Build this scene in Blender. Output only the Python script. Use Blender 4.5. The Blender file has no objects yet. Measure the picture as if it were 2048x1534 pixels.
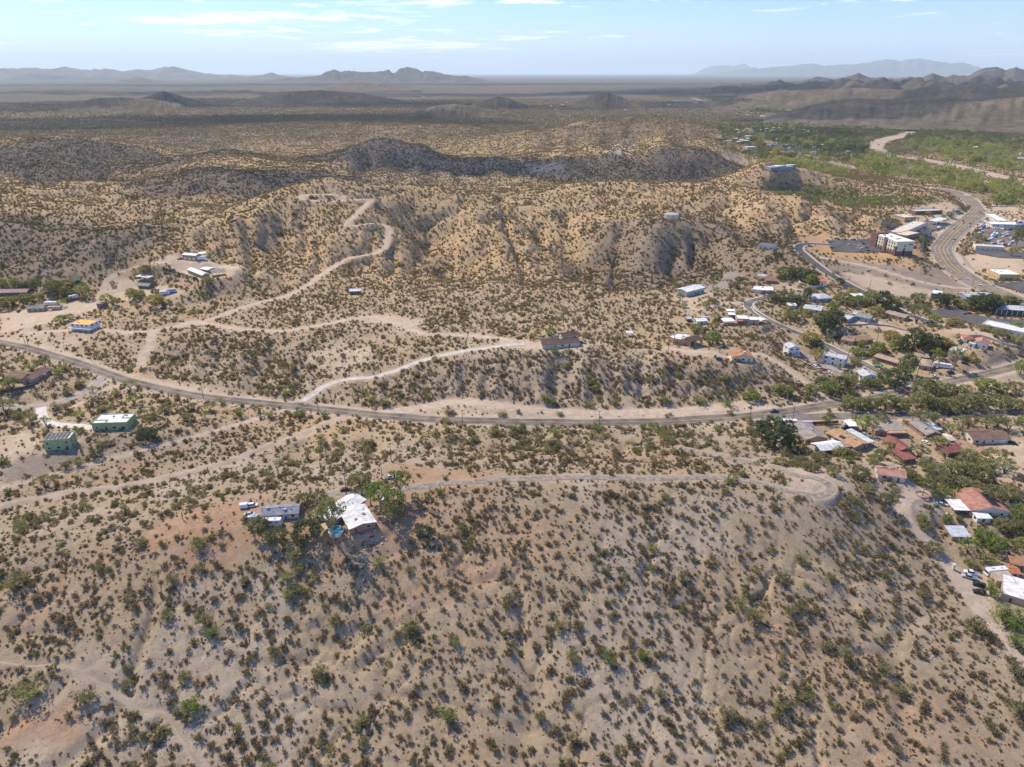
import bpy, bmesh, math, random
import numpy as np
from mathutils import Vector, Matrix

random.seed(7)
rng = np.random.default_rng(7)
SC = bpy.context.scene
COL = SC.collection
R = math.radians

# ------------------------------------------------------------------ camera
CAMZ = 190.0
PITCH = R(23.62)
FPX = 1421.0                       # focal length in pixels of the 2048 px wide photograph
cam_d = bpy.data.cameras.new('camera')
cam_d.sensor_width = 36.0
cam_d.lens = 36.0 * FPX / 2048.0
cam_d.clip_start = 1.0
cam_d.clip_end = 250000.0
cam = bpy.data.objects.new('camera', cam_d)
cam.location = (0, 0, CAMZ)
cam.rotation_euler = (math.pi / 2 - PITCH, 0, 0)
COL.objects.link(cam)
SC.camera = cam

# ------------------------------------------------------------------ sun, sky, exposure
SUN_EL = R(47)
SUN_AZ = R(-46)                    # from +Y (the way the camera looks), negative = to the left
SUN = Vector((math.sin(SUN_AZ) * math.cos(SUN_EL), math.cos(SUN_AZ) * math.cos(SUN_EL), math.sin(SUN_EL)))
sun_d = bpy.data.lights.new('sun', 'SUN')
sun_d.energy = 4.4
sun_d.angle = R(0.6)
sun_d.color = (1.0, 0.87, 0.68)
sun_o = bpy.data.objects.new('sun', sun_d)
sun_o.rotation_euler = (-SUN).to_track_quat('-Z', 'Y').to_euler()
COL.objects.link(sun_o)

world = bpy.data.worlds.new('World')
SC.world = world
world.use_nodes = True
wn = world.node_tree.nodes
wl = world.node_tree.links
wn.clear()
w_out = wn.new('ShaderNodeOutputWorld')
w_bg = wn.new('ShaderNodeBackground')
w_sky = wn.new('ShaderNodeTexSky')
w_sky.sky_type = 'NISHITA'
w_sky.sun_disc = False
w_sky.sun_elevation = SUN_EL
w_sky.sun_rotation = SUN_AZ
w_sky.altitude = 700
w_sky.air_density = 1.0
w_sky.dust_density = 0.6
w_sky.ozone_density = 3.0
w_bg.inputs['Strength'].default_value = 0.15
# thin high cloud drawn on the sky by direction only
w_geo = wn.new('ShaderNodeTexCoord')
w_sep = wn.new('ShaderNodeSeparateXYZ')
wl.new(w_geo.outputs['Generated'], w_sep.inputs[0])
def wmath(op, a, b=None, clamp=False):
    n = wn.new('ShaderNodeMath'); n.operation = op; n.use_clamp = clamp
    for i, v in enumerate((a, b)):
        if v is None: continue
        if isinstance(v, (int, float)): n.inputs[i].default_value = v
        else: wl.new(v, n.inputs[i])
    return n.outputs[0]
zc = wmath('MAXIMUM', wmath('ADD', w_sep.outputs[2], 0.035), 0.02)
cx = wmath('DIVIDE', w_sep.outputs[0], zc)
cy = wmath('DIVIDE', w_sep.outputs[1], zc)
w_cmb = wn.new('ShaderNodeCombineXYZ')
wl.new(cx, w_cmb.inputs[0]); wl.new(cy, w_cmb.inputs[1])
def wnoise(scale, detail, rough, off, dist=0.0):
    mp = wn.new('ShaderNodeMapping'); mp.inputs['Location'].default_value = off
    wl.new(w_cmb.outputs[0], mp.inputs[0])
    n = wn.new('ShaderNodeTexNoise'); n.inputs['Scale'].default_value = scale
    n.inputs['Detail'].default_value = detail; n.inputs['Roughness'].default_value = rough
    n.inputs['Distortion'].default_value = dist
    wl.new(mp.outputs[0], n.inputs['Vector'])
    return n.outputs['Fac']
W_CLOUD_OFF = (11.3, 4.2, 0.0)
big = wnoise(0.16, 2, 0.45, W_CLOUD_OFF)
fine = wnoise(0.9, 9, 0.68, (8.0, 2.0, 0.0), 0.5)
csum = wmath('ADD', wmath('MULTIPLY', big, 0.52), wmath('MULTIPLY', fine, 0.48))
w_ramp = wn.new('ShaderNodeValToRGB')
w_ramp.color_ramp.elements[0].position = 0.52
w_ramp.color_ramp.elements[1].position = 0.61
wl.new(csum, w_ramp.inputs[0])
# broad pale veil low in the sky
veil = wmath('POWER', wmath('SUBTRACT', 1.0, wmath('MAXIMUM', w_sep.outputs[2], 0.0), True), 26.0)
hz = wmath('MAXIMUM', wmath('MULTIPLY', w_ramp.outputs[0], 0.92), wmath('MULTIPLY', veil, 0.42))
w_tint = wn.new('ShaderNodeMix'); w_tint.data_type = 'RGBA'; w_tint.blend_type = 'MULTIPLY'
w_tint.inputs[0].default_value = 1.0
wl.new(w_sky.outputs[0], w_tint.inputs[6])
w_tint.inputs[7].default_value = (0.45, 0.63, 1.02, 1)
w_mix = wn.new('ShaderNodeMix'); w_mix.data_type = 'RGBA'
wl.new(hz, w_mix.inputs[0]); wl.new(w_tint.outputs[2], w_mix.inputs[6])
w_mix.inputs[7].default_value = (9.8, 9.3, 8.6, 1)
wl.new(w_mix.outputs[2], w_bg.inputs['Color'])
wl.new(w_bg.outputs[0], w_out.inputs['Surface'])

SC.view_settings.view_transform = 'Standard'
SC.view_settings.look = 'None'
SC.view_settings.gamma = 1.0
SC.view_settings.use_curve_mapping = False
SC.view_settings.exposure = 0.56
SC.render.engine = 'CYCLES'
cy_ = SC.cycles
cy_.max_bounces = 5; cy_.diffuse_bounces = 2; cy_.glossy_bounces = 2; cy_.transmission_bounces = 3
cy_.volume_bounces = 1; cy_.transparent_max_bounces = 24
cy_.use_denoising = True
cy_.denoising_input_passes = 'RGB_ALBEDO_NORMAL'
cy_.denoising_prefilter = 'ACCURATE'
cy_.sample_clamp_indirect = 6.0

# ------------------------------------------------------------------ pixel <-> place
CP, SP = math.cos(PITCH), math.sin(PITCH)
def ray(px, py):
    a = (px - 1024.0) / FPX; b = (767.0 - py) / FPX
    return Vector((a, CP + b * SP, -SP + b * CP))
def at_z(px, py, z):
    d = ray(px, py); t = (z - CAMZ) / d.z
    return Vector((d.x * t, d.y * t, z))
def at_r(px, py, r):
    d = ray(px, py); t = r / math.hypot(d.x, d.y)
    return Vector((d.x * t, d.y * t, CAMZ + d.z * t))
def project(x, y, z):
    z = z - CAMZ
    f = y * CP - z * SP; u = y * SP + z * CP
    return 1024.0 + FPX * x / f, 767.0 - FPX * u / f, f
# ------------------------------------------------------------------ noise in numpy
_perm = rng.permutation(512).astype(np.int64)
_ang = rng.random(512) * 2 * math.pi
_gx, _gy = np.cos(_ang), np.sin(_ang)
def perlin(x, y):
    xi = np.floor(x).astype(np.int64); yi = np.floor(y).astype(np.int64)
    xf = x - xi; yf = y - yi
    u = xf * xf * xf * (xf * (xf * 6 - 15) + 10); v = yf * yf * yf * (yf * (yf * 6 - 15) + 10)
    def g(ix, iy, fx, fy):
        h = _perm[(ix + _perm[iy & 511]) & 511]
        return _gx[h] * fx + _gy[h] * fy
    a = g(xi, yi, xf, yf); b = g(xi + 1, yi, xf - 1, yf)
    c = g(xi, yi + 1, xf, yf - 1); d = g(xi + 1, yi + 1, xf - 1, yf - 1)
    return 1.5 * ((a + u * (b - a)) * (1 - v) + (c + u * (d - c)) * v)
def sstep(a, b, x):
    t = np.clip((x - a) / (b - a), 0, 1)
    return t * t * (3 - 2 * t)

# ------------------------------------------------------------------ terrain: surveyed points
# (px, py, how, value, roughness): how 'z' = height in m, 'r' = ground distance in m
CTRL = [
 # near slope
 (1024,2600,'z',-6,1),(1024,1800,'z',-8,1.5),(0,1700,'z',-6,1.5),(2048,1700,'z',-10,1.5),(-900,1700,'z',-6,1.5),(3000,1700,'z',-10,1.5),
 (0,1500,'z',-3,2),(400,1500,'z',-5,2),(800,1500,'z',-6,2),(1200,1500,'z',-7,2),(1600,1500,'z',-8,2),(2000,1480,'z',-8,1),
 (0,1300,'z',3,2.2),(300,1300,'z',3,2.4),(600,1300,'z',2,2.6),(900,1300,'z',1,2.4),(1200,1300,'z',0,2.4),(1500,1300,'z',-1,2.4),(1800,1300,'z',-5,1.6),
 (100,1180,'z',8,2.2),(400,1160,'z',10,2),(650,1180,'z',8,2),(900,1160,'z',9,2),(1200,1160,'z',8,2.6),(1500,1160,'z',5,3),(1720,1160,'z',1,3),(1900,1160,'z',-4,.4),(2040,1180,'z',-4,.3),
 (60,1080,'z',12,1.5),(330,1070,'z',16,.6),(450,1060,'z',17,.2),(560,1040,'z',17,.1),(700,1040,'z',18,.1),(820,1060,'z',15,1),(1000,1040,'z',14,1.6),(1250,1050,'z',13,2),(1500,1070,'z',10,2.4),(1700,1060,'z',7,2.4),(1790,1080,'z',2,2),(1900,1080,'z',-2,.6),
 (850,975,'z',17.5,.2),(1000,962,'z',17.5,.2),(1200,957,'z',17.5,.2),(1400,957,'z',17,.2),(1560,975,'z',16.5,.2),(1650,980,'z',16,.1),(1750,1000,'z',9,1),(1790,960,'z',6,.2),(1960,1010,'z',1,.2),(1870,990,'z',3,.2),(2048,1060,'z',-3,.4),
 (1700,930,'z',9,1.5),(1500,930,'z',11,1.5),(1300,925,'z',12,2.0),(1100,930,'z',12,2.5),(900,925,'z',12,1.5),(780,935,'z',16,.6),(700,970,'z',17.5,.2),
 (600,960,'z',11,1.5),(450,985,'z',13,1),(250,1040,'z',13,1.2),(60,1000,'z',2,.3),(235,976,'z',2,.3),(352,953,'z',2,.3),(528,897,'z',1.5,.3),
 (650,915,'z',6,2.5),(750,885,'z',4,2.5),(900,880,'z',5,2.2),(1050,890,'z',6,2.5),(1200,885,'z',6,2.5),(1350,890,'z',7,2),(1450,900,'z',8,1.5),(1550,890,'z',2,.6),
 (620,858,'z',0,.2),(850,856,'z',-.3,.2),(1100,858,'z',-.5,.2),(1350,853,'z',-.5,.2),(1500,850,'z',-1,.2),
 (1640,880,'z',-2,.1),(1750,900,'z',-2,.2),(1850,890,'z',-2,.1),(1980,880,'z',-2,.1),(1900,940,'z',-2,.2),(2040,930,'z',-2,.2),(2500,900,'z',-2,.4),
 (0,976,'z',1.5,.2),(130,920,'z',1,.2),(120,900,'z',3,.1),(230,862,'z',3,.1),(340,850,'z',3,.3),(352,883,'z',1.2,.2),(440,859,'z',.8,.2),(0,880,'z',3,.1),(30,930,'z',2,.2),
 (0,817,'z',3,.3),(150,790,'z',3,.3),(250,800,'z',2,.2),(350,810,'z',1.5,.2),(500,830,'z',.5,.2),(60,765,'z',9,.1),(150,755,'z',4.5,.5),(0,720,'z',6,.4),(0,845,'z',3,.3),
 # main road
 (-200,650,'z',4.5,.2),(0,685,'z',4,.2),(130,718,'z',3,.1),(290,770,'z',1.5,.1),(520,806,'z',.5,.1),(760,831,'z',0,.1),(1000,842,'z',0,.1),(1300,843,'z',0,.1),(1560,824,'z',0,.1),(1720,802,'z',.5,.1),(1880,768,'z',2,.1),(2048,727,'z',5,.1),(2048,822,'z',0,.1),(1800,831,'z',0,.1),(2500,780,'z',2,.3),
 # bluff and bench above the road
 (640,800,'z',1,.2),(800,815,'z',.5,.2),(950,805,'z',1,.6),(1100,815,'z',.5,.3),(1300,815,'z',.5,.3),(1480,800,'z',1,.4),(1600,795,'z',.5,.4),
 (700,790,'z',2.5,2),(850,770,'z',5,3.5),(1000,775,'z',6,4),(1100,770,'z',7,4),(1250,770,'z',7,4),(1400,770,'z',6,3),(1550,760,'z',4,2),
 (900,725,'z',12,3),(1050,720,'z',15,2),(1180,715,'z',15,3),(1300,720,'z',14,3.5),(1420,735,'z',12,2.5),(1540,725,'z',9,1.5),(1610,745,'z',4,1),
 (1010,690,'z',16.5,.1),(1120,690,'z',17,.05),(1180,690,'z',16.5,.2),(1260,680,'z',13,1),(1365,688,'z',15,.1),(1430,700,'z',14,.3),(1485,718,'z',13,.1),
 (690,757,'z',5,1),(800,737,'z',9,1.5),(852,718,'z',11.5,.8),(960,698,'z',15.5,.4),
 (600,760,'z',5,2),(500,740,'z',6,3),(400,720,'z',7,3),(330,720,'z',6,2),(281,732,'z',2.5,.3),(250,700,'z',5,1.5),(150,690,'z',4,.4),
 (700,710,'z',8,1),(640,690,'z',10,1.5),(750,680,'z',11,1.5),
 (264,666,'z',8,.2),(352,653,'z',11,.2),(450,655,'z',12,.2),(560,663,'z',12.5,.2),(650,650,'z',13,.2),(750,636,'z',14,.2),(820,658,'z',14,.2),(910,671,'z',14.5,.2),
 (172,655,'z',8,.1),(60,650,'z',6,.1),(60,615,'z',7,.1),(150,620,'z',8,.2),(45,595,'z',10,.2),(-200,600,'z',8,.5),
 (300,640,'z',10,.6),(450,620,'z',12,.8),(620,620,'z',13,.8),(800,605,'z',14,.8),(1000,630,'z',13.5,.8),(1000,590,'z',15,1),(1150,640,'z',13,.8),(1150,600,'z',14,.8),(1260,620,'z',13,.6),
 (1375,590,'z',14,.1),(1440,570,'z',15,.3),(1500,640,'z',15.5,.1),(1420,650,'z',15,.3),(1530,588,'z',15,.1),(1580,660,'z',9,1),(1600,690,'z',6,1),
 (1640,620,'z',12,.3),(1720,640,'z',12,.2),(1800,670,'z',9,1),(1660,650,'z',11,.5),(1600,715,'z',2.5,.2),(1680,730,'z',2,.2),(1760,745,'z',2,.1),(1720,690,'z',5,.3),(1830,735,'z',3,.1),(1960,690,'z',12,.3),(1900,720,'z',7,.2),(1920,670,'z',14,.4),(2048,690,'z',13,.5),(2400,680,'z',10,.8),
 (1850,650,'z',12,.3),(1880,630,'z',9,.1),(2010,640,'z',9,.1),(1800,600,'z',11,.3),(1900,600,'z',9,.2),
 # pad on the left spur
 (390,520,'z',31,.05),(420,545,'z',31,.05),(320,528,'z',30,.1),(470,540,'z',31,.1),(480,560,'z',24,.6),(380,560,'z',22,.5),(300,560,'z',19,.1),(330,585,'z',17,.1),(220,560,'z',18,.3),(195,600,'z',9,.3),(400,600,'z',14,.8),(280,600,'z',13,.4),
 # main hill
 (560,590,'z',15,1),(700,590,'z',15,1.5),(900,580,'z',16,1.5),(1100,580,'z',17,2),(1240,590,'z',15,1),
 (500,480,'r',770,4),(300,480,'r',790,4),(150,520,'r',760,2),(400,440,'r',830,4),(560,385,'r',905,3),(650,358,'r',930,1.5),(640,392,'r',890,.6),(740,385,'r',915,3),(840,372,'r',960,3),(735,402,'r',880,2),
 (775,460,'r',800,2),(700,520,'r',740,3),(640,500,'r',760,3),(780,520,'r',735,3),(870,470,'r',835,2),(880,520,'r',760,2),(930,400,'r',925,4),(960,470,'r',810,4),(1000,530,'r',725,4),(1100,550,'r',700,3),(1130,500,'r',780,3),(1060,430,'r',880,4),
 (1000,385,'r',1000,3),(1130,370,'r',1020,3),(1250,365,'r',1040,3),(1400,362,'r',1050,3),(1500,375,'r',1030,3),(1600,395,'r',1010,4),(1700,420,'r',960,4),(1790,440,'r',930,1.5),
 (1340,436,'r',845,.2),(1240,470,'r',800,4),(1300,500,'r',755,4),(1400,480,'r',790,4),(1350,560,'r',680,2),(1180,540,'r',730,3),(1450,530,'r',710,2.5),(1530,495,'z',33,.6),(1500,440,'r',880,4),(1560,470,'r',840,3),(1620,470,'r',850,2),(1480,540,'r',690,1),
 # hotel terrace and highway
 (1595,499,'z',23,.3),(1650,490,'z',24,.1),(1720,490,'z',24,.05),(1800,505,'z',24,.05),(1830,520,'z',22,.1),(1700,530,'z',17,.3),(1800,545,'z',15,.3),(1760,570,'z',14,.1),(1900,560,'z',11,.2),
 (1914,386,'z',8,.1),(1958,421,'z',8,.1),(1905,468,'z',9,.1),(1882,500,'z',9,.1),(1908,538,'z',9,.1),(1970,574,'z',8.5,.1),(2048,607,'z',8,.1),
 (1980,520,'z',8,.2),(2030,560,'z',7,.1),(1990,460,'z',7,.1),(2040,430,'z',6,.1),(2020,490,'z',7,.1),(1850,440,'z',14,.3),(1820,460,'z',18,.3),(2500,520,'z',6,.4),(2600,400,'z',4,.4),
 # behind the first ridge: valley floors and second line of hills
 (1650,390,'z',12,.5),(1800,400,'z',10,.4),(1560,385,'z',14,.5),(1900,370,'z',9,.4),(1700,370,'r',1300,2),(1560,360,'r',1250,2),(1850,380,'r',1230,1),
 (1400,345,'z',12,2),(1250,345,'z',14,3),(1050,345,'z',16,3),(1560,340,'z',5,1),(1700,345,'z',4,.5),
 (760,272,'r',1650,3),(830,290,'r',1640,5),(700,300,'r',1560,5),(900,320,'r',1500,5),(650,330,'r',1420,4),(1000,315,'r',1520,4),(760,345,'r',1250,4),(560,330,'r',1450,4),(450,360,'r',1200,4),
 (300,400,'r',1050,4),(100,400,'r',1080,4),(200,350,'r',1300,5),(0,360,'r',1250,5),(350,310,'r',1650,5),(260,285,'r',1950,4),(450,295,'r',1800,4),(60,305,'r',1800,5),(0,450,'r',900,4),(100,440,'r',940,3),(-400,400,'r',1100,5),(-400,500,'r',850,3),
 (1040,262,'r',2100,6),(1200,235,'r',2450,5),(1130,250,'r',2350,6),(1350,232,'r',2500,6),(1300,265,'r',2050,6),(1440,290,'r',1750,5),(1240,280,'r',1850,6),(1100,300,'r',1700,4),(1480,270,'z',3,1),(1150,320,'r',1480,3),(1400,315,'r',1500,4),
 (950,255,'r',2500,5),(600,265,'z',18,3),(300,260,'z',16,3),(0,265,'z',16,3),(-500,270,'z',16,3),
 # valley on the right
 (1757,302,'z',-4,.2),(1890,327,'z',-3,.2),(2048,365,'z',-3,.2),(1820,265,'z',-5,.2),(1600,260,'z',-2,.5),(1600,300,'z',0,.4),(1500,230,'z',-3,.5),(1450,200,'z',-3,1),(1700,230,'z',-2,1),(1980,300,'z',0,.5),(2048,320,'z',0,.5),(2500,330,'z',0,1),(1900,270,'z',2,1.5),(2048,270,'z',8,3),
 (2048,240,'r',4000,14),(1900,230,'r',4200,14),(1800,210,'r',5000,16),(1700,195,'r',5500,16),(1600,185,'r',6500,16),(2048,195,'r',6000,20),(1850,180,'r',7000,20),(1700,172,'r',9000,22),(2048,175,'r',8000,25),(2500,200,'r',6000,16),
 (1500,340,'z',7,1),(1620,340,'z',5,.6),(1550,331,'z',3,.5),(1480,326,'z',6,1),(1600,325,'z',1,.5),(1520,348,'z',9,1),(1580,350,'z',7,1),
 # plain
 (200,230,'z',16,8),(600,230,'z',16,6),(1000,230,'z',14,4),(200,200,'z',16,10),(600,200,'z',16,10),(1000,200,'z',12,6),(1300,195,'z',8,5),(330,185,'r',8000,14),(600,178,'r',10000,14),(1000,190,'r',7500,10),
 (0,172,'z',10,14),(500,170,'z',10,10),(1000,165,'z',8,4),(1400,165,'z',5,4),(-600,200,'z',14,8),(2600,175,'z',20,14),
]
for a_ in (-60, -40, -20, 0, 20, 40, 60):                        # the far rim of the plain
    for r_ in (22000.0, 60000.0, 120000.0):
        CTRL.append((None, None, (r_ * math.sin(R(a_)), r_ * math.cos(R(a_))), 0.0, 3))
# the back slopes that the camera cannot see: each crest falls away behind
BACKS = []
for px_, py_, r_, d1, f1, d2, f2 in [(300,435,880,90,16,230,30),(450,415,880,90,18,230,32),(560,385,905,90,20,240,38),(650,358,930,90,22,260,40),(740,385,915,110,18,240,32),(840,372,960,90,18,220,34),(930,385,985,90,18,200,34),(1000,385,1000,90,16,200,30),(1130,370,1020,90,18,200,32),(1250,365,1040,90,18,200,30),(1400,362,1050,90,20,190,36),(1500,375,1030,80,18,150,30),(1600,395,1010,70,15,130,22),(1700,420,960,70,12,120,17),
                                     (640,315,1560,130,20,330,36),(700,300,1570,150,26,380,46),(760,272,1650,150,34,420,62),(830,290,1640,150,28,400,50),(920,312,1540,140,22,360,36),(200,350,1300,140,22,330,36),(60,365,1260,140,22,330,36),(350,310,1650,160,22,380,38),(1200,235,2450,200,34,480,60),(1350,232,2500,200,36,480,64),(1040,262,2100,180,26,420,44),(1130,250,2350,180,26,420,46),(1440,290,1750,150,22,330,34),(1240,280,1850,150,20,330,32),(1345,431,847,60,8,0,0)]:
    q = at_r(px_, py_, r_); th_ = math.atan2(q.x, q.y)
    for dd, ff in ((d1, f1), (d2, f2)):
        if dd: BACKS.append((th_, math.log(r_ + dd), q.z - ff, 2.5))
_P = list(BACKS)
for c in CTRL:
    if c[0] is None:
        p = Vector((c[2][0], c[2][1], c[3]))
    elif c[2] == 'z':
        p = at_z(c[0], c[1], c[3])
    else:
        p = at_r(c[0], c[1], c[3])
    _P.append((math.atan2(p.x, p.y), math.log(math.hypot(p.x, p.y)), p.z, c[4]))
_P = np.array(_P)
_K = len(_P)
def _phi(d2):
    return 0.5 * d2 * np.log(d2 + 1e-12)
def _tps_fit(vals, reg):
    d2 = (_P[:, None, 0] - _P[None, :, 0]) ** 2 + (_P[:, None, 1] - _P[None, :, 1]) ** 2
    A = np.zeros((_K + 3, _K + 3))
    A[:_K, :_K] = _phi(d2) + reg * np.eye(_K)
    A[:_K, _K] = 1; A[:_K, _K + 1] = _P[:, 0]; A[:_K, _K + 2] = _P[:, 1]
    A[_K:, :_K] = A[:_K, _K:].T
    b = np.zeros(_K + 3); b[:_K] = vals
    return np.linalg.solve(A, b)
# heights are fitted divided by distance so that far relief does not ripple the near ground
_W = _tps_fit(_P[:, 2], 3e-6)
_WR = _tps_fit(np.log(_P[:, 3]), 2e-3)
def _tps(W, th, lr):
    out = np.empty_like(th)
    for i in range(0, th.size, 40000):
        t = th[i:i + 40000]; l = lr[i:i + 40000]
        d2 = (t[:, None] - _P[None, :, 0]) ** 2 + (l[:, None] - _P[None, :, 1]) ** 2
        out[i:i + 40000] = _phi(d2) @ W[:_K] + W[_K] + t * W[_K + 1] + l * W[_K + 2]
    return out

NT, NR1, NR2 = 860, 700, 130
TH0, TH1 = R(-58), R(58)
LR0, LR1, LR2 = math.log(75.0), math.log(3600.0), math.log(125000.0)
ths = np.linspace(TH0, TH1, NT)
lrs = np.concatenate([np.linspace(LR0, LR1, NR1, endpoint=False), np.linspace(LR1, LR2, NR2)])
NR = len(lrs)
# coarse evaluation of the smooth fit, then bilinear up to the full mesh
cT, cR = 240, 300
cth = np.linspace(TH0, TH1, cT); clr = np.linspace(LR0, LR2, cR)
CT, CR_ = np.meshgrid(cth, clr)
cz = _tps(_W, CT.ravel(), CR_.ravel()).reshape(cR, cT)
cr = np.exp(np.clip(_tps(_WR, CT.ravel(), CR_.ravel()), math.log(.05), math.log(30))).reshape(cR, cT)
def _bil(G, xs0, dx, nx, ys0, dy, ny, x, y):
    fx = np.clip((x - xs0) / dx, 0, nx - 1.001); fy = np.clip((y - ys0) / dy, 0, ny - 1.001)
    ix = fx.astype(int); iy = fy.astype(int); fx = fx - ix; fy = fy - iy
    return (G[iy, ix] * (1 - fx) + G[iy, ix + 1] * fx) * (1 - fy) + (G[iy + 1, ix] * (1 - fx) + G[iy + 1, ix + 1] * fx) * fy
TT, LL = np.meshgrid(ths, lrs)
RR = np.exp(LL)
X = RR * np.sin(TT); Y = RR * np.cos(TT)
cb = (TH0, (TH1 - TH0) / (cT - 1), cT, LR0, (LR2 - LR0) / (cR - 1), cR)
Z = _bil(cz, *cb, TT, LL)
ROUGH = _bil(cr, *cb, TT, LL)
Z = np.where(RR > 12000, Z * (1 - sstep(12000, 22000, RR)) , Z)

# eroded relief: warped ridged noise, each octave dropped where the mesh is too coarse to carry it
cell = RR * (ths[1] - ths[0])
relief = np.zeros_like(X)
wx = X + 25 * perlin(X / 90 + 3, Y / 90 + 9); wy = Y + 25 * perlin(X / 90 + 31, Y / 90 + 17)
for lam, amp, ridged in ((1400, 2.2, 0), (620, 1.5, 1), (260, 1.5, 1), (120, .8, 1), (58, .42, 1), (27, .26, 1), (12, .15, 1), (5.5, .07, 0)):
    fade = 1 - sstep(lam * .18, lam * .45, cell)
    if lam > 500: fade = fade * sstep(lam * 1.2, lam * 3.2, RR)
    if lam == 260: fade = fade * sstep(300, 900, RR)
    n = perlin(wx / lam + lam, wy / lam + 2.3 * lam)
    if ridged:
        n = np.abs(n) ** .8 * 1.7 - .55
    relief += amp * fade * n
# rills: narrow water-cut channels
rl = np.zeros_like(X)
for lam, dep, wd in ((150, 1.5, .085), (62, 1.0, .09), (30, .42, .10), (14, .16, .12)):
    fade = 1 - sstep(lam * .10, lam * .22, cell)
    n = perlin(wx / lam + 3 * lam, wy / lam + 7.7)
    n = n + .35 * perlin(wx / (lam * .37) + 5, wy / (lam * .37) + lam)
    wd_ = wd * (1 - .4 * (1 - sstep(380, 560, RR)))
    rl -= dep * fade * np.exp(-(n / wd_) ** 2)
Z = Z + np.minimum(ROUGH, 3.2) * rl * (.50 + .12 * sstep(420, 620, RR))
ROUGH = ROUGH * (1 - .05 * sstep(600, 760, RR) * (1 - sstep(2600, 3200, RR)))
ROUGH = ROUGH * (1 - .45 * (1 - sstep(300, 440, RR)))
ROUGH = ROUGH * (1 - .7 * sstep(2300, 3200, RR) * (TT < R(14)))
Z = Z + ROUGH * relief * np.where(RR > 2600, 1 + .5 * sstep(2600, 7000, RR), 1)

lr_idx_1 = (LR1 - LR0) / NR1
lr_idx_2 = (LR2 - LR1) / (NR2 - 1)
def hgrid(x, y, G=None):
    """height (or any grid) of the terrain mesh at x, y (arrays or numbers)"""
    G = Z if G is None else G
    x = np.asarray(x, float); y = np.asarray(y, float)
    t = np.arctan2(x, y); l = np.log(np.maximum(np.hypot(x, y), 1e-3))
    fx = np.clip((t - TH0) / (ths[1] - ths[0]), 0, NT - 1.001)
    fy = np.where(l < LR1, (l - LR0) / lr_idx_1, NR1 + (l - LR1) / lr_idx_2)
    fy = np.clip(fy, 0, NR - 1.001)
    ix = fx.astype(int); iy = fy.astype(int); fx = fx - ix; fy = fy - iy
    return (G[iy, ix] * (1 - fx) + G[iy, ix + 1] * fx) * (1 - fy) + (G[iy + 1, ix] * (1 - fx) + G[iy + 1, ix + 1] * fx) * fy
def ground(px, py):
    """the place on the ground seen at a pixel of the photograph"""
    d = ray(px, py)
    hd = math.hypot(d.x, d.y)
    rs = np.exp(np.linspace(math.log(85), math.log(90000), 2600))
    zz = CAMZ + d.z * rs / hd
    h = hgrid(d.x * rs / hd, d.y * rs / hd)
    below = np.nonzero(zz < h)[0]
    if len(below) == 0: k = len(rs) - 1
    else: k = max(1, below[0])
    a, b = zz[k - 1] - h[k - 1], zz[k] - h[k]
    f = a / (a - b) if a != b else 0
    r = rs[k - 1] + (rs[k] - rs[k - 1]) * f
    x, y = d.x * r / hd, d.y * r / hd
    return Vector((x, y, float(hgrid(x, y))))
def gz(x, y):
    return float(hgrid(x, y))
# ------------------------------------------------------------------ polylines on the ground
def smooth_path(pts, step):
    """Catmull-Rom through 2-D points, resampled about every step metres"""
    P = [np.array(p, float) for p in pts]
    P = [2 * P[0] - P[1]] + P + [2 * P[-1] - P[-2]]
    out = []
    for i in range(1, len(P) - 2):
        a, b, c, d = P[i - 1], P[i], P[i + 1], P[i + 2]
        n = max(1, int(np.linalg.norm(c - b) / step))
        for k in range(n):
            t = k / n
            out.append(.5 * ((2 * b) + (c - a) * t + (2 * a - 5 * b + 4 * c - d) * t * t + (3 * b - a - 3 * c + d) * t ** 3))
    out.append(P[-2])
    return np.array(out)
def path_near(path, reach, extra=None):
    """indices of terrain vertices near a path, their distance to it and the path value (extra) there"""
    lo = path.min(0) - reach; hi = path.max(0) + reach
    m = np.nonzero((X > lo[0]) & (X < hi[0]) & (Y > lo[1]) & (Y < hi[1]))
    if len(m[0]) == 0: return m, None, None
    px, py = X[m], Y[m]
    best = np.full(px.shape, 1e9); val = np.zeros(px.shape)
    for i in range(len(path) - 1):
        a, b = path[i], path[i + 1]
        s = (px > min(a[0], b[0]) - reach) & (px < max(a[0], b[0]) + reach) & (py > min(a[1], b[1]) - reach) & (py < max(a[1], b[1]) + reach)
        if not s.any(): continue
        qx, qy = px[s], py[s]
        d = b - a; L2 = max(d @ d, 1e-9)
        t = np.clip(((qx - a[0]) * d[0] + (qy - a[1]) * d[1]) / L2, 0, 1)
        dist = np.hypot(qx - a[0] - t * d[0], qy - a[1] - t * d[1])
        bb = best[s]; vv = val[s]
        u = dist < bb
        bb[u] = dist[u]
        if extra is not None:
            vv[u] = (extra[i] + (extra[i + 1] - extra[i]) * t)[u]
        best[s] = bb; val[s] = vv
    k = best < reach
    return (m[0][k], m[1][k]), best[k], val[k]

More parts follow.
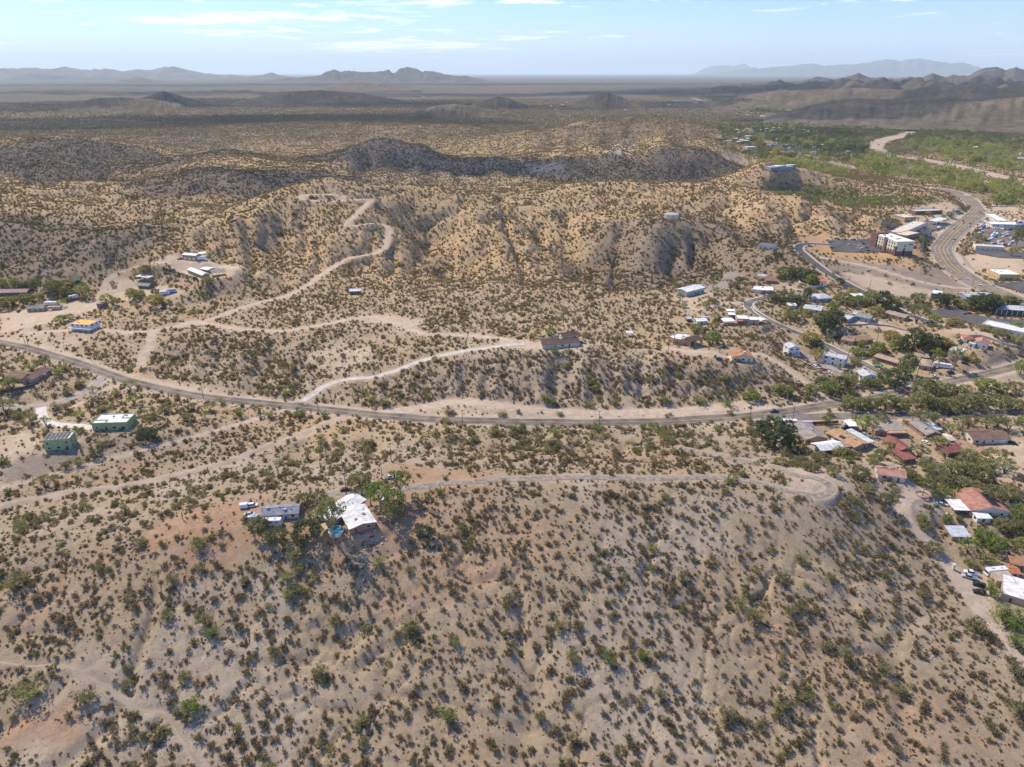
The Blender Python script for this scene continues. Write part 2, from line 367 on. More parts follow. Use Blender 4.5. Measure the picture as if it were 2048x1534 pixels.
# ravines (negative) and spurs (positive) on the hills: pixels, metres, half width
FOLDS = [
 ([(820,380),(850,430),(870,470),(890,510),(900,560)], -9, 22), ([(1010,400),(1080,450),(1150,490),(1190,540)], -8, 24),
 ([(760,400),(790,430),(840,470)], -5, 14), ([(560,400),(500,440),(430,480),(400,500)], 4, 26), ([(640,410),(560,470),(500,520)], -2, 18),
 ([(700,470),(640,520),(590,560)], 3, 16), ([(930,410),(955,450),(985,500),(1010,550)], 5, 20), ([(560,440),(520,500),(480,540)], -1.6, 14),
 ([(1340,440),(1310,480),(1270,530),(1240,570)], 5, 22), ([(1400,450),(1410,500),(1390,540)], -6, 18), ([(1260,440),(1220,490),(1190,540)], -5, 16),
 ([(1480,400),(1520,440),(1560,470)], 6, 24), ([(1560,390),(1620,430),(1680,460)], 5, 24), ([(1440,400),(1480,450),(1500,480)], -6, 16),
 ([(0,480),(100,500),(200,520),(280,500)], -4, 20), ([(700,300),(690,330),(640,350)], 5, 22), ([(830,290),(860,320),(900,345)], 5, 24),
 ([(1040,700),(1035,740),(1060,800)], -1.6, 9), ([(1130,705),(1112,745),(1150,800)], -2.4, 10), ([(1210,700),(1222,745),(1190,805)], -.9, 4),
 ([(1290,700),(1272,740),(1310,800)], -2.4, 11), ([(960,715),(930,750),(900,785)], -2.2, 9), ([(1370,715),(1352,760),(1390,800)], -1.6, 7),
 ([(1085,712),(1080,750),(1090,790)], 1.4, 9), ([(1170,710),(1175,745),(1160,790)], 1.6, 7), ([(1250,708),(1252,750),(1240,790)], 1.3, 9), ([(1330,715),(1325,755),(1345,790)], 1.2, 8),
 ([(560,680),(540,720),(520,760),(500,790)], -3, 8), ([(450,680),(430,720),(400,760)], -3, 8), ([(380,690),(350,720),(320,745)], -2.5, 8),
 ([(1380,1050),(1420,1090),(1480,1130),(1560,1180)], -.7, 3), ([(1580,1070),(1620,1110),(1660,1160),(1700,1200)], -.8, 3), ([(1500,1060),(1540,1100),(1570,1150)], -.7, 3),
 ([(1720,1070),(1740,1130),(1760,1200)], -.6, 3), ([(930,1080),(960,1150),(1000,1220),(1040,1290)], -.6, 3.5), ([(620,1120),(600,1180),(590,1250)], -.9, 4),
 ([(520,1140),(560,1220),(600,1300)], -.6, 4), ([(250,1130),(280,1200),(330,1280)], -.6, 4), ([(1180,1110),(1240,1180),(1290,1260)], -.5, 3.5),
 ([(1080,900),(1060,885),(1040,870)], -2, 8), ([(960,915),(930,890),(900,870)], -2.5, 9), ([(1260,905),(1230,885),(1200,868)], -2, 8), ([(1120,905),(1130,885),(1120,865)], 2, 7),
 ([(700,935),(680,900),(690,870)], 2, 8), ([(620,930),(600,900),(620,875)], -2.5, 8), ([(760,915),(740,890),(750,870)], -2, 7),
]
def along(pts, t):
    s = np.linspace(0, 1, len(pts)); return (float(np.interp(t, s, [p[0] for p in pts])), float(np.interp(t, s, [p[1] for p in pts])))
fold_r = random.Random(17)
for crest, foot, n_, dep, hw in [
 ([(380,440),(470,400),(560,372),(640,360)], [(400,500),(470,560),(560,600),(650,592)], 12, 3.2, 8), ([(740,400),(840,374),(940,395),(1000,390)], [(690,585),(800,590),(950,590),(1060,590)], 12, 3.4, 8),
 ([(1040,400),(1150,382),(1260,385)], [(1100,590),(1180,590),(1240,580)], 8, 3.2, 8), ([(1230,455),(1340,440),(1440,452)], [(1220,590),(1340,566),(1450,545)], 11, 3.4, 7),
 ([(1420,364),(1500,378),(1600,398),(1700,418),(1780,440)], [(1490,480),(1560,490),(1640,475),(1720,475),(1790,470)], 14, 3.4, 8), ([(700,745),(850,722),(1010,703),(1200,704),(1400,716),(1520,737)], [(720,795),(850,806),(1010,800),(1200,813),(1400,806),(1520,798)], 34, 2.0, 3.6),
 ([(310,690),(400,672),(520,682),(620,692)], [(300,735),(400,775),(520,798),(620,790)], 18, 1.5, 3.4), ([(680,312),(760,278),(850,297),(980,320)], [(640,350),(750,375),(860,365),(980,360)], 13, 6, 20),
 ([(450,1062),(800,1062),(1100,977),(1500,982),(1690,1012)], [(400,1330),(800,1400),(1150,1350),(1500,1330),(1760,1250)], 30, .45, 2.6), ([(640,948),(900,928),(1150,932),(1400,928)], [(640,885),(900,872),(1150,872),(1400,872)], 24, 1.4, 4), ([(60,320),(200,300),(350,310)], [(60,400),(200,400),(380,380)], 9, 5, 20), ([(1100,262),(1220,240),(1350,234),(1440,262)], [(1080,310),(1220,318),(1350,312),(1450,300)], 13, 7, 24)]:
    for k in range(n_):
        t0 = (k + .5 + fold_r.uniform(-.42, .42)) / n_; t1 = min(1, max(0, t0 + fold_r.uniform(-.6, .6) / n_))
        a = along(crest, t0); b = along(foot, t1); e = fold_r.uniform(.05, .35); q = fold_r.uniform(.7, 1.0)
        f = lambda u, j: (a[0] + (b[0] - a[0]) * u + j * abs(b[1] - a[1]) * .07, a[1] + (b[1] - a[1]) * u)
        FOLDS.append(([f(e, 0), f(e + (q - e) * .35, fold_r.uniform(-1, 1)), f(e + (q - e) * .7, fold_r.uniform(-1, 1)), f(q, 0)], -dep * fold_r.uniform(.4, 1.25), hw * fold_r.uniform(.6, 1.5)))
for pts, dz, hw in FOLDS:
    w = [ground(*p) for p in pts]
    path = smooth_path([(p.x, p.y) for p in w], 8.0)
    ex = np.interp(np.arange(len(path)), [0, len(path) * .2, len(path) * .8, len(path) - 1], [0.15, 1, 1, .2])
    idx, dist, val = path_near(path, hw * 3, ex)
    if dist is not None:
        wob = 1 + .35 * perlin(X[idx] / (hw * 1.3), Y[idx] / (hw * 1.3))
        if math.hypot(path[0][0], path[0][1]) > 620: dz *= 1.5
        Z[idx] += dz * val * np.exp(-(dist / (hw * wob)) ** 2)

# ------------------------------------------------------------------ roads
# name, label, pixel polyline, width m, material key, shoulder m, raised m
ROADS = [
 ('main_road', 'two lane asphalt road crossing the whole scene below the bluff', [(-120,662),(0,685),(60,697),(130,718),(200,742),(290,770),(400,793),(520,806),(640,818),(760,831),(880,839),(1000,842),(1100,845),(1200,845),(1300,843),(1400,839),(1480,833),(1560,824),(1640,812),(1720,802),(1800,785),(1880,768),(1960,750),(2048,727),(2150,698)], 8.6, 'asphalt', 6, .16),
 ('side_road', 'asphalt road running level to the right edge behind the strip of houses', [(1520,836),(1600,834),(1680,832),(1750,832),(1850,830),(1950,828),(2048,823),(2180,816)], 8.5, 'asphalt', 4, .10),
 ('residential_road', 'curving asphalt street between the houses with pale kerbs', [(1545,590),(1523,598),(1501,603),(1496,612),(1507,623),(1530,637),(1565,654),(1600,669),(1636,684),(1665,698),(1697,714),(1730,729),(1759,744),(1785,752),(1823,764),(1848,772)], 7.0, 'asphalt', 4, .2),
 ('hotel_road', 'asphalt access road sweeping down from the hotel car park', [(1665,490),(1640,488),(1612,488),(1598,493),(1600,503),(1618,518),(1647,541),(1677,559),(1706,575),(1724,584),(1765,604),(1800,623),(1838,638),(1870,647)], 8.0, 'asphalt_dark', 4, .25),
 ('highway', 'wide five lane highway curving past the commercial buildings', [(1870,377),(1890,380),(1914,387),(1941,403),(1957,421),(1946,433),(1929,447),(1905,468),(1888,488),(1882,500),(1891,518),(1908,538),(1935,556),(1970,574),(2011,591),(2048,607),(2140,650)], 23.0, 'highway', 8, .35),
 ('far_highway', 'distant pale stretch of the highway through the small town', [(1693,335),(1653,324),(1621,316),(1590,307),(1558,294),(1527,280),(1503,269),(1496,259),(1508,253),(1536,251),(1551,245),(1542,239),(1527,233),(1508,226),(1470,216),(1432,208),(1400,202),(1387,195)], 26.0, 'highway', 14, .8),
 ('ridge_driveway', 'narrow asphalt driveway along the near ridge ending in a hairpin', [(640,998),(664,989),(700,984),(737,985),(775,982),(825,976),(884,968),(945,964),(1009,959),(1126,956),(1243,957),(1360,956),(1448,956),(1507,965),(1551,976),(1595,985),(1630,993),(1651,989),(1662,976),(1648,962),(1624,953),(1595,949),(1545,936)], 3.8, 'asphalt_worn', 2.5, .14),
 ('back_lane', 'short worn asphalt lane half hidden by bushes behind the ridge', [(1361,896),(1405,905),(1463,917),(1510,926)], 4.0, 'asphalt_worn', 2, .14),
 ('concrete_driveway', 'pale concrete driveway climbing the bluff to the brown roofed house', [(606,804),(626,789),(652,771),(690,759),(749,752),(793,740),(852,720),(910,706),(969,697),(1010,691),(1050,688)], 5.0, 'concrete', 2.5, .16),
 ('house_driveway', 'white concrete driveway curling to the green flat roofed house', [(82,815),(85,833),(98,846),(132,851),(165,853),(184,856)], 5.5, 'concrete_white', 2, .12),
 ('hill_track', 'pale dirt track zigzagging up the central hill', [(350,655),(420,640),(480,618),(529,603),(573,593),(617,569),(652,544),(682,524),(720,510),(761,500),(773,480),(777,459),(761,447),(729,449),(691,453),(711,430),(735,406),(740,399),(720,398),(688,401),(664,403),(629,402),(603,399),(597,393),(617,389),(658,389),(688,394)], 5.5, 'dirt_pale', 3, .12),
 ('pad_track', 'pale dirt track up to the house pad on the left spur', [(188,604),(205,590),(214,570),(222,556),(249,541),(287,530),(320,524)], 6.0, 'dirt_pale', 3, .12),
 ('bench_track', 'long pale dirt road along the top of the bluff', [(45,668),(100,664),(205,661),(264,666),(308,661),(352,653),(387,645),(440,653),(499,661),(557,663),(588,660),(647,650),(705,638),(749,635),(781,644),(817,658),(852,669),(910,671),(969,674),(1030,684)], 5.5, 'dirt_pale', 3, .12),
 ('cut_track', 'short dirt track dropping from the bench to the main road', [(306,663),(298,692),(287,710),(281,733)], 5.0, 'dirt_pale', 2, .12),
 ('frontage_track', 'dirt track running along the foot of the bluff beside the main road', [(770,826),(830,818),(900,806),(960,806),(1010,812),(1100,822),(1200,827),(1300,825),(1400,819),(1480,811),(1535,815)], 8.0, 'dirt_pale', 3, .10),
 ('knoll_track', 'dirt driveway from the brown roofed knoll house down to the road', [(1335,697),(1375,703),(1430,707),(1470,712),(1512,707),(1545,720),(1580,744),(1612,770),(1653,800)], 4.5, 'dirt_pale', 2.5, .12),
 ('right_driveway', 'pale dirt driveway down the right edge past the parked cars', [(1845,985),(1815,990),(1803,1003),(1809,1029),(1826,1053),(1853,1085),(1882,1117),(1902,1140),(1920,1166),(1941,1201),(1970,1231),(2005,1272),(2046,1319),(2110,1400)], 4.6, 'dirt_pale', 2.5, .12),
 ('wash_track', 'sandy wash track slanting behind the near ridge', [(-60,1035),(0,1015),(117,991),(235,976),(352,953),(440,930),(528,897),(600,871),(660,845),(700,828)], 4.6, 'sand', 3, .06),
 ('fence_track', 'narrow dirt track following the wire fence', [(-60,992),(0,976),(88,956),(176,930),(264,906),(352,883),(440,859),(557,824)], 3.6, 'dirt_pale', 2, .10),
 ('left_lane', 'grey gravel lane from the main road to the left edge', [(224,752),(205,756),(190,770),(164,788),(117,805),(58,814),(0,817),(-60,822)], 6.0, 'gravel', 3, .12),
 ('left_path', 'thin pale path beside the gravel lane', [(262,768),(222,775),(190,790),(165,805),(135,818),(100,832)], 2.2, 'dirt_pale', 1.5, .10),
 ('footpath', 'narrow worn footpath winding through the near slope', [(-30,1322),(0,1324),(59,1333),(117,1326),(164,1345),(220,1377),(278,1418),(331,1427),(358,1474),(396,1524),(420,1570)], 1.0, 'sand', .5, .04),
 ('terrace_track', 'pale graded track crossing the slope below the hotel', [(1640,514),(1690,524),(1740,534),(1790,549),(1840,563),(1890,573),(1940,578)], 5.0, 'dirt_pale', 2, .15),
 ('dirt_spur', 'dirt side track toward the green metal building', [(1496,606),(1455,607),(1420,612),(1395,620),(1372,612),(1385,598)], 4.0, 'dirt_pale', 2, .12),
 ('upper_spur', 'dirt track behind the green metal building', [(1410,590),(1440,575),(1462,560),(1466,546)], 8.0, 'dirt_pale', 3, .12),
 ('upper_lane', 'dirt lane along the slope above the blue house', [(1553,566),(1580,575),(1610,584),(1640,592)], 4.5, 'dirt_pale', 2, .12),
]
ROAD_GEO = {}
for name, label, pts, width, mk, sh, up in ROADS:
    w = [ground(*p) for p in pts]
    dist0 = math.hypot(w[len(w) // 2].x, w[len(w) // 2].y)
    step = min(9.0, max(1.5, dist0 / 160))
    path = smooth_path([(p.x, p.y) for p in w], step)
    z = hgrid(path[:, 0], path[:, 1])
    k = max(3, int(26 / step)) | 1
    zp = np.pad(z, k // 2, mode='edge')
    z = np.convolve(zp, np.ones(k) / k, mode='valid')[:len(path)]
    ROAD_GEO[name] = (path, z)
for name, label, pts, width, mk, sh, up in ROADS:
    path, z = ROAD_GEO[name]
    cellw = np.hypot(*(path[len(path) // 2])) * (ths[1] - ths[0]) * 1.6
    idx, dist, val = path_near(path, width / 2 + cellw + sh + 1, z)
    if dist is None: continue
    wgt = 1 - sstep(width / 2 + cellw, width / 2 + cellw + sh, dist)
    Z[idx] = Z[idx] * (1 - wgt) + (val - .06) * wgt

# river bed of sand
RIVER = [(2140,390),(2048,365),(2001,354),(1954,343),(1890,327),(1827,316),(1780,311),(1757,302),(1748,291),(1764,281),(1795,273),(1816,267),(1823,261),(1806,256),(1780,254)]
w = [ground(*p) for p in RIVER]
RIVER_PATH = smooth_path([(p.x, p.y) for p in w], 16)
rz = hgrid(RIVER_PATH[:, 0], RIVER_PATH[:, 1]); kk = 31
RIVER_Z = np.convolve(np.pad(rz, kk // 2, mode='edge'), np.ones(kk) / kk, mode='valid') - .8
RIVER_W = np.interp(np.arange(len(RIVER_PATH)), np.linspace(0, len(RIVER_PATH) - 1, 6), [40, 44, 40, 62, 60, 30])
idx, dist, val = path_near(RIVER_PATH, 62, RIVER_Z)
wgt = 1 - sstep(30, 60, dist)
Z[idx] = Z[idx] * (1 - wgt) + (val - .3) * wgt

# ------------------------------------------------------------------ buildings: where they stand
# each wing: near-left corner, near-right corner (pixels on the ground), far corner behind the right one (pixels) or depth (m),
# wall height, roof kind, rise, wall key, roof key, options
def W(a, b, d, h, roof, rise, wall, rf, **k):
    return dict(a=a, b=b, d=d, h=h, roof=roof, rise=rise, wall=wall, rf=rf, **k)
LOTS = [
 ('car_park', [(1655,481),(1700,478),(1735,479),(1765,488),(1776,498),(1773,506),(1720,505),(1663,503)], 'asphalt_dark', 'dark asphalt hotel car park', .5),
 ('car_park', [(1846,622),(1900,617),(1930,622),(1960,632),(2000,638),(2070,642),(2070,690),(2000,668),(1960,652),(1900,637)], 'asphalt_dark', 'dark asphalt supermarket car park', .4),
 ('car_park', [(1955,455),(1975,452),(2055,462),(2060,497),(1995,492),(1940,480)], 'asphalt', 'asphalt dealership car park', .5),
 ('car_park', [(1808,450),(1855,440),(1880,444),(1868,462),(1830,462),(1806,458)], 'asphalt', 'grey forecourt between the highway shops', .5),
 ('car_park', [(1940,500),(2055,505),(2055,518),(2000,516),(1955,508)], 'asphalt_dark', 'dark strip of asphalt before the long white shop row', .5),
 ('car_park', [(1985,566),(2060,562),(2060,592),(2030,580),(1995,572)], 'asphalt_dark', 'dark car park of the tan restaurant', .5),
 ('yard', [(1598,711),(1640,735),(1700,752),(1720,760),(1705,745),(1640,722),(1610,705)], 'gravel', 'gravel parking yard of the white apartment blocks', .2)]
HOUSES = [
 ('house', 'white roofed house of two low wings on the near ridge beside the pool', 'house', [
    W((665,1060),(731,1007),8.8,2.7,'gx',.9,'w_brick','r_white', vents=2), W((702,1079),(752,1062),14.5,2.7,'gy',1.0,'w_brick','r_white', vents=4)]),
 ('mobile_home', 'long grey shingled mobile home beside the parked travel trailer', 'mobile home', [
    W((524,1043),(597,1035.5),7.2,2.7,'gx',1.0,'w_offwhite','r_grey', vents=4)]),
 ('garage', 'tall sage green garage with rows of solar panels on its flat roof', 'garage', [
    W((90.6,901.5),(144.6,898.7),(172,881),6.0,'flat',.5,'w_sage','r_white', solar=6)]),
 ('house', 'sage green flat roofed house with a notched white roof', 'house', [
    W((186,860.4),(257,859.6),(277,841),4.3,'flat',.5,'w_sage','r_white', vents=3, notch=1)]),
 ('house', 'brown roofed house with a white patio cover at the left edge', 'house', [
    W((45,766),(67,769),(104,751),3.0,'gy',1.6,'w_pink','r_brown'), W((14,760),(45,764),9,2.8,'gx',1.4,'w_pink','r_brown'), W((76,761),(93,757),4.5,2.5,'can',.15,'w_offwhite','r_white')]),
 ('house', 'two storey white house with an orange flat roof and a deck on posts', 'house', [
    W((143,661),(181,662.6),(202,651),5.2,'flat',.4,'w_white','r_orange', vents=2, deck=1)]),
 ('house', 'long low house with a dusty pink roof cut by the left edge', 'house', [W((-22,597),(53,586.5),11,3.0,'gx',1.4,'w_brown','r_pink')]),
 ('cabin', 'tan timber cabin with a green grey roof on the pale yard', 'cabin', [W((55,625),(88,621.5),6,3.0,'gx',1.4,'w_tan','r_greengrey')]),
 ('shed', 'dark grey windowless shed at the edge of the pale yard', 'shed', [W((195,617),(208,616.5),6,4.0,'flat',.1,'w_grey','r_pink')]),
 ('shed', 'small green shed at the foot of the scrub slope', 'shed', [W((149,566),(160,566),5,2.6,'gx',.8,'w_green','r_green')]),
 ('barn', 'tan barn with three white garage doors and a white metal roof on the pad', 'barn', [
    W((366,516.8),(393,523),(405.5,517),4.6,'gx',.9,'w_adobe','r_white', garage=3), W((398,512),(412,512),6,3.4,'can',.2,'w_adobe','r_white')]),
 ('house', 'adobe house with white gabled roof and a wide grey porch on the pad', 'house', [
    W((377,548.6),(405,554),(423,547.6),3.2,'gx',1.3,'w_adobe','r_white'), W((424,547),(451,542),13,4.2,'porch',1.6,'w_adobe','r_greybrown'), W((401,540),(415,538),8,3.2,'gx',.7,'w_adobe','r_white')]),
 ('carport', 'long flat metal carport on posts below the pad', 'carport', [W((271,559.5),(299,565),6,3.6,'can',.3,'w_wood','r_metal')]),
 ('shed', 'grey roofed shed half hidden by trees below the pad', 'shed', [W((277,578),(297,577),7,2.8,'gx',1.3,'w_brown','r_greengrey')]),
 ('cabin', 'tiny lone cabin with a pale metal roof at the foot of the hill', 'cabin', [W((699.5,589),(721,588.4),5.5,2.9,'mono',.5,'w_brown','r_metal')]),
 ('house', 'large brown roofed ranch house with an upper storey on the bluff top', 'house', [
    W((1085,698),(1119,696.5),13,3.0,'gx',1.7,'w_cream','r_darkbrown'), W((1119,695.6),(1159,692.6),9,3.0,'gx',1.5,'w_cream','r_darkbrown'), W((1124,687),(1157,684.5),6,5.6,'gx',1.3,'w_cream','r_darkbrown')]),
 ('shed', 'small pale roofed shed alone in the scrub beside the ranch house', 'shed', [W((1253,673.5),(1266,673),4.5,2.7,'can',.2,'w_dark','r_metal')]),
 ('warehouse', 'pale green metal building with skylights in its white roof', 'warehouse', [W((1352.7,589),(1372.3,593.3),(1400.5,583),4.6,'gy',1.4,'w_palegreen','r_white', sky=3, garage=1)]),
 ('shed', 'small white roofed shed behind the adobe house', 'shed', [W((1454,628.5),(1469,629),4,2.6,'mono',.3,'w_brick','r_white')]),
 ('shed', 'lower white roofed brick shed behind the adobe house', 'shed', [W((1458,636),(1469.5,636),4,2.6,'mono',.3,'w_brick','r_white')]),
 ('carport', 'white roofed carport sheltering two cars left of the adobe house', 'carport', [W((1447,650),(1469,649),7,2.8,'can',.2,'w_white','r_white')]),
 ('house', 'pink adobe house with a stepped flat white roof', 'house', [
    W((1474,647),(1497,649.5),10,3.8,'flat',.5,'w_adobe_pink','r_white'), W((1497,650),(1517,653),9,3.3,'flat',.5,'w_adobe_pink','r_white'), W((1475,650),(1487,651),4,2.8,'flat',.4,'w_brickred','r_white'), W((1516,653),(1530,651),6,2.8,'can',.2,'w_white','r_white')]),
 ('greenhouse', 'low pale roofed outbuilding beside the horizontal tank', 'outbuilding', [W((1394,649.5),(1414,647.5),6,2.6,'gx',.8,'w_offwhite','r_white')]),
 ('shed', 'tiny dark shed left of the horizontal tank', 'shed', [W((1374,644),(1383,643),4,2.5,'gx',.6,'w_dark','r_metal')]),
 ('house', 'pink flat roofed adobe house with a brown hipped porch', 'house', [
    W((1335,683),(1346,688),14,3.6,'flat',.5,'w_adobe','r_white', vents=1), W((1346,689),(1378,691.5),13,3.8,'flat',.5,'w_adobe','r_white', vents=2), W((1379,696),(1403,692),9,4.4,'porch',1.8,'w_adobe','r_darkbrown')]),
 ('house', 'small house with an orange brown gabled roof alone on the knoll', 'house', [W((1464,720),(1505,727),11,3.2,'gy',1.8,'w_cream','r_rust', vents=2, cooler=1)]),
 ('house', 'white metal roofed house above the bend of the street', 'house', [W((1506,583.5),(1522,586),10,3.0,'gx',.9,'w_offwhite','r_white', garage=1), W((1522,586.5),(1546,588),11,3.2,'gx',1.1,'w_tan','r_white', vents=1)]),
 ('canopy', 'grey metal canopy behind the white metal roofed house', 'canopy', [W((1514,558),(1530,559.5),6,3.0,'can',.3,'w_wood','r_metal')]),
 ('house', 'weathered red roofed house behind the street bend', 'house', [W((1532,567),(1553,567.5),8,2.8,'gx',1.2,'w_brown','r_redfaded')]),
 ('house', 'grey brown house high on the slope left of the hotel', 'house', [W((1515,498),(1546,500),13,3.4,'hip',1.8,'w_offwhite','r_greybrown')]),
 ('house', 'sky blue house with a pale hipped roof among dark trees', 'house', [W((1622,604.5),(1637,604.5),9,2.8,'hip',1.2,'w_blue','r_greylight'), W((1637,605),(1664,603),13,3.3,'hip',1.6,'w_blue','r_greylight', vents=2)]),
 ('house', 'small red tiled house behind a low white yard wall', 'house', [W((1636,569.5),(1652,569),9,3.0,'gx',1.2,'w_white','r_tile'), W((1629,560),(1645,559),7,3.0,'gx',1.2,'w_white','r_tile')]),
 ('house', 'long pale roofed house between the dark hedge and the blue house', 'house', [W((1606,623),(1640,629),13,3.0,'gx',1.1,'w_offwhite','r_greylight', vents=1)]),
 ('shed', 'small white roofed shed left of the long pale roofed house', 'shed', [W((1577,616.5),(1592,617.5),6,2.6,'mono',.3,'w_offwhite','r_white')]),
 ('house', 'pale blue house with a long grey green roof on a fenced bench', 'house', [
    W((1710,639),(1738,647),9.5,3.4,'gx',1.2,'w_blue','r_greengrey'), W((1704,633),(1712,635),8,3.2,'gx',1.0,'w_blue','r_greylight')]),
 ('shed', 'light blue outbuilding below the long grey green roof', 'shed', [W((1682,642),(1695,646.5),12,2.8,'gx',.9,'w_blue','r_greylight')]),
 ('house', 'flat tan roofed house tucked below the hotel road', 'house', [W((1768,632),(1807,643),9,3.0,'gx',.7,'w_tan','r_tan')]),
 ('shed', 'white cottage half hidden beside the hotel road', 'cottage', [W((1708,599),(1726,597),8,2.8,'gx',.8,'w_offwhite','r_white')]),
 ('house', 'long brown roofed tan house set back from the street', 'house', [W((1682,685),(1704,692),11,3.0,'gx',1.1,'w_tan','r_brownlight', vents=2), W((1704,691),(1745,684),10,3.0,'gx',1.2,'w_tan','r_brownlight')]),
 ('apartment_building', 'white two storey apartment block nearest the knoll, gable end forward', 'apartments', [W((1576,708),(1598,712),(1617,699),5.6,'gy',1.4,'w_white','r_greylight', vents=2)]),
 ('apartment_building', 'white two storey apartment block broadside to the parked cars', 'apartments', [W((1642,724.5),(1687,734.5),8.5,5.8,'gx',1.4,'w_white','r_greylight', vents=2)]),
 ('apartment_building', 'white two storey apartment block nearest the main road', 'apartments', [W((1708,758),(1724,769.5),(1743,763),5.8,'gx',1.4,'w_white','r_greylight', vents=1)]),
 ('carport', 'dark brown carport beside the street corner', 'carport', [W((1786,769),(1801,768),7,3.0,'can',.4,'w_wood','r_brownlight')]),
 ('motel', 'tan roofed courtyard motel of several low wings', 'motel', [
    W((1747,722),(1797,738),7.5,2.9,'gx',1.0,'w_brown','r_tan'), W((1795,727),(1838,731),12,3.0,'gx',1.3,'w_brown','r_tan'), W((1836,739),(1863,741.5),14,3.0,'hip',1.3,'w_pink','r_tan'), W((1831,716),(1858,716),9,3.0,'gx',1.2,'w_brown','r_tan')]),
 ('house', 'white flat roofed two storey house by the motel', 'house', [W((1894,714),(1918,721),(1941,714),5.4,'flat',.5,'w_offwhite','r_white', vents=2)]),
 ('house', 'bright red tiled white house on the terraced knob', 'house', [W((1946,692),(1973,700),(1992,691),3.6,'gy',1.9,'w_white','r_tile'), W((1935,693),(1947,697),8,2.8,'flat',.4,'w_white','r_white')]),
 ('house', 'darker red tiled house beside the terraced knob', 'house', [W((1925,685),(1946,686.5),8.5,3.0,'hip',1.4,'w_white','r_tiledark')]),
 ('house', 'tan roofed stucco house beside the large dark tree', 'house', [W((1610,888),(1653,888.5),17.5,3.3,'gy',1.9,'w_tan','r_greybrown', vents=3)]),
 ('house', 'orange tan roofed house with solar panels by the swimming pool', 'house', [W((1707,902),(1734,897),19,3.0,'gy',1.0,'w_tan','r_orangetan', solar=2, vents=3), W((1735,896),(1746,894),16,2.7,'can',.3,'w_tan','r_metal')]),
 ('canopy', 'white metal gabled canopy below the tan roofed stucco house', 'canopy', [W((1641,908),(1687,909),9,2.8,'porch',1.3,'w_offwhite','r_metalwhite')]),
 ('shed', 'brown flat roofed pool house beside the white canopy', 'shed', [W((1684,904),(1702,903),7,2.8,'flat',.15,'w_brick','r_brownlight')]),
 ('canopy', 'small white shade roof by the tall green tree', 'canopy', [W((1697,861.5),(1715,861),5.5,2.9,'can',.15,'w_wood','r_white')]),
 ('house', 'flat brown roofed brick house with a tan front porch', 'house', [W((1749,872),(1774,873.5),13,3.0,'flat',.2,'w_brick','r_greybrown'), W((1774,871),(1812,869),14,3.0,'flat',.2,'w_tan','r_greybrown', vents=2), W((1774,876),(1812,874),4.5,2.7,'can',.2,'w_tan','r_orangetan')]),
 ('house', 'grey brown gabled brick house behind the white car', 'house', [W((1851,879),(1880,877),15.5,3.0,'gy',1.6,'w_brick','r_greybrown', vents=1), W((1872,867),(1883,866),10,2.6,'can',.2,'w_brick','r_greylight')]),
 ('canopy', 'small cream arched canopy beside the straight lane', 'canopy', [W((1896,889),(1909,888),8,2.4,'porch',1.0,'w_cream','r_cream')]),
 ('barn', 'long bright red metal roofed building above the bushes', 'barn', [W((1806,924),(1830,923),9,2.5,'mono',.6,'w_brown','r_red'), W((1795,911),(1822,910),14,3.2,'gy',1.5,'w_tan','r_red')]),
 ('barn', 'dark red roofed barn at the top of the mesquite thicket', 'barn', [W((1895,915),(1925,911),9,3.0,'gx',1.6,'w_brown','r_red')]),
 ('house', 'cream ranch house with a brown shingle roof and attached garage', 'house', [W((1944,888),(1991,887),12,3.0,'gx',2.0,'w_cream','r_brown'), W((1991,886.5),(2018,886),10,2.9,'gx',1.6,'w_cream','r_brown', garage=1), W((1932,874),(1944,878),12,2.8,'gx',1.4,'w_cream','r_brown')]),
 ('house', 'large red tiled house with a block of solar panels at the right edge', 'house', [
    W((1941,1029),(2013,1038.5),17,3.2,'gy',2.2,'w_cream','r_terracotta', solar=8), W((1908,1024),(1940,1027.5),9,2.7,'can',.15,'w_tan','r_white')]),
 ('trailer_cabin', 'small white cabin on skids below the large red tiled house', 'cabin', [W((1953,1044.5),(1979,1047),4,2.6,'mono',.3,'w_white','r_white')]),
 ('shed', 'weathered shed with a pale sloping metal roof beside the dirt drive', 'shed', [W((1903,1080),(1937,1083.5),6.5,2.4,'mono',.9,'w_weathered','r_metal')]),
 ('house', 'salmon tiled narrow house with two solar panels behind the round planter', 'house', [W((1755,954),(1808,970),8,2.9,'gx',1.4,'w_offwhite','r_salmon', solar=1)]),
 ('house', 'white and tan flat roofed house cut by the right edge below the motorhome', 'house', [
    W((1990,1172),(2030,1177),9,3.0,'flat',.15,'w_tan','r_tan2'), W((2000,1199),(2075,1222),15,3.0,'flat',.2,'w_tan','r_white', cooler=1)]),
 ('shed', 'small orange roofed shed behind the flat roofed house', 'shed', [W((2021,1155),(2037,1156),4.5,2.4,'gx',.7,'w_offwhite','r_orangered')]),
 ('canopy', 'rust brown metal canopy beside the motorhome', 'canopy', [W((2018,1137),(2043,1143),5,2.8,'can',.5,'w_wood','r_rust')]),
 ('hotel', 'four storey cream and brick hotel with a white flat roof', 'hotel', [W((1789,511.5),(1823,511.5),40,13.5,'hotel',.7,'w_hotel','r_white')]),
 ('canopy', 'brick piered entrance canopy at the hotel door', 'canopy', [W((1750,494.5),(1768,494.5),9,4.6,'can',.5,'w_hotelbrick','r_greylight')]),
 ('shop', 'long brown low building beyond the petrol canopy', 'shop', [W((1830,430),(1884,428),14,4.5,'flat',.4,'w_hotelbrick','r_greylight')]),
 ('shop', 'cream flat roofed shop nearest the lit hill', 'shop', [W((1808,443),(1831,444),22,5.5,'flat',.6,'w_tan','r_cream', vents=5)]),
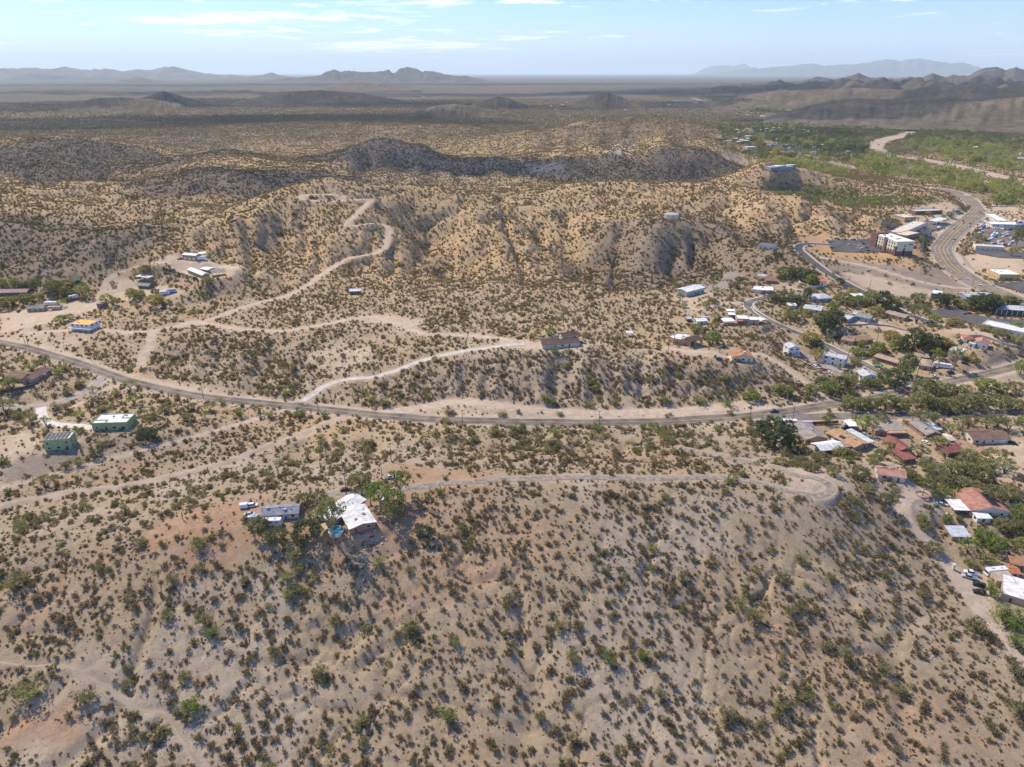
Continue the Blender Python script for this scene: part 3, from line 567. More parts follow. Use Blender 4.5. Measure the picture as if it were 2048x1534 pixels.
 ('petrol_canopy', 'pale blue petrol station canopy on posts', 'canopy', [W((1856,448),(1872,452),30,5.0,'can',.6,'w_white','r_canopyblue')]),
 ('shop', 'white flat roofed shop with a grey forecourt behind the hotel', 'shop', [W((1804,462),(1848,466),14,4.5,'flat',.5,'w_offwhite','r_cream', vents=2)]),
 ('shop', 'brown walled flat shop directly behind the hotel roof', 'shop', [W((1812,477),(1838,478),14,4.5,'flat',.5,'w_brown','r_cream')]),
 ('dealership', 'white car dealership with a blue entrance block', 'dealership', [
    W((1983,456),(2040,460),18,5.5,'flat',.6,'w_offwhite','r_white', vents=2), W((1996,447),(2013,449),52,5.5,'flat',.5,'w_offwhite','r_white'), W((2036,461),(2060,463),14,6.0,'flat',.4,'w_vividblue','r_vividblue')]),
 ('shop', 'long white shop row beside the dealership car park', 'shop', [W((1950,500),(2008,503),12,4.5,'flat',.5,'w_offwhite','r_cream', vents=2)]),
 ('restaurant', 'tan restaurant with a dark topped flat roof near the highway', 'restaurant', [W((1997,560),(2039,560.5),22,5.0,'flat',.7,'w_mustard','r_white', vents=5), W((1981,551),(1997,558),16,3.6,'flat',.3,'w_brickred','r_redfaded')]),
 ('shop', 'blue walled shop with a white flat roof below the bare slope', 'shop', [W((1861,595),(1882,599),13,4.0,'flat',.4,'w_bluegrey','r_white')]),
 ('house', 'blue grey building with a jumbled roof behind the dark tree row', 'building', [W((1932,603),(1958,603.5),13,4.2,'gx',1.2,'w_bluegrey','r_greylight', vents=3), W((1958,602),(1985,602),12,4.0,'gx',1.2,'w_bluegrey','r_greylight')]),
 ('shop', 'supermarket with a pale roof and dark glass front at the right edge', 'shop', [W((1990,631),(2075,635),17,4.6,'flat',.6,'w_darkglass','r_greylight', vents=4)]),
 ('shop', 'long white walled building with a brown roof edge at the right edge', 'shop', [W((1962,656),(2085,688),14,3.5,'flat',.5,'w_white','r_metalwhite')]),
 ('warehouse', 'long blue grey warehouse in the small town beyond the lit ridge', 'warehouse', [W((1541,344),(1585,344),18,6,'flat',.4,'w_bluegrey','r_greylight'), W((1555,338),(1592,336),16,7,'flat',.4,'w_bluegrey','r_white')]),
 ('warehouse', 'pale green and white box warehouse in the distant town', 'warehouse', [W((1494,301),(1514,301),20,9,'flat',.4,'w_palegreen','r_white')]),
 ('shop', 'orange roofed building beside the distant highway', 'shop', [W((1543,309),(1573,309),26,5,'gx',2,'w_orange','r_orangered')]),
 ('shop', 'teal grey roofed building beside the distant highway', 'shop', [W((1566,295),(1592,295.5),30,6,'hip',3,'w_bluegrey','r_teal')]),
]
FAR_HOUSES = [(1515,262,14,'r_white'),(1533,260,10,'r_metal'),(1545,258,13,'r_white'),(1553,255,9,'r_cream'),(1540,279,9,'r_white'),(1552,282,10,'r_teal'),(1565,279,8,'r_white'),(1480,284,16,'r_metal'),(1464,281,12,'r_white'),
 (1490,275,12,'r_cream'),(1611,250,10,'r_metal'),(1688,281,14,'r_greylight'),(1700,284,10,'r_greylight'),(1645,288,7,'r_white'),(1680,291,8,'r_metal'),(1705,297,9,'r_greylight'),(1577,299,8,'r_white'),(1592,298,7,'r_white'),
 (1500,290,9,'r_white'),(1472,287,10,'r_metal'),(1455,285,9,'r_white'),(1440,281,8,'r_cream'),(1604,263,6,'r_white'),(1612,265,6,'r_white'),(1626,264,6,'r_cream'),(1620,287,6,'r_white'),(1588,259,9,'r_metal'),
 (1486,264,8,'r_white'),(1475,268,7,'r_metal'),(1470,262,7,'r_white'),(1205,200,6,'r_white'),(1225,199,6,'r_cream'),(1040,194,6,'r_white'),(1345,203,6,'r_metal'),(1240,219,7,'r_white'),(1130,206,6,'r_metal'),
 (2008,313,16,'r_greybrown'),(1985,309,14,'r_brownlight'),(2030,320,12,'r_greylight'),(1962,302,12,'r_greylight'),(1990,318,8,'r_cream'),(2040,310,9,'r_white'),(1948,297,8,'r_white'),(825,199,5,'r_white'),(845,195,5,'r_metal'),(1100,213,5,'r_white')]
def rect_of(w):
    A = ground(*w['a']); B = ground(*w['b'])
    u = Vector((B.x - A.x, B.y - A.y, 0)); L = u.length; u.normalize()
    v = Vector((-u.y, u.x, 0))
    if isinstance(w['d'], tuple):
        Cc = ground(*w['d']); dep = abs((Cc - B).dot(v))
    else:
        dep = float(w['d'])
    return A, u, v, L, dep
def flatten(cx, cy, u, v, hx, hy, z, blend):
    rr = math.hypot(hx, hy) + blend + 2
    m = np.nonzero((np.abs(X - cx) < rr) & (np.abs(Y - cy) < rr))
    if len(m[0]) == 0: return
    dx, dy = X[m] - cx, Y[m] - cy
    a = np.abs(dx * u.x + dy * u.y) - hx; b = np.abs(dx * v.x + dy * v.y) - hy
    d = np.hypot(np.maximum(a, 0), np.maximum(b, 0))
    cellw = math.hypot(cx, cy) * (ths[1] - ths[0])
    wg = 1 - sstep(cellw, cellw + blend, d)
    Z[m] = Z[m] * (1 - wg) + z * wg
for spec in HOUSES:
    z0 = None
    for w in spec[3]:
        A, u, v, L, dep = rect_of(w)
        c = A + u * (L / 2) + v * (dep / 2)
        w.update(A=A, u=u, v=v, L=L, dep=dep, c=c)
    main = max(spec[3], key=lambda q: q['L'] * q['dep'])
    z0 = sum((gz(w['A'].x + w['u'].x * w['L'] * s, w['A'].y + w['u'].y * w['L'] * s)) for w in [main] for s in (0, .5, 1)) / 3
    for w in spec[3]: w['z'] = z0
for spec in HOUSES:
    for w in spec[3]:
        flatten(w['c'].x, w['c'].y, w['u'], w['v'], w['L'] / 2 + 1.0, w['dep'] / 2 + 1.0, w['z'], 5.0)
# ------------------------------------------------------------------ material helpers
def nodes_of(name):
    m = bpy.data.materials.new(name); m.use_nodes = True
    nt = m.node_tree; b = nt.nodes['Principled BSDF']
    return m, nt.nodes, nt.links, b
def N(nodes, kind, **kw):
    n = nodes.new(kind)
    for k, v in kw.items():
        if k in n.inputs.keys() and not hasattr(n, k): n.inputs[k].default_value = v
        else: setattr(n, k, v)
    return n
def mixrgb(nodes, links, fac, a, b, blend='MIX'):
    n = nodes.new('ShaderNodeMix'); n.data_type = 'RGBA'; n.blend_type = blend; n.clamp_factor = True
    for i, v in ((0, fac), (6, a), (7, b)):
        if isinstance(v, (int, float)): n.inputs[i].default_value = v
        elif isinstance(v, tuple): n.inputs[i].default_value = v if len(v) == 4 else v + (1,)
        else: links.new(v, n.inputs[i])
    return n.outputs[2]
def mth(nodes, links, op, a, b=None, c=None, clamp=False):
    n = nodes.new('ShaderNodeMath'); n.operation = op; n.use_clamp = clamp
    for i, v in enumerate((a, b, c)):
        if v is None: continue
        if isinstance(v, (int, float)): n.inputs[i].default_value = v
        else: links.new(v, n.inputs[i])
    return n.outputs[0]
def noise_tex(nodes, links, vec, scale, detail=4, rough=.55, dist=0.0):
    n = nodes.new('ShaderNodeTexNoise')
    n.inputs['Scale'].default_value = scale; n.inputs['Detail'].default_value = detail
    n.inputs['Roughness'].default_value = rough; n.inputs['Distortion'].default_value = dist
    if vec is not None: links.new(vec, n.inputs['Vector'])
    return n.outputs['Fac']
def rampf(nodes, links, fac, p0, p1, v0=0.0, v1=1.0):
    n = nodes.new('ShaderNodeMapRange'); n.interpolation_type = 'SMOOTHSTEP'
    links.new(fac, n.inputs[0])
    for i, v in ((1, p0), (2, p1), (3, v0), (4, v1)): n.inputs[i].default_value = v
    return n.outputs[0]

# ------------------------------------------------------------------ zones on the ground (drawn round in pixels, kept as places)
def in_poly(px, py, poly):
    inside = np.zeros(px.shape, bool)
    n = len(poly)
    for i in range(n):
        x1, y1 = poly[i]; x2, y2 = poly[(i + 1) % n]
        c = ((y1 > py) != (y2 > py)) & (px < (x2 - x1) * (py - y1) / (y2 - y1 + 1e-12) + x1)
        inside ^= c
    return inside
def zone_mask(poly_px, soft=6.0, jitter=6.0, XX=None, YY=None):
    """1 inside a place outlined in pixels, ragged edge; soft by averaging jittered tests"""
    XX = X if XX is None else XX; YY = Y if YY is None else YY
    P = [ground(*p) for p in poly_px]
    P = [(p.x, p.y) for p in P]
    xs = [p[0] for p in P]; ys = [p[1] for p in P]
    pad = soft + jitter + 5
    m = np.nonzero((XX > min(xs) - pad) & (XX < max(xs) + pad) & (YY > min(ys) - pad) & (YY < max(ys) + pad))
    out = np.zeros(XX.shape)
    if len(m[0]) == 0: return out
    x, y = XX[m], YY[m]
    jx = jitter * perlin(x / (jitter * 2 + 1) + 5, y / (jitter * 2 + 1)); jy = jitter * perlin(x / (jitter * 2 + 1), y / (jitter * 2 + 1) + 9)
    acc = np.zeros(x.shape)
    for ox, oy in ((0, 0), (1, 0), (-1, 0), (0, 1), (0, -1), (.7, .7), (-.7, .7), (.7, -.7), (-.7, -.7)):
        acc += in_poly(x + jx + ox * soft, y + jy + oy * soft, P)
    out[m] = acc / 9.0
    return out
SOIL = {'pale': (.33, .252, .153), 'tan': (.385, .268, .138), 'white': (.40, .335, .25), 'orange': (.37, .225, .125), 'brown': (.235, .17, .115),
        'grey': (.225, .183, .142), 'darkgrey': (.15, .135, .12), 'green': (.10, .10, .045), 'scrub': (.165, .13, .088), 'lot': (.47, .37, .26), 'asphalt': (.075, .072, .07),
        'amber': (.40, .24, .11), 'red': (.33, .19, .13), 'yellowgrass': (.34, .28, .13)}
base = np.zeros(X.shape + (3,)); base[:] = SOIL['pale']
def paint(mask, key, k=1.0):
    global base
    c = np.array(SOIL[key] if isinstance(key, str) else key)
    mk = (mask * k)[..., None]
    base = base * (1 - mk) + c * mk
n1 = perlin(X / 70 + 40, Y / 70); n2 = perlin(X / 23 + 7, Y / 23 + 3); n3 = perlin(X / 260 + 11, Y / 260); n4 = perlin(X / 9 + 1, Y / 9 + 2)
# hills: warmer; plain: browner and scrubbier with distance
paint(sstep(560, 760, RR + 60 * n1) * (1 - sstep(2300, 3000, RR)), 'tan', .9)
paint(sstep(1200, 1500, RR) * sstep(.0, .5, n3 + .3 * n1), 'brown', .55)
paint(sstep(1900, 2800, RR + 300 * n3), 'scrub', .92)
paint(sstep(4500, 7500, RR), (.115, .095, .068), .9)
near = 1 - sstep(480, 620, RR)
paint(near * sstep(.12, .5, n1 + .45 * n2), 'white', .5)
paint(near * sstep(.10, .55, -n1 + .4 * n2 - .1), 'orange', .42)
paint((1 - near) * sstep(.2, .6, n2 + .5 * n1) * (1 - sstep(1800, 2600, RR)), 'white', .25)
paint((1 - near) * sstep(.15, .6, -n2 + .5 * n3) * (1 - sstep(1800, 2600, RR)), 'red', .30)
ZONES = [
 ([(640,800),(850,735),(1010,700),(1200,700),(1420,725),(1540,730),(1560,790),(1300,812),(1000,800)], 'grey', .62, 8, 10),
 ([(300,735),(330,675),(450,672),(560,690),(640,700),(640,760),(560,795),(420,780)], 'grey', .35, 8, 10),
 ([(1220,790),(1240,700),(1330,700),(1330,790)], 'white', .3, 4, 8),
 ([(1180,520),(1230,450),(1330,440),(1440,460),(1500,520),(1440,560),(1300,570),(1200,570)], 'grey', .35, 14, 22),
 ([(640,350),(720,290),(790,275),(900,310),(1000,320),(960,370),(760,380),(650,370)], 'grey', .55, 25, 40),
 ([(290,1105),(320,1045),(420,1015),(500,1003),(600,1010),(640,1050),(560,1065),(500,1110),(380,1130)], 'orange', .85, 3, 6),
 ([(640,1000),(780,985),(850,1000),(880,1050),(830,1075),(760,1100),(680,1130),(600,1120),(600,1040)], 'orange', .6, 3, 6),
 ([(760,960),(800,925),(850,935),(1000,950),(1020,975),(870,985),(790,975)], 'orange', .8, 3, 5),
 ([(1560,985),(1580,940),(1640,935),(1700,960),(1690,1000),(1640,1010)], 'lot', .8, 3, 4),
 ([(0,1420),(90,1395),(170,1400),(190,1450),(120,1500),(0,1520)], 'orange', .75, 4, 6),
 ([(1790,1000),(1810,975),(1870,960),(1935,985),(1930,1010),(1880,1010),(1830,1020),(1815,1050)], 'lot', .95, 2.5, 3),
 ([(1895,1130),(1930,1140),(1990,1150),(1995,1200),(1980,1230),(2048,1300),(2048,1330),(1960,1235)], 'lot', .9, 2, 3),
 ([(0,690),(40,675),(220,735),(330,760),(480,790),(600,808),(780,826),(760,836),(600,820),(400,800),(250,765),(100,720)], 'lot', .75, 3, 4),
 ([(0,629),(60,618),(205,597),(222,608),(147,638),(80,652),(0,668)], 'lot', .95, 3, 4),
 ([(0,668),(60,660),(140,665),(205,668),(160,690),(120,705),(60,685)], 'lot', .6, 3, 5),
 ([(310,523),(360,510),(420,520),(490,535),(480,548),(440,560),(395,562),(345,543)], 'lot', .95, 2.5, 3),
 ([(345,545),(395,562),(480,555),(480,575),(420,580),(350,572)], 'red', .55, 3, 5),
 ([(205,590),(225,556),(300,570),(370,585),(345,598),(300,592),(250,602)], 'lot', .85, 3, 4),
 ([(300,560),(330,545),(350,548),(345,572),(310,575)], 'grey', .6, 3, 4),
 ([(1000,683),(1050,680),(1090,690),(1160,690),(1180,688),(1175,702),(1150,704),(1080,702),(1010,698)], 'lot', .9, 2.5, 3),
 ([(780,828),(900,800),(1010,808),(1200,820),(1400,812),(1540,805),(1545,822),(1440,834),(1200,840),(960,838)], 'lot', .65, 3, 5),
 ([(590,735),(640,690),(740,700),(760,725),(680,735)], 'lot', .6, 3, 5),
 ([(700,640),(780,628),(850,640),(840,655),(770,650)], 'lot', .7, 3, 5),
 ([(1340,600),(1400,570),(1470,545),(1480,560),(1430,600),(1380,615)], 'lot', .6, 4, 6),
 ([(1330,705),(1340,690),(1450,700),(1520,705),(1510,735),(1440,720)], 'lot', .6, 3, 4),
 ([(1640,512),(1700,520),(1850,545),(1960,575),(1900,590),(1800,605),(1740,585),(1690,560),(1650,535)], 'grey', .95, 3, 5),
 ([(1680,545),(1740,548),(1830,575),(1890,585),(1830,592),(1760,590),(1720,570)], 'lot', .75, 3, 5),
 ([(1640,470),(1660,470),(1660,500),(1780,510),(1830,500),(1870,515),(1880,528),(1790,522),(1690,512),(1640,505),(1600,480)], 'amber', .9, 2.5, 3),
 ([(1835,505),(1885,535),(1925,562),(1880,565),(1840,545)], 'grey', .7, 3, 4),
 ([(1890,515),(1960,505),(2048,512),(2048,550),(1980,552),(1930,545),(1905,530)], 'lot', .8, 3, 4),
 ([(1810,420),(1900,405),(1940,430),(1890,480),(1850,470),(1800,470)], 'lot', .75, 3, 4),
 ([(1945,430),(1990,410),(2048,412),(2048,445),(1965,450)], 'lot', .7, 3, 4),
 ([(1520,370),(1600,365),(1700,375),(1800,392),(1870,397),(1830,412),(1720,412),(1620,402),(1560,392)], 'green', .8, 6, 10),
 ([(1390,185),(1500,193),(1640,215),(1760,250),(1780,275),(1730,300),(1640,285),(1560,240),(1450,210)], 'green', .5, 20, 40),
 ([(1700,330),(1760,310),(1830,325),(2048,385),(2048,420),(1960,400),(1880,375),(1760,350)], 'green', .5, 8, 14),
 ([(1800,285),(1860,260),(2048,265),(2048,345),(1900,320)], 'green', .45, 12, 20),
 ([(1460,300),(1520,255),(1600,262),(1700,290),(1740,320),(1620,310),(1530,305)], 'pale', .5, 8, 16),
 ([(1440,300),(1480,310),(1500,325),(1440,322)], 'lot', .7, 6, 10),
 ([(1210,285),(1260,275),(1280,300),(1240,318),(1215,310)], 'white', .9, 8, 12),
 ([(1050,330),(1120,325),(1130,345),(1060,345)], 'lot', .7, 6, 12),
 ([(600,393),(640,385),(720,390),(730,402),(640,403)], 'grey', .5, 3, 5),
 ([(1848,622),(1905,617),(1960,638),(2060,648),(2060,690),(1960,655),(1900,637)], 'asphalt', 0, 2, 2),
 ([(0,870),(70,865),(80,890),(40,925),(0,930)], 'lot', .8, 3, 4),
 ([(0,940),(60,905),(140,905),(250,905),(160,925),(80,950),(0,970)], 'grey', .8, 2.5, 4),
 ([(130,880),(280,860),(380,870),(330,895),(220,915),(180,905)], 'grey', .5, 3, 5),
 ([(1880,660),(1930,655),(2048,690),(2048,700),(1960,690)], 'lot', .7, 3, 4),
 ([(1870,745),(1930,725),(2048,695),(2048,718),(1960,742),(1890,760)], 'brown', .4, 3, 4),
 ([(1900,770),(2048,735),(2048,790),(1960,782)], 'lot', .8, 3, 4),
 ([(1960,700),(2048,697),(2048,722),(1990,735)], 'darkgrey', .6, 2.5, 3),
 ([(1640,850),(1700,845),(1730,870),(1700,880),(1650,870)], 'grey', .7, 2.5, 3),
 ([(1760,885),(1840,875),(1845,900),(1780,905)], 'grey', .6, 2.5, 3),
 ([(1985,885),(2048,880),(2048,960),(2000,960),(1960,915)], 'lot', .85, 3, 4),
 ([(1905,875),(1945,885),(2000,892),(1990,905),(1940,902),(1915,890)], 'red', .7, 2, 2.5),
 ([(1710,670),(1900,660),(1960,640),(1900,690),(1750,690)], 'lot', 0, 3, 4),
 ([(1675,640),(1700,625),(1790,655),(1850,672),(1800,668),(1720,652)], 'lot', .8, 2.5, 3),
 ([(1600,690),(1690,690),(1720,730),(1690,745),(1640,735)], 'brown', .5, 3, 4),
 ([(1590,705),(1640,735),(1720,765),(1750,790),(1640,770)], 'grey', .5, 3, 4),
]
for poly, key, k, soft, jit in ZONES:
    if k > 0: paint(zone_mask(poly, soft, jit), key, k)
# riverbed and track shoulders
idx, dist, _v = path_near(RIVER_PATH, 60, RIVER_Z)
mk = np.zeros(X.shape); mk[idx] = 1 - sstep(24, 42, dist); paint(mk, (.38, .30, .22), .9)
for name, label, pts, width, mkey, sh, up in ROADS:
    path, z = ROAD_GEO[name]
    idx, dist, _v = path_near(path, width / 2 + sh * 1.2, z)
    if dist is None: continue
    if name == 'footpath': continue
    mk = np.zeros(X.shape); mk[idx] = 1 - sstep(width / 2, width / 2 + sh * 1.1, dist * (1 + .25 * n4[idx]))
    paint(mk, 'lot', .8 if mkey != 'asphalt_worn' else .45)
ROADMASK = np.zeros(X.shape)
for name, label, pts, width, mkey, sh, up in ROADS:
    path, z = ROAD_GEO[name]
    idx, dist, _v = path_near(path, width / 2 + 6, z)
    if dist is None: continue
    ROADMASK[idx] = np.maximum(ROADMASK[idx], 1 - sstep(width / 2 + .6, width / 2 + 2.2, dist))
idx, dist, _v = path_near(RIVER_PATH, 40, RIVER_Z)
ROADMASK[idx] = np.maximum(ROADMASK[idx], 1 - sstep(16, 26, dist))
base *= (1 + .10 * n4 + .06 * perlin(X / 3.1, Y / 3.1))[..., None]

# ------------------------------------------------------------------ ground mesh
def grid_mesh(name, Xa, Ya, Za):
    nr, nt = Xa.shape
    me = bpy.data.meshes.new(name)
    co = np.empty((nr * nt, 3), np.float32)
    co[:, 0] = Xa.ravel(); co[:, 1] = Ya.ravel(); co[:, 2] = Za.ravel()
    i = np.arange(nr * nt).reshape(nr, nt)
    q = np.stack([i[:-1, :-1], i[:-1, 1:], i[1:, 1:], i[1:, :-1]], -1).reshape(-1, 4)
    me.vertices.add(nr * nt); me.vertices.foreach_set('co', co.ravel())
    me.loops.add(q.size); me.loops.foreach_set('vertex_index', q.astype(np.int32).ravel())
    me.polygons.add(len(q)); me.polygons.foreach_set('loop_start', np.arange(0, q.size, 4, dtype=np.int32))
    me.polygons.foreach_set('loop_total', np.full(len(q), 4, np.int32))
    me.polygons.foreach_set('use_smooth', np.ones(len(q), bool))
    me.update(calc_edges=True); me.validate()
    return me
def link(name, me, mats=(), parent=None, kind=None, label=None, cat=None, group=None):
    o = bpy.data.objects.new(name, me)
    if me is not None:
        for m in mats:
            if m is not None: me.materials.append(m)
    COL.objects.link(o)
    if parent is not None: o.parent = parent
    if kind: o['kind'] = kind
    if label: o['label'] = label
    if cat: o['category'] = cat
    if group: o['group'] = group
    return o
gme = grid_mesh('ground', X, Y, Z)
att = gme.color_attributes.new('soil', 'FLOAT_COLOR', 'POINT')
rgba = np.ones((X.size, 4), np.float32); rgba[:, :3] = np.clip(base.reshape(-1, 3), .02, .8)
att.data.foreach_set('color', rgba.ravel())
bare = gme.attributes.new('bare', 'FLOAT', 'POINT')
bare.data.foreach_set('value', ROADMASK.ravel().astype(np.float32))

m, nd, lk, b = nodes_of('desert_soil')
geo = nd.new('ShaderNodeNewGeometry'); pos = geo.outputs['Position']
at = nd.new('ShaderNodeAttribute'); at.attribute_name = 'soil'
dist_n = nd.new('ShaderNodeVectorMath'); dist_n.operation = 'LENGTH'; lk.new(pos, dist_n.inputs[0]); rad = dist_n.outputs['Value']
fineA = noise_tex(nd, lk, pos, .9, 6, .65)
fineB = noise_tex(nd, lk, pos, .13, 5, .6, .6)
patch = noise_tex(nd, lk, pos, .035, 5, .6, .4)
grain = noise_tex(nd, lk, pos, 1.6, 5, .7)
grit = noise_tex(nd, lk, pos, .42, 6, .72, .8)
fine_k = mth(nd, lk, 'MULTIPLY_ADD', mth(nd, lk, 'SUBTRACT', grain, .5), .9, mth(nd, lk, 'MULTIPLY_ADD', mth(nd, lk, 'SUBTRACT', grit, .5), 1.1, 1.0))
soil_v = nd.new('ShaderNodeVectorMath'); soil_v.operation = 'SCALE'; lk.new(at.outputs['Color'], soil_v.inputs[0]); lk.new(fine_k, soil_v.inputs['Scale'])
c0 = mixrgb(nd, lk, rampf(nd, lk, fineB, .35, .75, 0, .30), soil_v.outputs[0], (.35, .295, .235))
c1 = mixrgb(nd, lk, rampf(nd, lk, patch, .5, .75, 0, .30), c0, (.30, .205, .128))
# pebbles and dead grass: small darker specks
v = nd.new('ShaderNodeTexVoronoi'); v.inputs['Scale'].default_value = .75; lk.new(pos, v.inputs['Vector'])
speck = rampf(nd, lk, v.outputs['Distance'], .12, .32, 1, 0)
spn = rampf(nd, lk, noise_tex(nd, lk, pos, .22, 3), .48, .62)
nearf = rampf(nd, lk, rad, 500, 900, 1, 0)
spk = mth(nd, lk, 'MULTIPLY', mth(nd, lk, 'MULTIPLY', speck, spn), mth(nd, lk, 'MULTIPLY', nearf, .7))
c2 = mixrgb(nd, lk, spk, c1, (.15, .115, .08))
# far scrub cover, too small to be built bush by bush
v2 = nd.new('ShaderNodeTexVoronoi'); v2.inputs['Scale'].default_value = .11; v2.inputs['Randomness'].default_value = 1; lk.new(pos, v2.inputs['Vector'])
sc1 = rampf(nd, lk, v2.outputs['Distance'], .2, .62, 1, 0)
sc2 = rampf(nd, lk, noise_tex(nd, lk, pos, .006, 6, .62, .5), .36, .62)
sc3 = rampf(nd, lk, noise_tex(nd, lk, pos, .022, 5, .7, .3), .38, .62)
farf = rampf(nd, lk, rad, 1600, 2700)
scrub = mth(nd, lk, 'MULTIPLY', farf, mth(nd, lk, 'MULTIPLY_ADD', sc1, .35, mth(nd, lk, 'MULTIPLY_ADD', sc2, .33, mth(nd, lk, 'MULTIPLY', sc3, .32))))
bat = nd.new('ShaderNodeAttribute'); bat.attribute_name = 'bare'
scrub = mth(nd, lk, 'MULTIPLY', scrub, mth(nd, lk, 'SUBTRACT', 1.0, bat.outputs['Fac']))
c3 = mixrgb(nd, lk, mth(nd, lk, 'MULTIPLY', scrub, 1.6, clamp=True), c2, (.088, .075, .052))
lk.new(c3, b.inputs['Base Color'])
b.inputs['Roughness'].default_value = .95
b.inputs['Specular IOR Level'].default_value = .08
bump = nd.new('ShaderNodeBump'); bump.inputs['Strength'].default_value = .75; bump.inputs['Distance'].default_value = .5
hgt = mth(nd, lk, 'MULTIPLY_ADD', fineA, .45, mth(nd, lk, 'MULTIPLY', noise_tex(nd, lk, pos, .25, 5, .6), 1.0))
lk.new(hgt, bump.inputs['Height']); lk.new(bump.outputs[0], b.inputs['Normal'])
M_SOIL = m
ground_o = link('ground', gme, [M_SOIL], kind='structure', label='pale stony desert ground with ridges, gullies and scrub hills')

# ------------------------------------------------------------------ plain materials
MATS = {}
def mat(key, col, rough=.8, var=.12, scale=.6, spec=.2, metal=0.0, bumpk=0.0):
    if key in MATS: return MATS[key]
    m, nd, lk, b = nodes_of(key)
    geo = nd.new('ShaderNodeNewGeometry')
    n = noise_tex(nd, lk, geo.outputs['Position'], scale, 5, .6, .3)
    dk = tuple(c * (1 - var * 1.6) for c in col); lt = tuple(min(.9, c * (1 + var)) for c in col)
    lk.new(mixrgb(nd, lk, rampf(nd, lk, n, .3, .7), dk, lt), b.inputs['Base Color'])
    b.inputs['Roughness'].default_value = rough; b.inputs['Specular IOR Level'].default_value = spec
    b.inputs['Metallic'].default_value = metal
    if bumpk:
        bp = nd.new('ShaderNodeBump'); bp.inputs['Strength'].default_value = bumpk
        lk.new(noise_tex(nd, lk, geo.outputs['Position'], scale * 6, 3), bp.inputs['Height']); lk.new(bp.outputs[0], b.inputs['Normal'])
    MATS[key] = m
    return m
for k, c, r, vv, s in [('asphalt', (.175, .15, .125), .9, .26, .11), ('asphalt_dark', (.105, .10, .098), .9, .15, .12), ('highway', (.20, .165, .13), .9, .15, .06), ('asphalt_worn', (.31, .26, .205), .95, .25, .5),
                       ('concrete', (.47, .43, .37), .9, .12, .3), ('concrete_white', (.58, .55, .49), .9, .08, .3), ('dirt_pale', (.44, .35, .26), 1, .12, .25), ('sand', (.38, .30, .22), 1, .12, .12),
                       ('gravel', (.31, .275, .24), 1, .15, .5), ('kerb', (.55, .51, .46), .9, .1, .5), ('paint_white', (.62, .61, .58), .7, .15, .4), ('paint_yellow', (.55, .38, .10), .7, .15, .4),
                       ('river_sand', (.38, .30, .22), 1, .12, .02)]:
    mat(k, c, r, vv, s, .1)

# ------------------------------------------------------------------ road ribbons
def ribbon(name, path, z, width, up, material, label=None, ragged=0.0, offset=0.0, parent=None, dash=None, kind='structure', cols=5):
    d = np.gradient(path, axis=0); d /= np.maximum(np.linalg.norm(d, axis=1, keepdims=True), 1e-9)
    nrm = np.stack([d[:, 1], -d[:, 0]], 1)
    s = np.concatenate([[0], np.cumsum(np.linalg.norm(np.diff(path, axis=0), axis=1))])
    vs, fs = [], []
    wob = np.array([perlin(np.array([q / 7.0]), np.array([width]))[0] for q in s]) if ragged else np.zeros(len(s))
    wob2 = np.array([perlin(np.array([q / 6.0 + 50]), np.array([width]))[0] for q in s]) if ragged else np.zeros(len(s))
    us = np.linspace(-1, 1, cols)
    for i in range(len(path)):
        for u in us:
            k = offset + u * width / 2 + (ragged * (wob[i] if u < 0 else wob2[i]) if abs(u) == 1 else 0)
            vs.append([path[i, 0] + nrm[i, 0] * k, path[i, 1] + nrm[i, 1] * k, up - (.06 if abs(u) == 1 and ragged else 0)])
    for i in range(len(path) - 1):
        if dash and (s[i] // dash) % 2: continue
        for j in range(cols - 1):
            a = i * cols + j
            fs.append((a, a + cols, a + cols + 1, a + 1))
    va = np.array(vs); va[:, 2] += hgrid(va[:, 0], va[:, 1])
    me = bpy.data.meshes.new(name); me.from_pydata(va.tolist(), [], fs); me.update()
    for p in me.polygons: p.use_smooth = True
    if me.polygons and me.polygons[0].normal.z < 0: me.flip_normals()
    return link(name, me, [MATS[material]], parent=parent, kind=None if parent else kind, label=label)
PLAIN = {'main_road': 'road', 'side_road': 'road', 'residential_road': 'road', 'hotel_road': 'road', 'highway': 'highway', 'far_highway': 'highway', 'ridge_driveway': 'driveway', 'back_lane': 'lane',
         'concrete_driveway': 'driveway', 'house_driveway': 'driveway', 'left_lane': 'lane', 'left_path': 'path', 'footpath': 'footpath', 'right_driveway': 'driveway'}
for name, label, pts, width, mkey, sh, up in ROADS:
    path, z = ROAD_GEO[name]
    soft = mkey in ('dirt_pale', 'sand', 'gravel', 'asphalt_worn')
    o = ribbon(PLAIN.get(name, 'dirt_track'), path, z, width, up, mkey, label, ragged=width * .10 if soft else 0)
    if name == 'main_road':
        for off in (-.12, .12): ribbon('centre_line', path, z, .16, up + .02, 'paint_yellow', offset=off, parent=o, cols=2)
        for off in (-width / 2 + .45, width / 2 - .45): ribbon('edge_line', path, z, .16, up + .02, 'paint_white', offset=off, parent=o, cols=2)
    if name in ('highway', 'far_highway'):
        for off in (-2.1, 2.1): ribbon('turn_lane_line', path, z, .5, up + .04, 'paint_yellow', offset=off, parent=o, cols=2)
        for off in (-6.2, 6.2): ribbon('lane_line', path, z, .35, up + .04, 'paint_white', offset=off, parent=o, cols=2, dash=9)
        for off in (-10.6, 10.6): ribbon('edge_line', path, z, .4, up + .04, 'paint_white', offset=off, parent=o, cols=2)
    if name in ('residential_road', 'hotel_road'):
        for off in (-width / 2 - .5, width / 2 + .5): ribbon('kerb', path, z, 1.0, up + .12, 'kerb', offset=off, parent=o, cols=3)
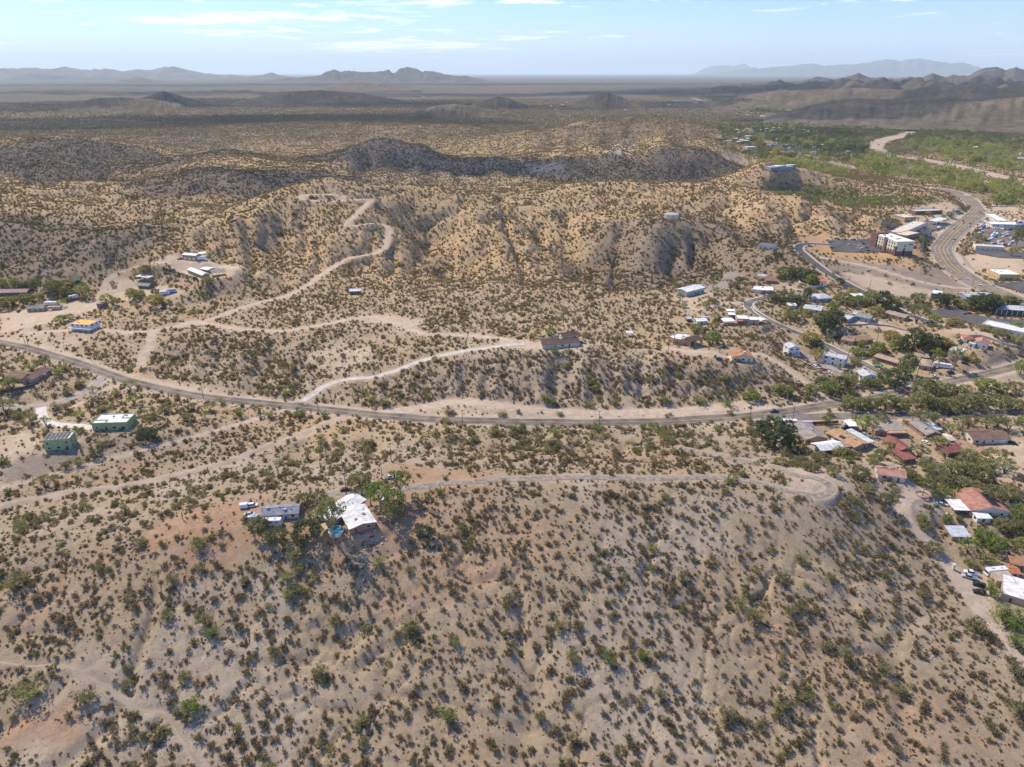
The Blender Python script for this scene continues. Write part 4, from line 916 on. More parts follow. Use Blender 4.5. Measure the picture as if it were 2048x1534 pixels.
ribbon('river_wash', RIVER_PATH, RIVER_Z, 52, .5, 'river_sand', 'pale sandy dry river wash winding through the green valley', ragged=9)

# flat paved lots: outlines in pixels, laid on the ground
def lot(name, poly_px, material, label, up=.22):
    P = [ground(*p) for p in poly_px]
    z = sum(p.z for p in P) / len(P)
    cx = sum(p.x for p in P) / len(P); cy = sum(p.y for p in P) / len(P)
    bm = bmesh.new()
    f = bm.faces.new([bm.verts.new((p.x, p.y, p.z + up)) for p in P])
    bmesh.ops.triangulate(bm, faces=[f])
    for _ in range(5):
        es = [e for e in bm.edges if e.calc_length() > 6]
        if not es: break
        bmesh.ops.subdivide_edges(bm, edges=es, cuts=1)
        bmesh.ops.triangulate(bm, faces=bm.faces[:])
    for v_ in bm.verts: v_.co.z = gz(v_.co.x, v_.co.y) + up
    bmesh.ops.recalc_face_normals(bm, faces=bm.faces[:])
    me = bpy.data.meshes.new(name); bm.to_mesh(me); bm.free()
    if me.polygons and me.polygons[0].normal.z < 0: me.flip_normals()
    return link(name, me, [MATS[material]], kind='structure', label=label)
for nm_, poly_, mk_, lb_, up_ in LOTS: lot(nm_, poly_, mk_, lb_, up_)
# ------------------------------------------------------------------ far mountains
def range_mesh(name, label, pts, r, depth, col, rough_m, base_z=-5.0, n=380, rows=18):
    ex = (pts[-1][0] - pts[0][0]) * .12
    def foot(px):
        d = ray(px, 300); d0 = (CAMZ - base_z) / r
        lo, hi = 100.0, 700.0
        for _ in range(40):
            mid = (lo + hi) / 2; q = at_r(px, mid, r)
            if q.z > base_z: lo = mid
            else: hi = mid
        return lo
    pts = [(pts[0][0] - ex, foot(pts[0][0] - ex))] + pts + [(pts[-1][0] + ex, foot(pts[-1][0] + ex))]
    xs = np.linspace(pts[0][0], pts[-1][0], n)
    ys = np.interp(xs, [p[0] for p in pts], [p[1] for p in pts])
    hk = np.clip((foot(1024) - ys) / 12, 0, 1) * (1.0 if name == 'mountain_range' else .25)
    ys = ys + hk * (1.5 * perlin(xs / 13 + r, xs * 0) + 1.0 * perlin(xs / 5.3, xs * 0 + r) + .6 * perlin(xs / 2.3, xs * 0 + 7))
    vs = np.zeros((rows, n, 3))
    for i in range(n):
        top = at_r(xs[i], ys[i], r)
        th = math.atan2(top.x, top.y)
        h = max(0.0, top.z - base_z)
        for j in range(rows):
            t = j / (rows - 1) * 2 - 1                                   # -1 near foot .. 0 crest .. 1 far foot
            rr = r + depth * t * (1 if t < 0 else .8)
            k = max(0.0, 1 - abs(t)) ** 1.55
            nx, ny = rr * math.sin(th), rr * math.cos(th)
            vs[j, i] = (nx, ny, base_z + h * k)
    nx, ny = vs[..., 0], vs[..., 1]
    prof = np.array([max(0.0, 1 - abs(j / (rows - 1) * 2 - 1)) for j in range(rows)])[:, None]
    L = rough_m * 6
    rel = (np.abs(perlin(nx / L + 3, ny / L)) ** .8 - .35) * 1.0 + .5 * (np.abs(perlin(nx / (L * .45), ny / (L * .45) + 8)) - .3) + .25 * perlin(nx / (L * .2), ny / (L * .2))
    vs[..., 2] += rel * rough_m * np.minimum(1, prof * 2.2) * np.minimum(1, (vs[..., 2] - base_z) / (rough_m * 1.5 + 1)) * (1 - .75 * (prof > .93))
    me = grid_mesh(name, vs[..., 0], vs[..., 1], vs[..., 2])
    if name == 'hill':
        ca = me.color_attributes.new('soil', 'FLOAT_COLOR', 'POINT'); ca.data.foreach_set('color', np.tile(np.array([.165, .128, .088, 1], np.float32), len(me.vertices)))
        me.attributes.new('bare', 'FLOAT', 'POINT')
    o = link(name, me, [M_SOIL if name == 'hill' else mat(name + '_rock_' + str(int(r)), col, 1, .25, 60.0 / r, .05)], kind='structure', label=label)
    return o
DK = (.105, .088, .07); MD = (.15, .125, .098)
range_mesh('mountain_range', 'long blue grey mountain range along the left horizon',
           [(-260,140),(-100,139),(0,135),(60,134),(100,136),(131,130),(150,135),(172,138),(215,136),(250,142),(270,137),(300,139),(325,132),(352,131),(385,141),(430,148),(470,149)], 29000, 3400, MD, 130)
range_mesh('mountain_range', 'low dark mesa in front of the left mountain range', [(20,156),(48,148),(75,147),(110,150),(150,153),(210,155),(260,157)], 26000, 1500, DK, 36, 0)
range_mesh('mountain_range', 'pair of dark rocky peaks left of the centre of the horizon',
           [(560,156),(600,154),(640,149),(655,140),(668,137),(684,142),(700,139),(730,143),(760,141),(778,138),(787,146),(800,134),(815,131),(830,134),(845,142),(853,140),(872,142),(896,149),(940,152)], 18500, 1900, DK, 75)
range_mesh('hill', 'small dark conical hill on the left plain', [(500,152),(525,149),(542,143),(556,149),(585,153)], 26000, 900, DK, 30)
range_mesh('hill', 'row of low dark buttes on the left plain', [(440,158),(468,152),(485,155),(505,151),(525,156),(545,152),(560,158)], 25000, 900, DK, 28, 4)
range_mesh('hill', 'isolated small butte on the far left plain', [(240,160),(262,156),(278,152),(296,157),(320,161)], 19000, 600, DK, 20, 6)
range_mesh('mountain_range', 'dark pointed hills along the right horizon',
           [(1560,166),(1600,161),(1636,152),(1665,157),(1690,153),(1717,143),(1740,154),(1765,153),(1790,157),(1815,151),(1840,155),(1866,143),(1890,153),(1908,147),(1935,150),(1958,136),(1980,131),(1996,129),(2012,138),(2034,130),(2060,140),(2120,128),(2200,140),(2300,150)], 12500, 1500, DK, 50)
range_mesh('mountain_range', 'pale hazy mountain range on the right horizon',
           [(1420,147),(1480,138),(1540,133),(1600,127),(1625,124),(1650,130),(1690,126),(1720,125),(1750,119),(1775,115),(1800,119),(1838,113),(1870,119),(1900,124),(1930,122),(1960,134),(2060,142)], 56000, 5000, MD, 170, -20)
range_mesh('mountain_range', 'faintest hazy mountain at the left end of the right horizon', [(1390,147),(1410,134),(1440,128),(1470,130),(1488,124),(1500,131),(1540,140),(1600,147)], 74000, 4000, MD, 150, -20)
# low swells of the middle plain
for lab, pts, r, dep, rg in [
 ('dark low ridge on the left plain', [(130,206),(190,193),(240,191),(300,195),(360,206)], 4300, 330, 9), ('dark knobby hill on the left plain', [(262,200),(305,187),(325,178),(347,185),(395,200)], 4900, 330, 10),
 ('broad low swell left of centre on the plain', [(480,200),(560,181),(640,177),(720,183),(800,199)], 4900, 450, 10), ('rounded dark hill at the centre of the plain', [(830,222),(870,209),(910,205),(950,210),(1000,222)], 3400, 220, 8),
 ('small dark hill right of centre on the plain', [(945,207),(975,196),(995,190),(1018,194),(1050,207)], 4250, 240, 8), ('low lit ridge on the plain', [(1150,205),(1190,184),(1215,181),(1240,190),(1280,206)], 4390, 260, 8),
 ('low dark swell behind the plain peaks', [(640,172),(700,163),(760,166),(820,175)], 9600, 600, 12),
 ('rolling brown ridge east of the valley', [(1600,215),(1660,197),(1720,192),(1800,195),(1880,190),(1960,196),(2060,188),(2200,196)], 3700, 600, 18),
 ('darker rolling ridge beyond the valley', [(1480,190),(1560,178),(1640,176),(1720,172),(1800,176),(1900,168),(2000,172),(2100,166),(2240,174)], 5000, 700, 20),
 ('low foothill swell beside the valley mouth', [(1380,180),(1440,170),(1500,172),(1560,166),(1640,170),(1700,180)], 7300, 800, 18)]:
    range_mesh('hill', lab, pts, r, dep, (.135, .108, .076), rg, 0, 220)

# ------------------------------------------------------------------ haze: the air between here and the horizon
def box_mesh(name, x0, x1, y0, y1, z0, z1):
    me = bpy.data.meshes.new(name)
    v = [(x, y, z) for x in (x0, x1) for y in (y0, y1) for z in (z0, z1)]
    f = [(0, 1, 3, 2), (4, 6, 7, 5), (0, 4, 5, 1), (2, 3, 7, 6), (0, 2, 6, 4), (1, 5, 7, 3)]
    me.from_pydata(v, [], f); me.update()
    return me
hm = bpy.data.materials.new('haze'); hm.use_nodes = True
hm.node_tree.nodes.clear()
ho = hm.node_tree.nodes.new('ShaderNodeOutputMaterial'); hv = hm.node_tree.nodes.new('ShaderNodeVolumePrincipled')
hv.inputs['Color'].default_value = (.76, .93, 1.0, 1); hv.inputs['Density'].default_value = 2.3e-5; hv.inputs['Anisotropy'].default_value = .15
hm.node_tree.links.new(hv.outputs[0], ho.inputs['Volume'])
zlow = float(min(Z.min(), -60)) - 1
link('haze', box_mesh('haze', -128000, 128000, -300, 128000, zlow, 2300), [hm], kind='stuff', label='thin blue haze over the whole desert')

# ------------------------------------------------------------------ unseen broken cloud above the haze, placed up-sun to shade chosen ground
cm, nd, lk, b = nodes_of('cloud_white')
b.inputs['Base Color'].default_value = (.8, .8, .82, 1); b.inputs['Roughness'].default_value = 1
tr = nd.new('ShaderNodeBsdfTransparent'); mx = nd.new('ShaderNodeMixShader')
mx.inputs[0].default_value = .4
lk.new(tr.outputs[0], mx.inputs[1]); lk.new(b.outputs[0], mx.inputs[2]); lk.new(mx.outputs[0], nd['Material Output'].inputs['Surface'])
CLOUD_MATS = {}
def cloud_mat(op):
    if op not in CLOUD_MATS:
        k = cm.copy(); [n_ for n_ in k.node_tree.nodes if n_.type == 'MIX_SHADER'][0].inputs[0].default_value = op; CLOUD_MATS[op] = k
    return CLOUD_MATS[op]
CLOUD_Z = 2700.0
def cloud(px, py, rx, ry, seed, rot=0.0, op=.4):
    p = ground(px, py)
    t = (CLOUD_Z - p.z) / SUN.z
    c = p + SUN * t
    me = bpy.data.meshes.new('cloud')
    bm = bmesh.new(); bmesh.ops.create_icosphere(bm, subdivisions=4, radius=1.0)
    P = np.array([v.co for v in bm.verts])
    n = perlin(P[:, 0] * 1.6 + seed * 7.3 + P[:, 2], P[:, 1] * 1.6 + seed * 3.1) * .42 + perlin(P[:, 0] * 4 + seed + 2 * P[:, 2], P[:, 1] * 4 + seed * 5) * .24
    for v, k in zip(bm.verts, n):
        v.co *= (1 + k)
        v.co.x *= rx; v.co.y *= ry; v.co.z *= 90 if v.co.z > 0 else 45
    bm.to_mesh(me); bm.free()
    for f in me.polygons: f.use_smooth = True
    o = link('cloud', me, [cloud_mat(op)], kind='stuff', label='unseen broken cloud placed high up to shade the desert')
    o.location = c; o.rotation_euler.z = R(rot)
SHADE_CLOUDS = [
 (600,1180,280,150,40,8,.10), (1330,495,140,75,7,30,.24), (780,310,260,120,8,-10,.4), (950,330,170,70,29,0,.35), (200,325,300,120,9,15,.38), (60,470,130,60,10,0,.34), (440,345,170,70,30,0,.38), (560,345,120,60,41,0,.36),
 (250,245,900,420,11,5,.3), (640,235,700,330,12,-5,.3), (60,215,1100,500,33,0,.3), (480,205,1500,500,34,0,.3), (960,212,800,330,13,0,.3), (150,186,2200,700,14,0,.25), (760,188,2000,700,15,0,.25), (1150,186,1600,560,16,0,.25), (1330,212,500,240,35,0,.3),
 (1870,240,800,300,17,0,.36), (2020,222,900,330,18,10,.36), (1700,196,1400,480,19,0,.3), (1930,184,1600,560,20,0,.34), (1560,180,1800,600,36,0,.3), (350,170,4200,1300,21,0,.25), (900,168,3600,1200,22,0,.25), (1350,168,3600,1200,24,0,.25), (1800,167,3600,1200,37,0,.3),
 (1140,335,170,60,25,0,.38), (1450,335,140,70,26,0,.38), (1580,268,220,110,27,0,.3), (1650,300,160,90,38,0,.3)]
for a in SHADE_CLOUDS: cloud(*a)
# ------------------------------------------------------------------ buildings
BC = {'w_brick': (.30, .185, .13), 'w_offwhite': (.60, .57, .52), 'w_white': (.72, .70, .65), 'w_sage': (.36, .43, .22), 'w_pink': (.42, .31, .25), 'w_brown': (.25, .17, .12), 'w_tan': (.46, .35, .23),
      'w_grey': (.17, .18, .20), 'w_green': (.06, .22, .12), 'w_adobe': (.40, .26, .16), 'w_wood': (.16, .11, .075), 'w_cream': (.62, .56, .45), 'w_dark': (.10, .105, .11), 'w_palegreen': (.44, .49, .36),
      'w_adobe_pink': (.45, .30, .235), 'w_brickred': (.26, .09, .065), 'w_blue': (.29, .37, .44), 'w_hotel': (.56, .56, .42), 'w_hotelbrick': (.19, .10, .085), 'w_mustard': (.50, .38, .20), 'w_bluegrey': (.24, .27, .31),
      'w_vividblue': (.06, .18, .40), 'w_darkglass': (.06, .08, .085), 'w_orange': (.48, .22, .10), 'w_weathered': (.33, .27, .19),
      'r_white': (.78, .76, .72), 'r_grey': (.25, .265, .28), 'r_brown': (.20, .125, .095), 'r_orange': (.72, .42, .10), 'r_pink': (.36, .25, .20), 'r_greengrey': (.235, .27, .235), 'r_green': (.05, .22, .12),
      'r_greybrown': (.26, .235, .21), 'r_metal': (.50, .53, .54), 'r_metalwhite': (.62, .63, .62), 'r_darkbrown': (.115, .08, .062), 'r_rust': (.36, .18, .095), 'r_redfaded': (.36, .17, .13), 'r_greylight': (.44, .45, .46),
      'r_tile': (.46, .20, .125), 'r_tiledark': (.34, .13, .085), 'r_tan': (.36, .275, .20), 'r_tan2': (.42, .335, .25), 'r_brownlight': (.30, .205, .14), 'r_orangetan': (.40, .25, .14), 'r_red': (.25, .10, .08),
      'r_cream': (.60, .53, .42), 'r_terracotta': (.40, .20, .14), 'r_salmon': (.47, .25, .17), 'r_orangered': (.48, .17, .08), 'r_canopyblue': (.50, .62, .63), 'r_teal': (.20, .33, .33), 'r_vividblue': (.08, .22, .45)}
for k, c in BC.items():
    mat(k, c, .85, .17 if k[0] == 'r' else .09, .45 if k[0] == 'r' else .9, .15, 0, .25 if k[0] == 'r' else .1)
mat('glass_dark', (.025, .03, .035), .12, .05, 1, .5); mat('frame_pale', (.5, .48, .45), .6, .05, 1); mat('door_dark', (.13, .09, .065), .6, .1, 1); mat('metal_grey', (.30, .31, .32), .5, .1, 1, .4, .3)
mat('panel_solar', (.035, .035, .05), .6, .1, 1.5, .15); mat('fascia', (.33, .28, .23), .8, .1, 1); mat('skylight', (.30, .33, .36), .3, .05, 1, .5); mat('garage_white', (.66, .65, .62), .6, .05, 1); mat('pipe_grey', (.42, .42, .41), .5, .1, 1)

class MB:
    """collects boxes, prisms and tubes into one mesh"""
    def __init__(s): s.v = []; s.f = []
    def quad(s, a, b, c, d):
        i = len(s.v); s.v += [a, b, c, d]; s.f.append((i, i + 1, i + 2, i + 3))
    def poly(s, pts):
        i = len(s.v); s.v += list(pts); s.f.append(tuple(range(i, i + len(pts))))
    def box(s, x0, x1, y0, y1, z0, z1):
        i = len(s.v)
        s.v += [(x0, y0, z0), (x1, y0, z0), (x1, y1, z0), (x0, y1, z0), (x0, y0, z1), (x1, y0, z1), (x1, y1, z1), (x0, y1, z1)]
        s.f += [tuple(i + k for k in q) for q in ((0, 3, 2, 1), (4, 5, 6, 7), (0, 1, 5, 4), (1, 2, 6, 5), (2, 3, 7, 6), (3, 0, 4, 7))]
    def tube(s, p0, p1, r0, r1=None, n=8, cap=True):
        r1 = r0 if r1 is None else r1
        p0 = Vector(p0); p1 = Vector(p1); d = (p1 - p0).normalized()
        a = d.orthogonal().normalized(); b = d.cross(a); i = len(s.v)
        for p, r in ((p0, r0), (p1, r1)):
            for k in range(n):
                t = 2 * math.pi * k / n; s.v.append(tuple(p + a * (r * math.cos(t)) + b * (r * math.sin(t))))
        for k in range(n):
            s.f.append((i + k, i + (k + 1) % n, i + n + (k + 1) % n, i + n + k))
        if cap:
            s.f.append(tuple(i + k for k in reversed(range(n)))); s.f.append(tuple(i + n + k for k in range(n)))
    def hexa(s, bot, top):
        """bot and top: 4 corner points each, same order"""
        i = len(s.v); s.v += list(bot) + list(top)
        s.f += [tuple(i + k for k in q) for q in ((0, 3, 2, 1), (4, 5, 6, 7), (0, 1, 5, 4), (1, 2, 6, 5), (2, 3, 7, 6), (3, 0, 4, 7))]
    def mesh(s, name, mats):
        me = bpy.data.meshes.new(name); me.from_pydata([tuple(p) for p in s.v], [], s.f); me.update()
        for k in (mats if isinstance(mats, (list, tuple)) else [mats]): me.materials.append(MATS[k] if isinstance(k, str) else k)
        return me
    def part(s, name, mats, parent, label=None, M=None):
        o = bpy.data.objects.new(name, s.mesh(name, mats)); COL.objects.link(o)
        if parent is not None: o.parent = parent
        if M is not None: o.matrix_basis = M
        if label: o['label'] = label
        return o
def thing(name, label, cat, loc=(0, 0, 0), rz=0.0, group=None, scale=None):
    o = bpy.data.objects.new(name, None); COL.objects.link(o)
    o.empty_display_size = 1
    o.location = loc; o.rotation_euler = (0, 0, rz)
    if scale is not None: o.scale = scale if hasattr(scale, '__len__') else (scale,) * 3
    o['label'] = label; o['category'] = cat
    if group: o['group'] = group
    return o
def copy_tree(o, parent=None):
    c = o.copy(); COL.objects.link(c)
    if parent is not None: c.parent = parent
    for ch in list(o.children): copy_tree(ch, c)
    return c

def roof_sheet(L, D, h, kind, rise, ov, th=.16):
    """a roof solid: wing is 0..L by 0..D, walls h high; ov = overhang"""
    m = MB(); x0, x1, y0, y1 = -ov, L + ov, -ov, D + ov
    if kind in ('gx', 'porch'):
        ym = D / 2; hr = h + rise; he = h - rise * ov / (D / 2)
        m.hexa([(x0, y0, he), (x1, y0, he), (x1, ym, hr), (x0, ym, hr)], [(x0, y0, he + th), (x1, y0, he + th), (x1, ym, hr + th), (x0, ym, hr + th)])
        m.hexa([(x0, ym, hr), (x1, ym, hr), (x1, y1, he), (x0, y1, he)], [(x0, ym, hr + th), (x1, ym, hr + th), (x1, y1, he + th), (x0, y1, he + th)])
    elif kind == 'gy':
        xm = L / 2; hr = h + rise; he = h - rise * ov / (L / 2)
        m.hexa([(x0, y0, he), (xm, y0, hr), (xm, y1, hr), (x0, y1, he)], [(x0, y0, he + th), (xm, y0, hr + th), (xm, y1, hr + th), (x0, y1, he + th)])
        m.hexa([(xm, y0, hr), (x1, y0, he), (x1, y1, he), (xm, y1, hr)], [(xm, y0, hr + th), (x1, y0, he + th), (x1, y1, he + th), (xm, y1, hr + th)])
    elif kind == 'hip':
        s = min(L, D) / 2; a, b, c, d = (x0, y0, h), (x1, y0, h), (x1, y1, h), (x0, y1, h)
        if L >= D: r1, r2 = (s, D / 2, h + rise), (L - s, D / 2, h + rise)
        else: r1, r2 = (L / 2, s, h + rise), (L / 2, D - s, h + rise)
        if L >= D:
            m.poly([a, b, r2, r1]); m.poly([b, c, r2]); m.poly([c, d, r1, r2]); m.poly([d, a, r1])
        else:
            m.poly([a, b, r1]); m.poly([b, c, r2, r1]); m.poly([c, d, r2]); m.poly([d, a, r1, r2])
        m.poly([d, c, b, a]); m.box(x0, x1, y0, y0 + .05, h - .2, h - .004); m.box(x0, x1, y1 - .05, y1, h - .2, h - .004)
    elif kind in ('mono', 'can'):
        m.hexa([(x0, y0, h), (x1, y0, h), (x1, y1, h + rise), (x0, y1, h + rise)], [(x0, y0, h + th), (x1, y0, h + th), (x1, y1, h + rise + th), (x0, y1, h + rise + th)])
    return m
def wall_mesh(L, D, h, kind, rise):
    m = MB()
    if kind == 'gy':
        m.poly([(0, 0, -1.2), (L, 0, -1.2), (L, 0, h), (L / 2, 0, h + rise), (0, 0, h)]); m.poly([(L, D, -1.2), (0, D, -1.2), (0, D, h), (L / 2, D, h + rise), (L, D, h)])
        m.quad((L, 0, -1.2), (L, D, -1.2), (L, D, h), (L, 0, h)); m.quad((0, D, -1.2), (0, 0, -1.2), (0, 0, h), (0, D, h))
    elif kind == 'gx':
        m.quad((0, 0, -1.2), (L, 0, -1.2), (L, 0, h), (0, 0, h)); m.quad((L, D, -1.2), (0, D, -1.2), (0, D, h), (L, D, h))
        m.poly([(L, 0, -1.2), (L, D, -1.2), (L, D, h), (L, D / 2, h + rise), (L, 0, h)]); m.poly([(0, D, -1.2), (0, 0, -1.2), (0, 0, h), (0, D / 2, h + rise), (0, D, h)])
    elif kind == 'mono':
        m.quad((0, 0, -1.2), (L, 0, -1.2), (L, 0, h), (0, 0, h)); m.quad((L, D, -1.2), (0, D, -1.2), (0, D, h + rise), (L, D, h + rise))
        m.poly([(L, 0, -1.2), (L, D, -1.2), (L, D, h + rise), (L, 0, h)]); m.poly([(0, D, -1.2), (0, 0, -1.2), (0, 0, h), (0, D, h + rise)])
    else:
        m.box(0, L, 0, D, -1.2, h)
    return m
BR = random.Random(11)
def window(parent, M, x, z, w, h, side, L, D):
    """frame (part) with a glass pane (sub-part), set 3 cm proud of the wall"""
    fr = MB(); t = .09
    fr.box(-w / 2 - t, w / 2 + t, -.05, .06, -t, 0); fr.box(-w / 2 - t, w / 2 + t, -.05, .06, h, h + t); fr.box(-w / 2 - t, -w / 2, -.05, .06, 0, h); fr.box(w / 2, w / 2 + t, -.05, .06, 0, h)
    T = {'f': Matrix.Translation((x, -.01, z)), 'b': Matrix.Translation((x, D + .01, z)) @ Matrix.Rotation(math.pi, 4, 'Z'),
         'r': Matrix.Translation((L + .01, x, z)) @ Matrix.Rotation(math.pi / 2, 4, 'Z'), 'l': Matrix.Translation((-.01, x, z)) @ Matrix.Rotation(-math.pi / 2, 4, 'Z')}[side]
    o = fr.part('window', 'frame_pale', parent, M=M @ T)
    pn = MB(); pn.box(-w / 2, w / 2, -.02, .02, 0, h); pn.part('pane', 'glass_dark', o)
    return o
def side_openings(parent, M, L, D, h, side, seed, door=False, storeys=1, garage=0):
    run = L if side in 'fb' else D
    if garage:
        n = garage; gw = min(3.2, run / (n + .6))
        for k in range(n):
            c = run * (k + .6) / (n + .2)
            g = MB(); gh = min(3.4, h * .78); g.box(-gw / 2 + .15, gw / 2 - .15, -.05, .05, 0, gh)
            T = Matrix.Translation((c, -.02, .02)) if side == 'f' else Matrix.Translation((L + .02, c, .02)) @ Matrix.Rotation(math.pi / 2, 4, 'Z')
            g.part('garage_door', 'garage_white', parent, M=M @ T)
        return
    n = max(1, int(run / 4.2))
    dk = BR.randrange(n) if door else -1
    for s in range(storeys):
        for k in range(n):
            c = run * (k + .5) / n + BR.uniform(-.3, .3)
            if k == dk and s == 0:
                d = MB(); d.box(-.5, .5, -.05, .05, 0, 2.05)
                T = {'f': Matrix.Translation((c, -.02, .02)), 'r': Matrix.Translation((L + .02, c, .02)) @ Matrix.Rotation(math.pi / 2, 4, 'Z'), 'l': Matrix.Translation((-.02, c, .02)) @ Matrix.Rotation(-math.pi / 2, 4, 'Z'), 'b': Matrix.Translation((c, D + .02, .02))}[side]
                dd = d.part('door', 'door_dark', parent, M=M @ T)
            elif BR.random() < .85:
                window(parent, M, c, s * 2.8 + .95, BR.choice((1.0, 1.4, 1.8)), min(1.15, h - 1.3) if h > 2.4 else .8, side, L, D)
def roof_h(w, x, y):
    L, D, h, k, r = w['L'], w['dep'], w['h'], w['roof'], w['rise']
    if k in ('gx', 'porch'): return h + r * (1 - abs(y - D / 2) / (D / 2)) + .16
    if k == 'gy': return h + r * (1 - abs(x - L / 2) / (L / 2)) + .16
    if k == 'hip': return h + r * max(0, min(1, min(x, L - x, y, D - y) / (min(L, D) / 2)))
    if k in ('mono', 'can'): return h + r * y / D + .16
    return h - .05
def build_wing(root, w):
    L, D, h, k, rise = w['L'], w['dep'], w['h'], w['roof'], w['rise']
    M = root.matrix_basis.inverted() @ (Matrix.Translation((w['A'].x, w['A'].y, w['z'])) @ Matrix.Rotation(math.atan2(w['u'].y, w['u'].x), 4, 'Z'))
    far = math.hypot(w['A'].x, w['A'].y) > 1500
    if k in ('can', 'porch'):
        nx = max(2, int(L / 5) + 1)
        for i in range(nx):
            for yy in (.2, D - .2):
                p = MB(); x = .2 + (L - .4) * i / (nx - 1); t = .14 if h < 4.3 else .3
                p.box(x - t, x + t, yy - t, yy + t, -.8, roof_h(w, x, yy) - .2); p.part('post', w['wall'], root, M=M)
        roof_sheet(L, D, h, k, rise, .25).part('roof', w['rf'], root, M=M)
        if k == 'porch' and L > 12:
            ww = MB(); ww.box(0, L, D * .55, D - .3, -.8, h - .1); ww.part('wall', w['wall'], root, M=M)
        return
    if k == 'hotel':
        hotel_wing(root, w, M); return
    storeys = 2 if h > 5 else 1
    wall_mesh(L, D, h, k, rise).part('wall', w['wall'], root, M=M)
    if k == 'flat':
        p = MB(); t = .28; q = rise
        p.box(-.03, L + .03, -.03, t, h, h + q); p.box(-.03, L + .03, D - t, D + .03, h, h + q); p.box(-.03, t, t, D - t, h, h + q); p.box(L - t, L + .03, t, D - t, h, h + q)
        if w.get('notch'):
            p.box(t, L * .38, D * .32, D * .36, h, h + q); p.box(L * .38 - .3, L * .38, t, D * .32, h, h + q); p.box(L * .72, L - t, D * .5, D * .54, h, h + q); p.box(L * .72, L * .72 + .3, D * .54, D - t, h, h + q)
        p.part('parapet', w['wall'], root, M=M)
        r = MB(); r.box(t, L - t, t, D - t, h + .004, h + .09); r.part('roof', w['rf'], root, M=M)
    else:
        roof_sheet(L, D, h, k, rise, .5 if h < 5 else .4).part('roof', w['rf'], root, M=M)
        if k in ('gx', 'gy') and not far:
            rc = MB()
            if k == 'gx': rc.box(-.5, L + .5, D / 2 - .2, D / 2 + .2, h + rise + .12, h + rise + .22)
            else: rc.box(L / 2 - .2, L / 2 + .2, -.5, D + .5, h + rise + .12, h + rise + .22)
            rc.part('ridge_cap', w['rf'], root, M=M)
            if w['rf'] in ('r_white', 'r_metal', 'r_red', 'r_metalwhite', 'r_greengrey'):
                run = L if k == 'gx' else D; ns_ = int(run / 1.6); sm = MB()
                for i in range(1, ns_):
                    q = run * i / ns_; t = .05
                    for s0 in (0, 1):
                        if k == 'gx': e0, e1 = ((q, -.4), (q, D / 2 - .25)) if s0 == 0 else ((q, D / 2 + .25), (q, D + .4))
                        else: e0, e1 = ((-.4, q), (L / 2 - .25, q)) if s0 == 0 else ((L / 2 + .25, q), (L + .4, q))
                        z0_, z1_ = roof_h(w, *e0), roof_h(w, *e1); dx, dy = (t, 0) if k == 'gx' else (0, t)
                        sm.hexa([(e0[0] - dx, e0[1] - dy, z0_ - .05), (e0[0] + dx, e0[1] + dy, z0_ - .05), (e1[0] + dx, e1[1] + dy, z1_ - .05), (e1[0] - dx, e1[1] - dy, z1_ - .05)], [(e0[0] - dx, e0[1] - dy, z0_ + .06), (e0[0] + dx, e0[1] + dy, z0_ + .06), (e1[0] + dx, e1[1] + dy, z1_ + .06), (e1[0] - dx, e1[1] - dy, z1_ + .06)])
                if sm.f: sm.part('roof_seams', w['rf'], root, M=M)['kind'] = 'stuff'
        if k in ('gx', 'gy', 'hip') and not far:
            f = MB()
            f.box(-.52, L + .52, -.56, -.50, h - .28, h - .05) if k != 'gy' else None
            if f.f: f.part('fascia', 'fascia', root, M=M)
    if far and h < 7: return
    if w['wall'] == 'w_darkglass':
        g = MB(); n = 8
        for i in range(n):
            p = MB(); p.box(L * i / n + .05, L * i / n + .5, -.15, -.02, 0, h); p.part('pillar', 'w_cream', root, M=M)
    ww = w['wall']
    gar = w.get('garage', 0)
    side_openings(root, M, L, D, min(h, 2.9), 'f', 0, not gar, storeys, gar)
    side_openings(root, M, L, D, min(h, 2.9), 'r', 1, False, storeys)
    side_openings(root, M, L, D, min(h, 2.9), 'l', 2, False, storeys)
    for i in range(w.get('vents', 0)):
        x, y = BR.uniform(.15, .85) * L, BR.uniform(.25, .8) * D
        z = roof_h(w, x, y); v = MB()
        if i % 2 == 0: v.box(x - .55, x + .55, y - .5, y + .5, z - .2, z + .7); v.part('roof_unit', 'pipe_grey', root, M=M)
        else: v.tube((x, y, z - .3), (x, y, z + .6), .16); v.tube((x, y, z + .6), (x, y, z + .7), .3); v.part('vent_pipe', 'pipe_grey', root, M=M)
    if w.get('cooler'):
        x, y = L * .62, D * .35; z = roof_h(w, x, y); v = MB(); v.box(x - .7, x + .7, y - .7, y + .7, z - .1, z + 1.1); v.box(x - .25, x + .25, y + .7, y + 1.3, z - .1, z + .7); v.part('evaporative_cooler', 'w_offwhite', root, M=M)
    for i in range(w.get('sky', 0)):
        x, y = L * .28, D * (.3 + .2 * i); z = roof_h(w, x, y); v = MB(); v.box(x - .6, x + .6, y - .9, y + .9, z - .25, z + .12); v.part('skylight', 'skylight', root, M=M)
    ns = w.get('solar', 0)
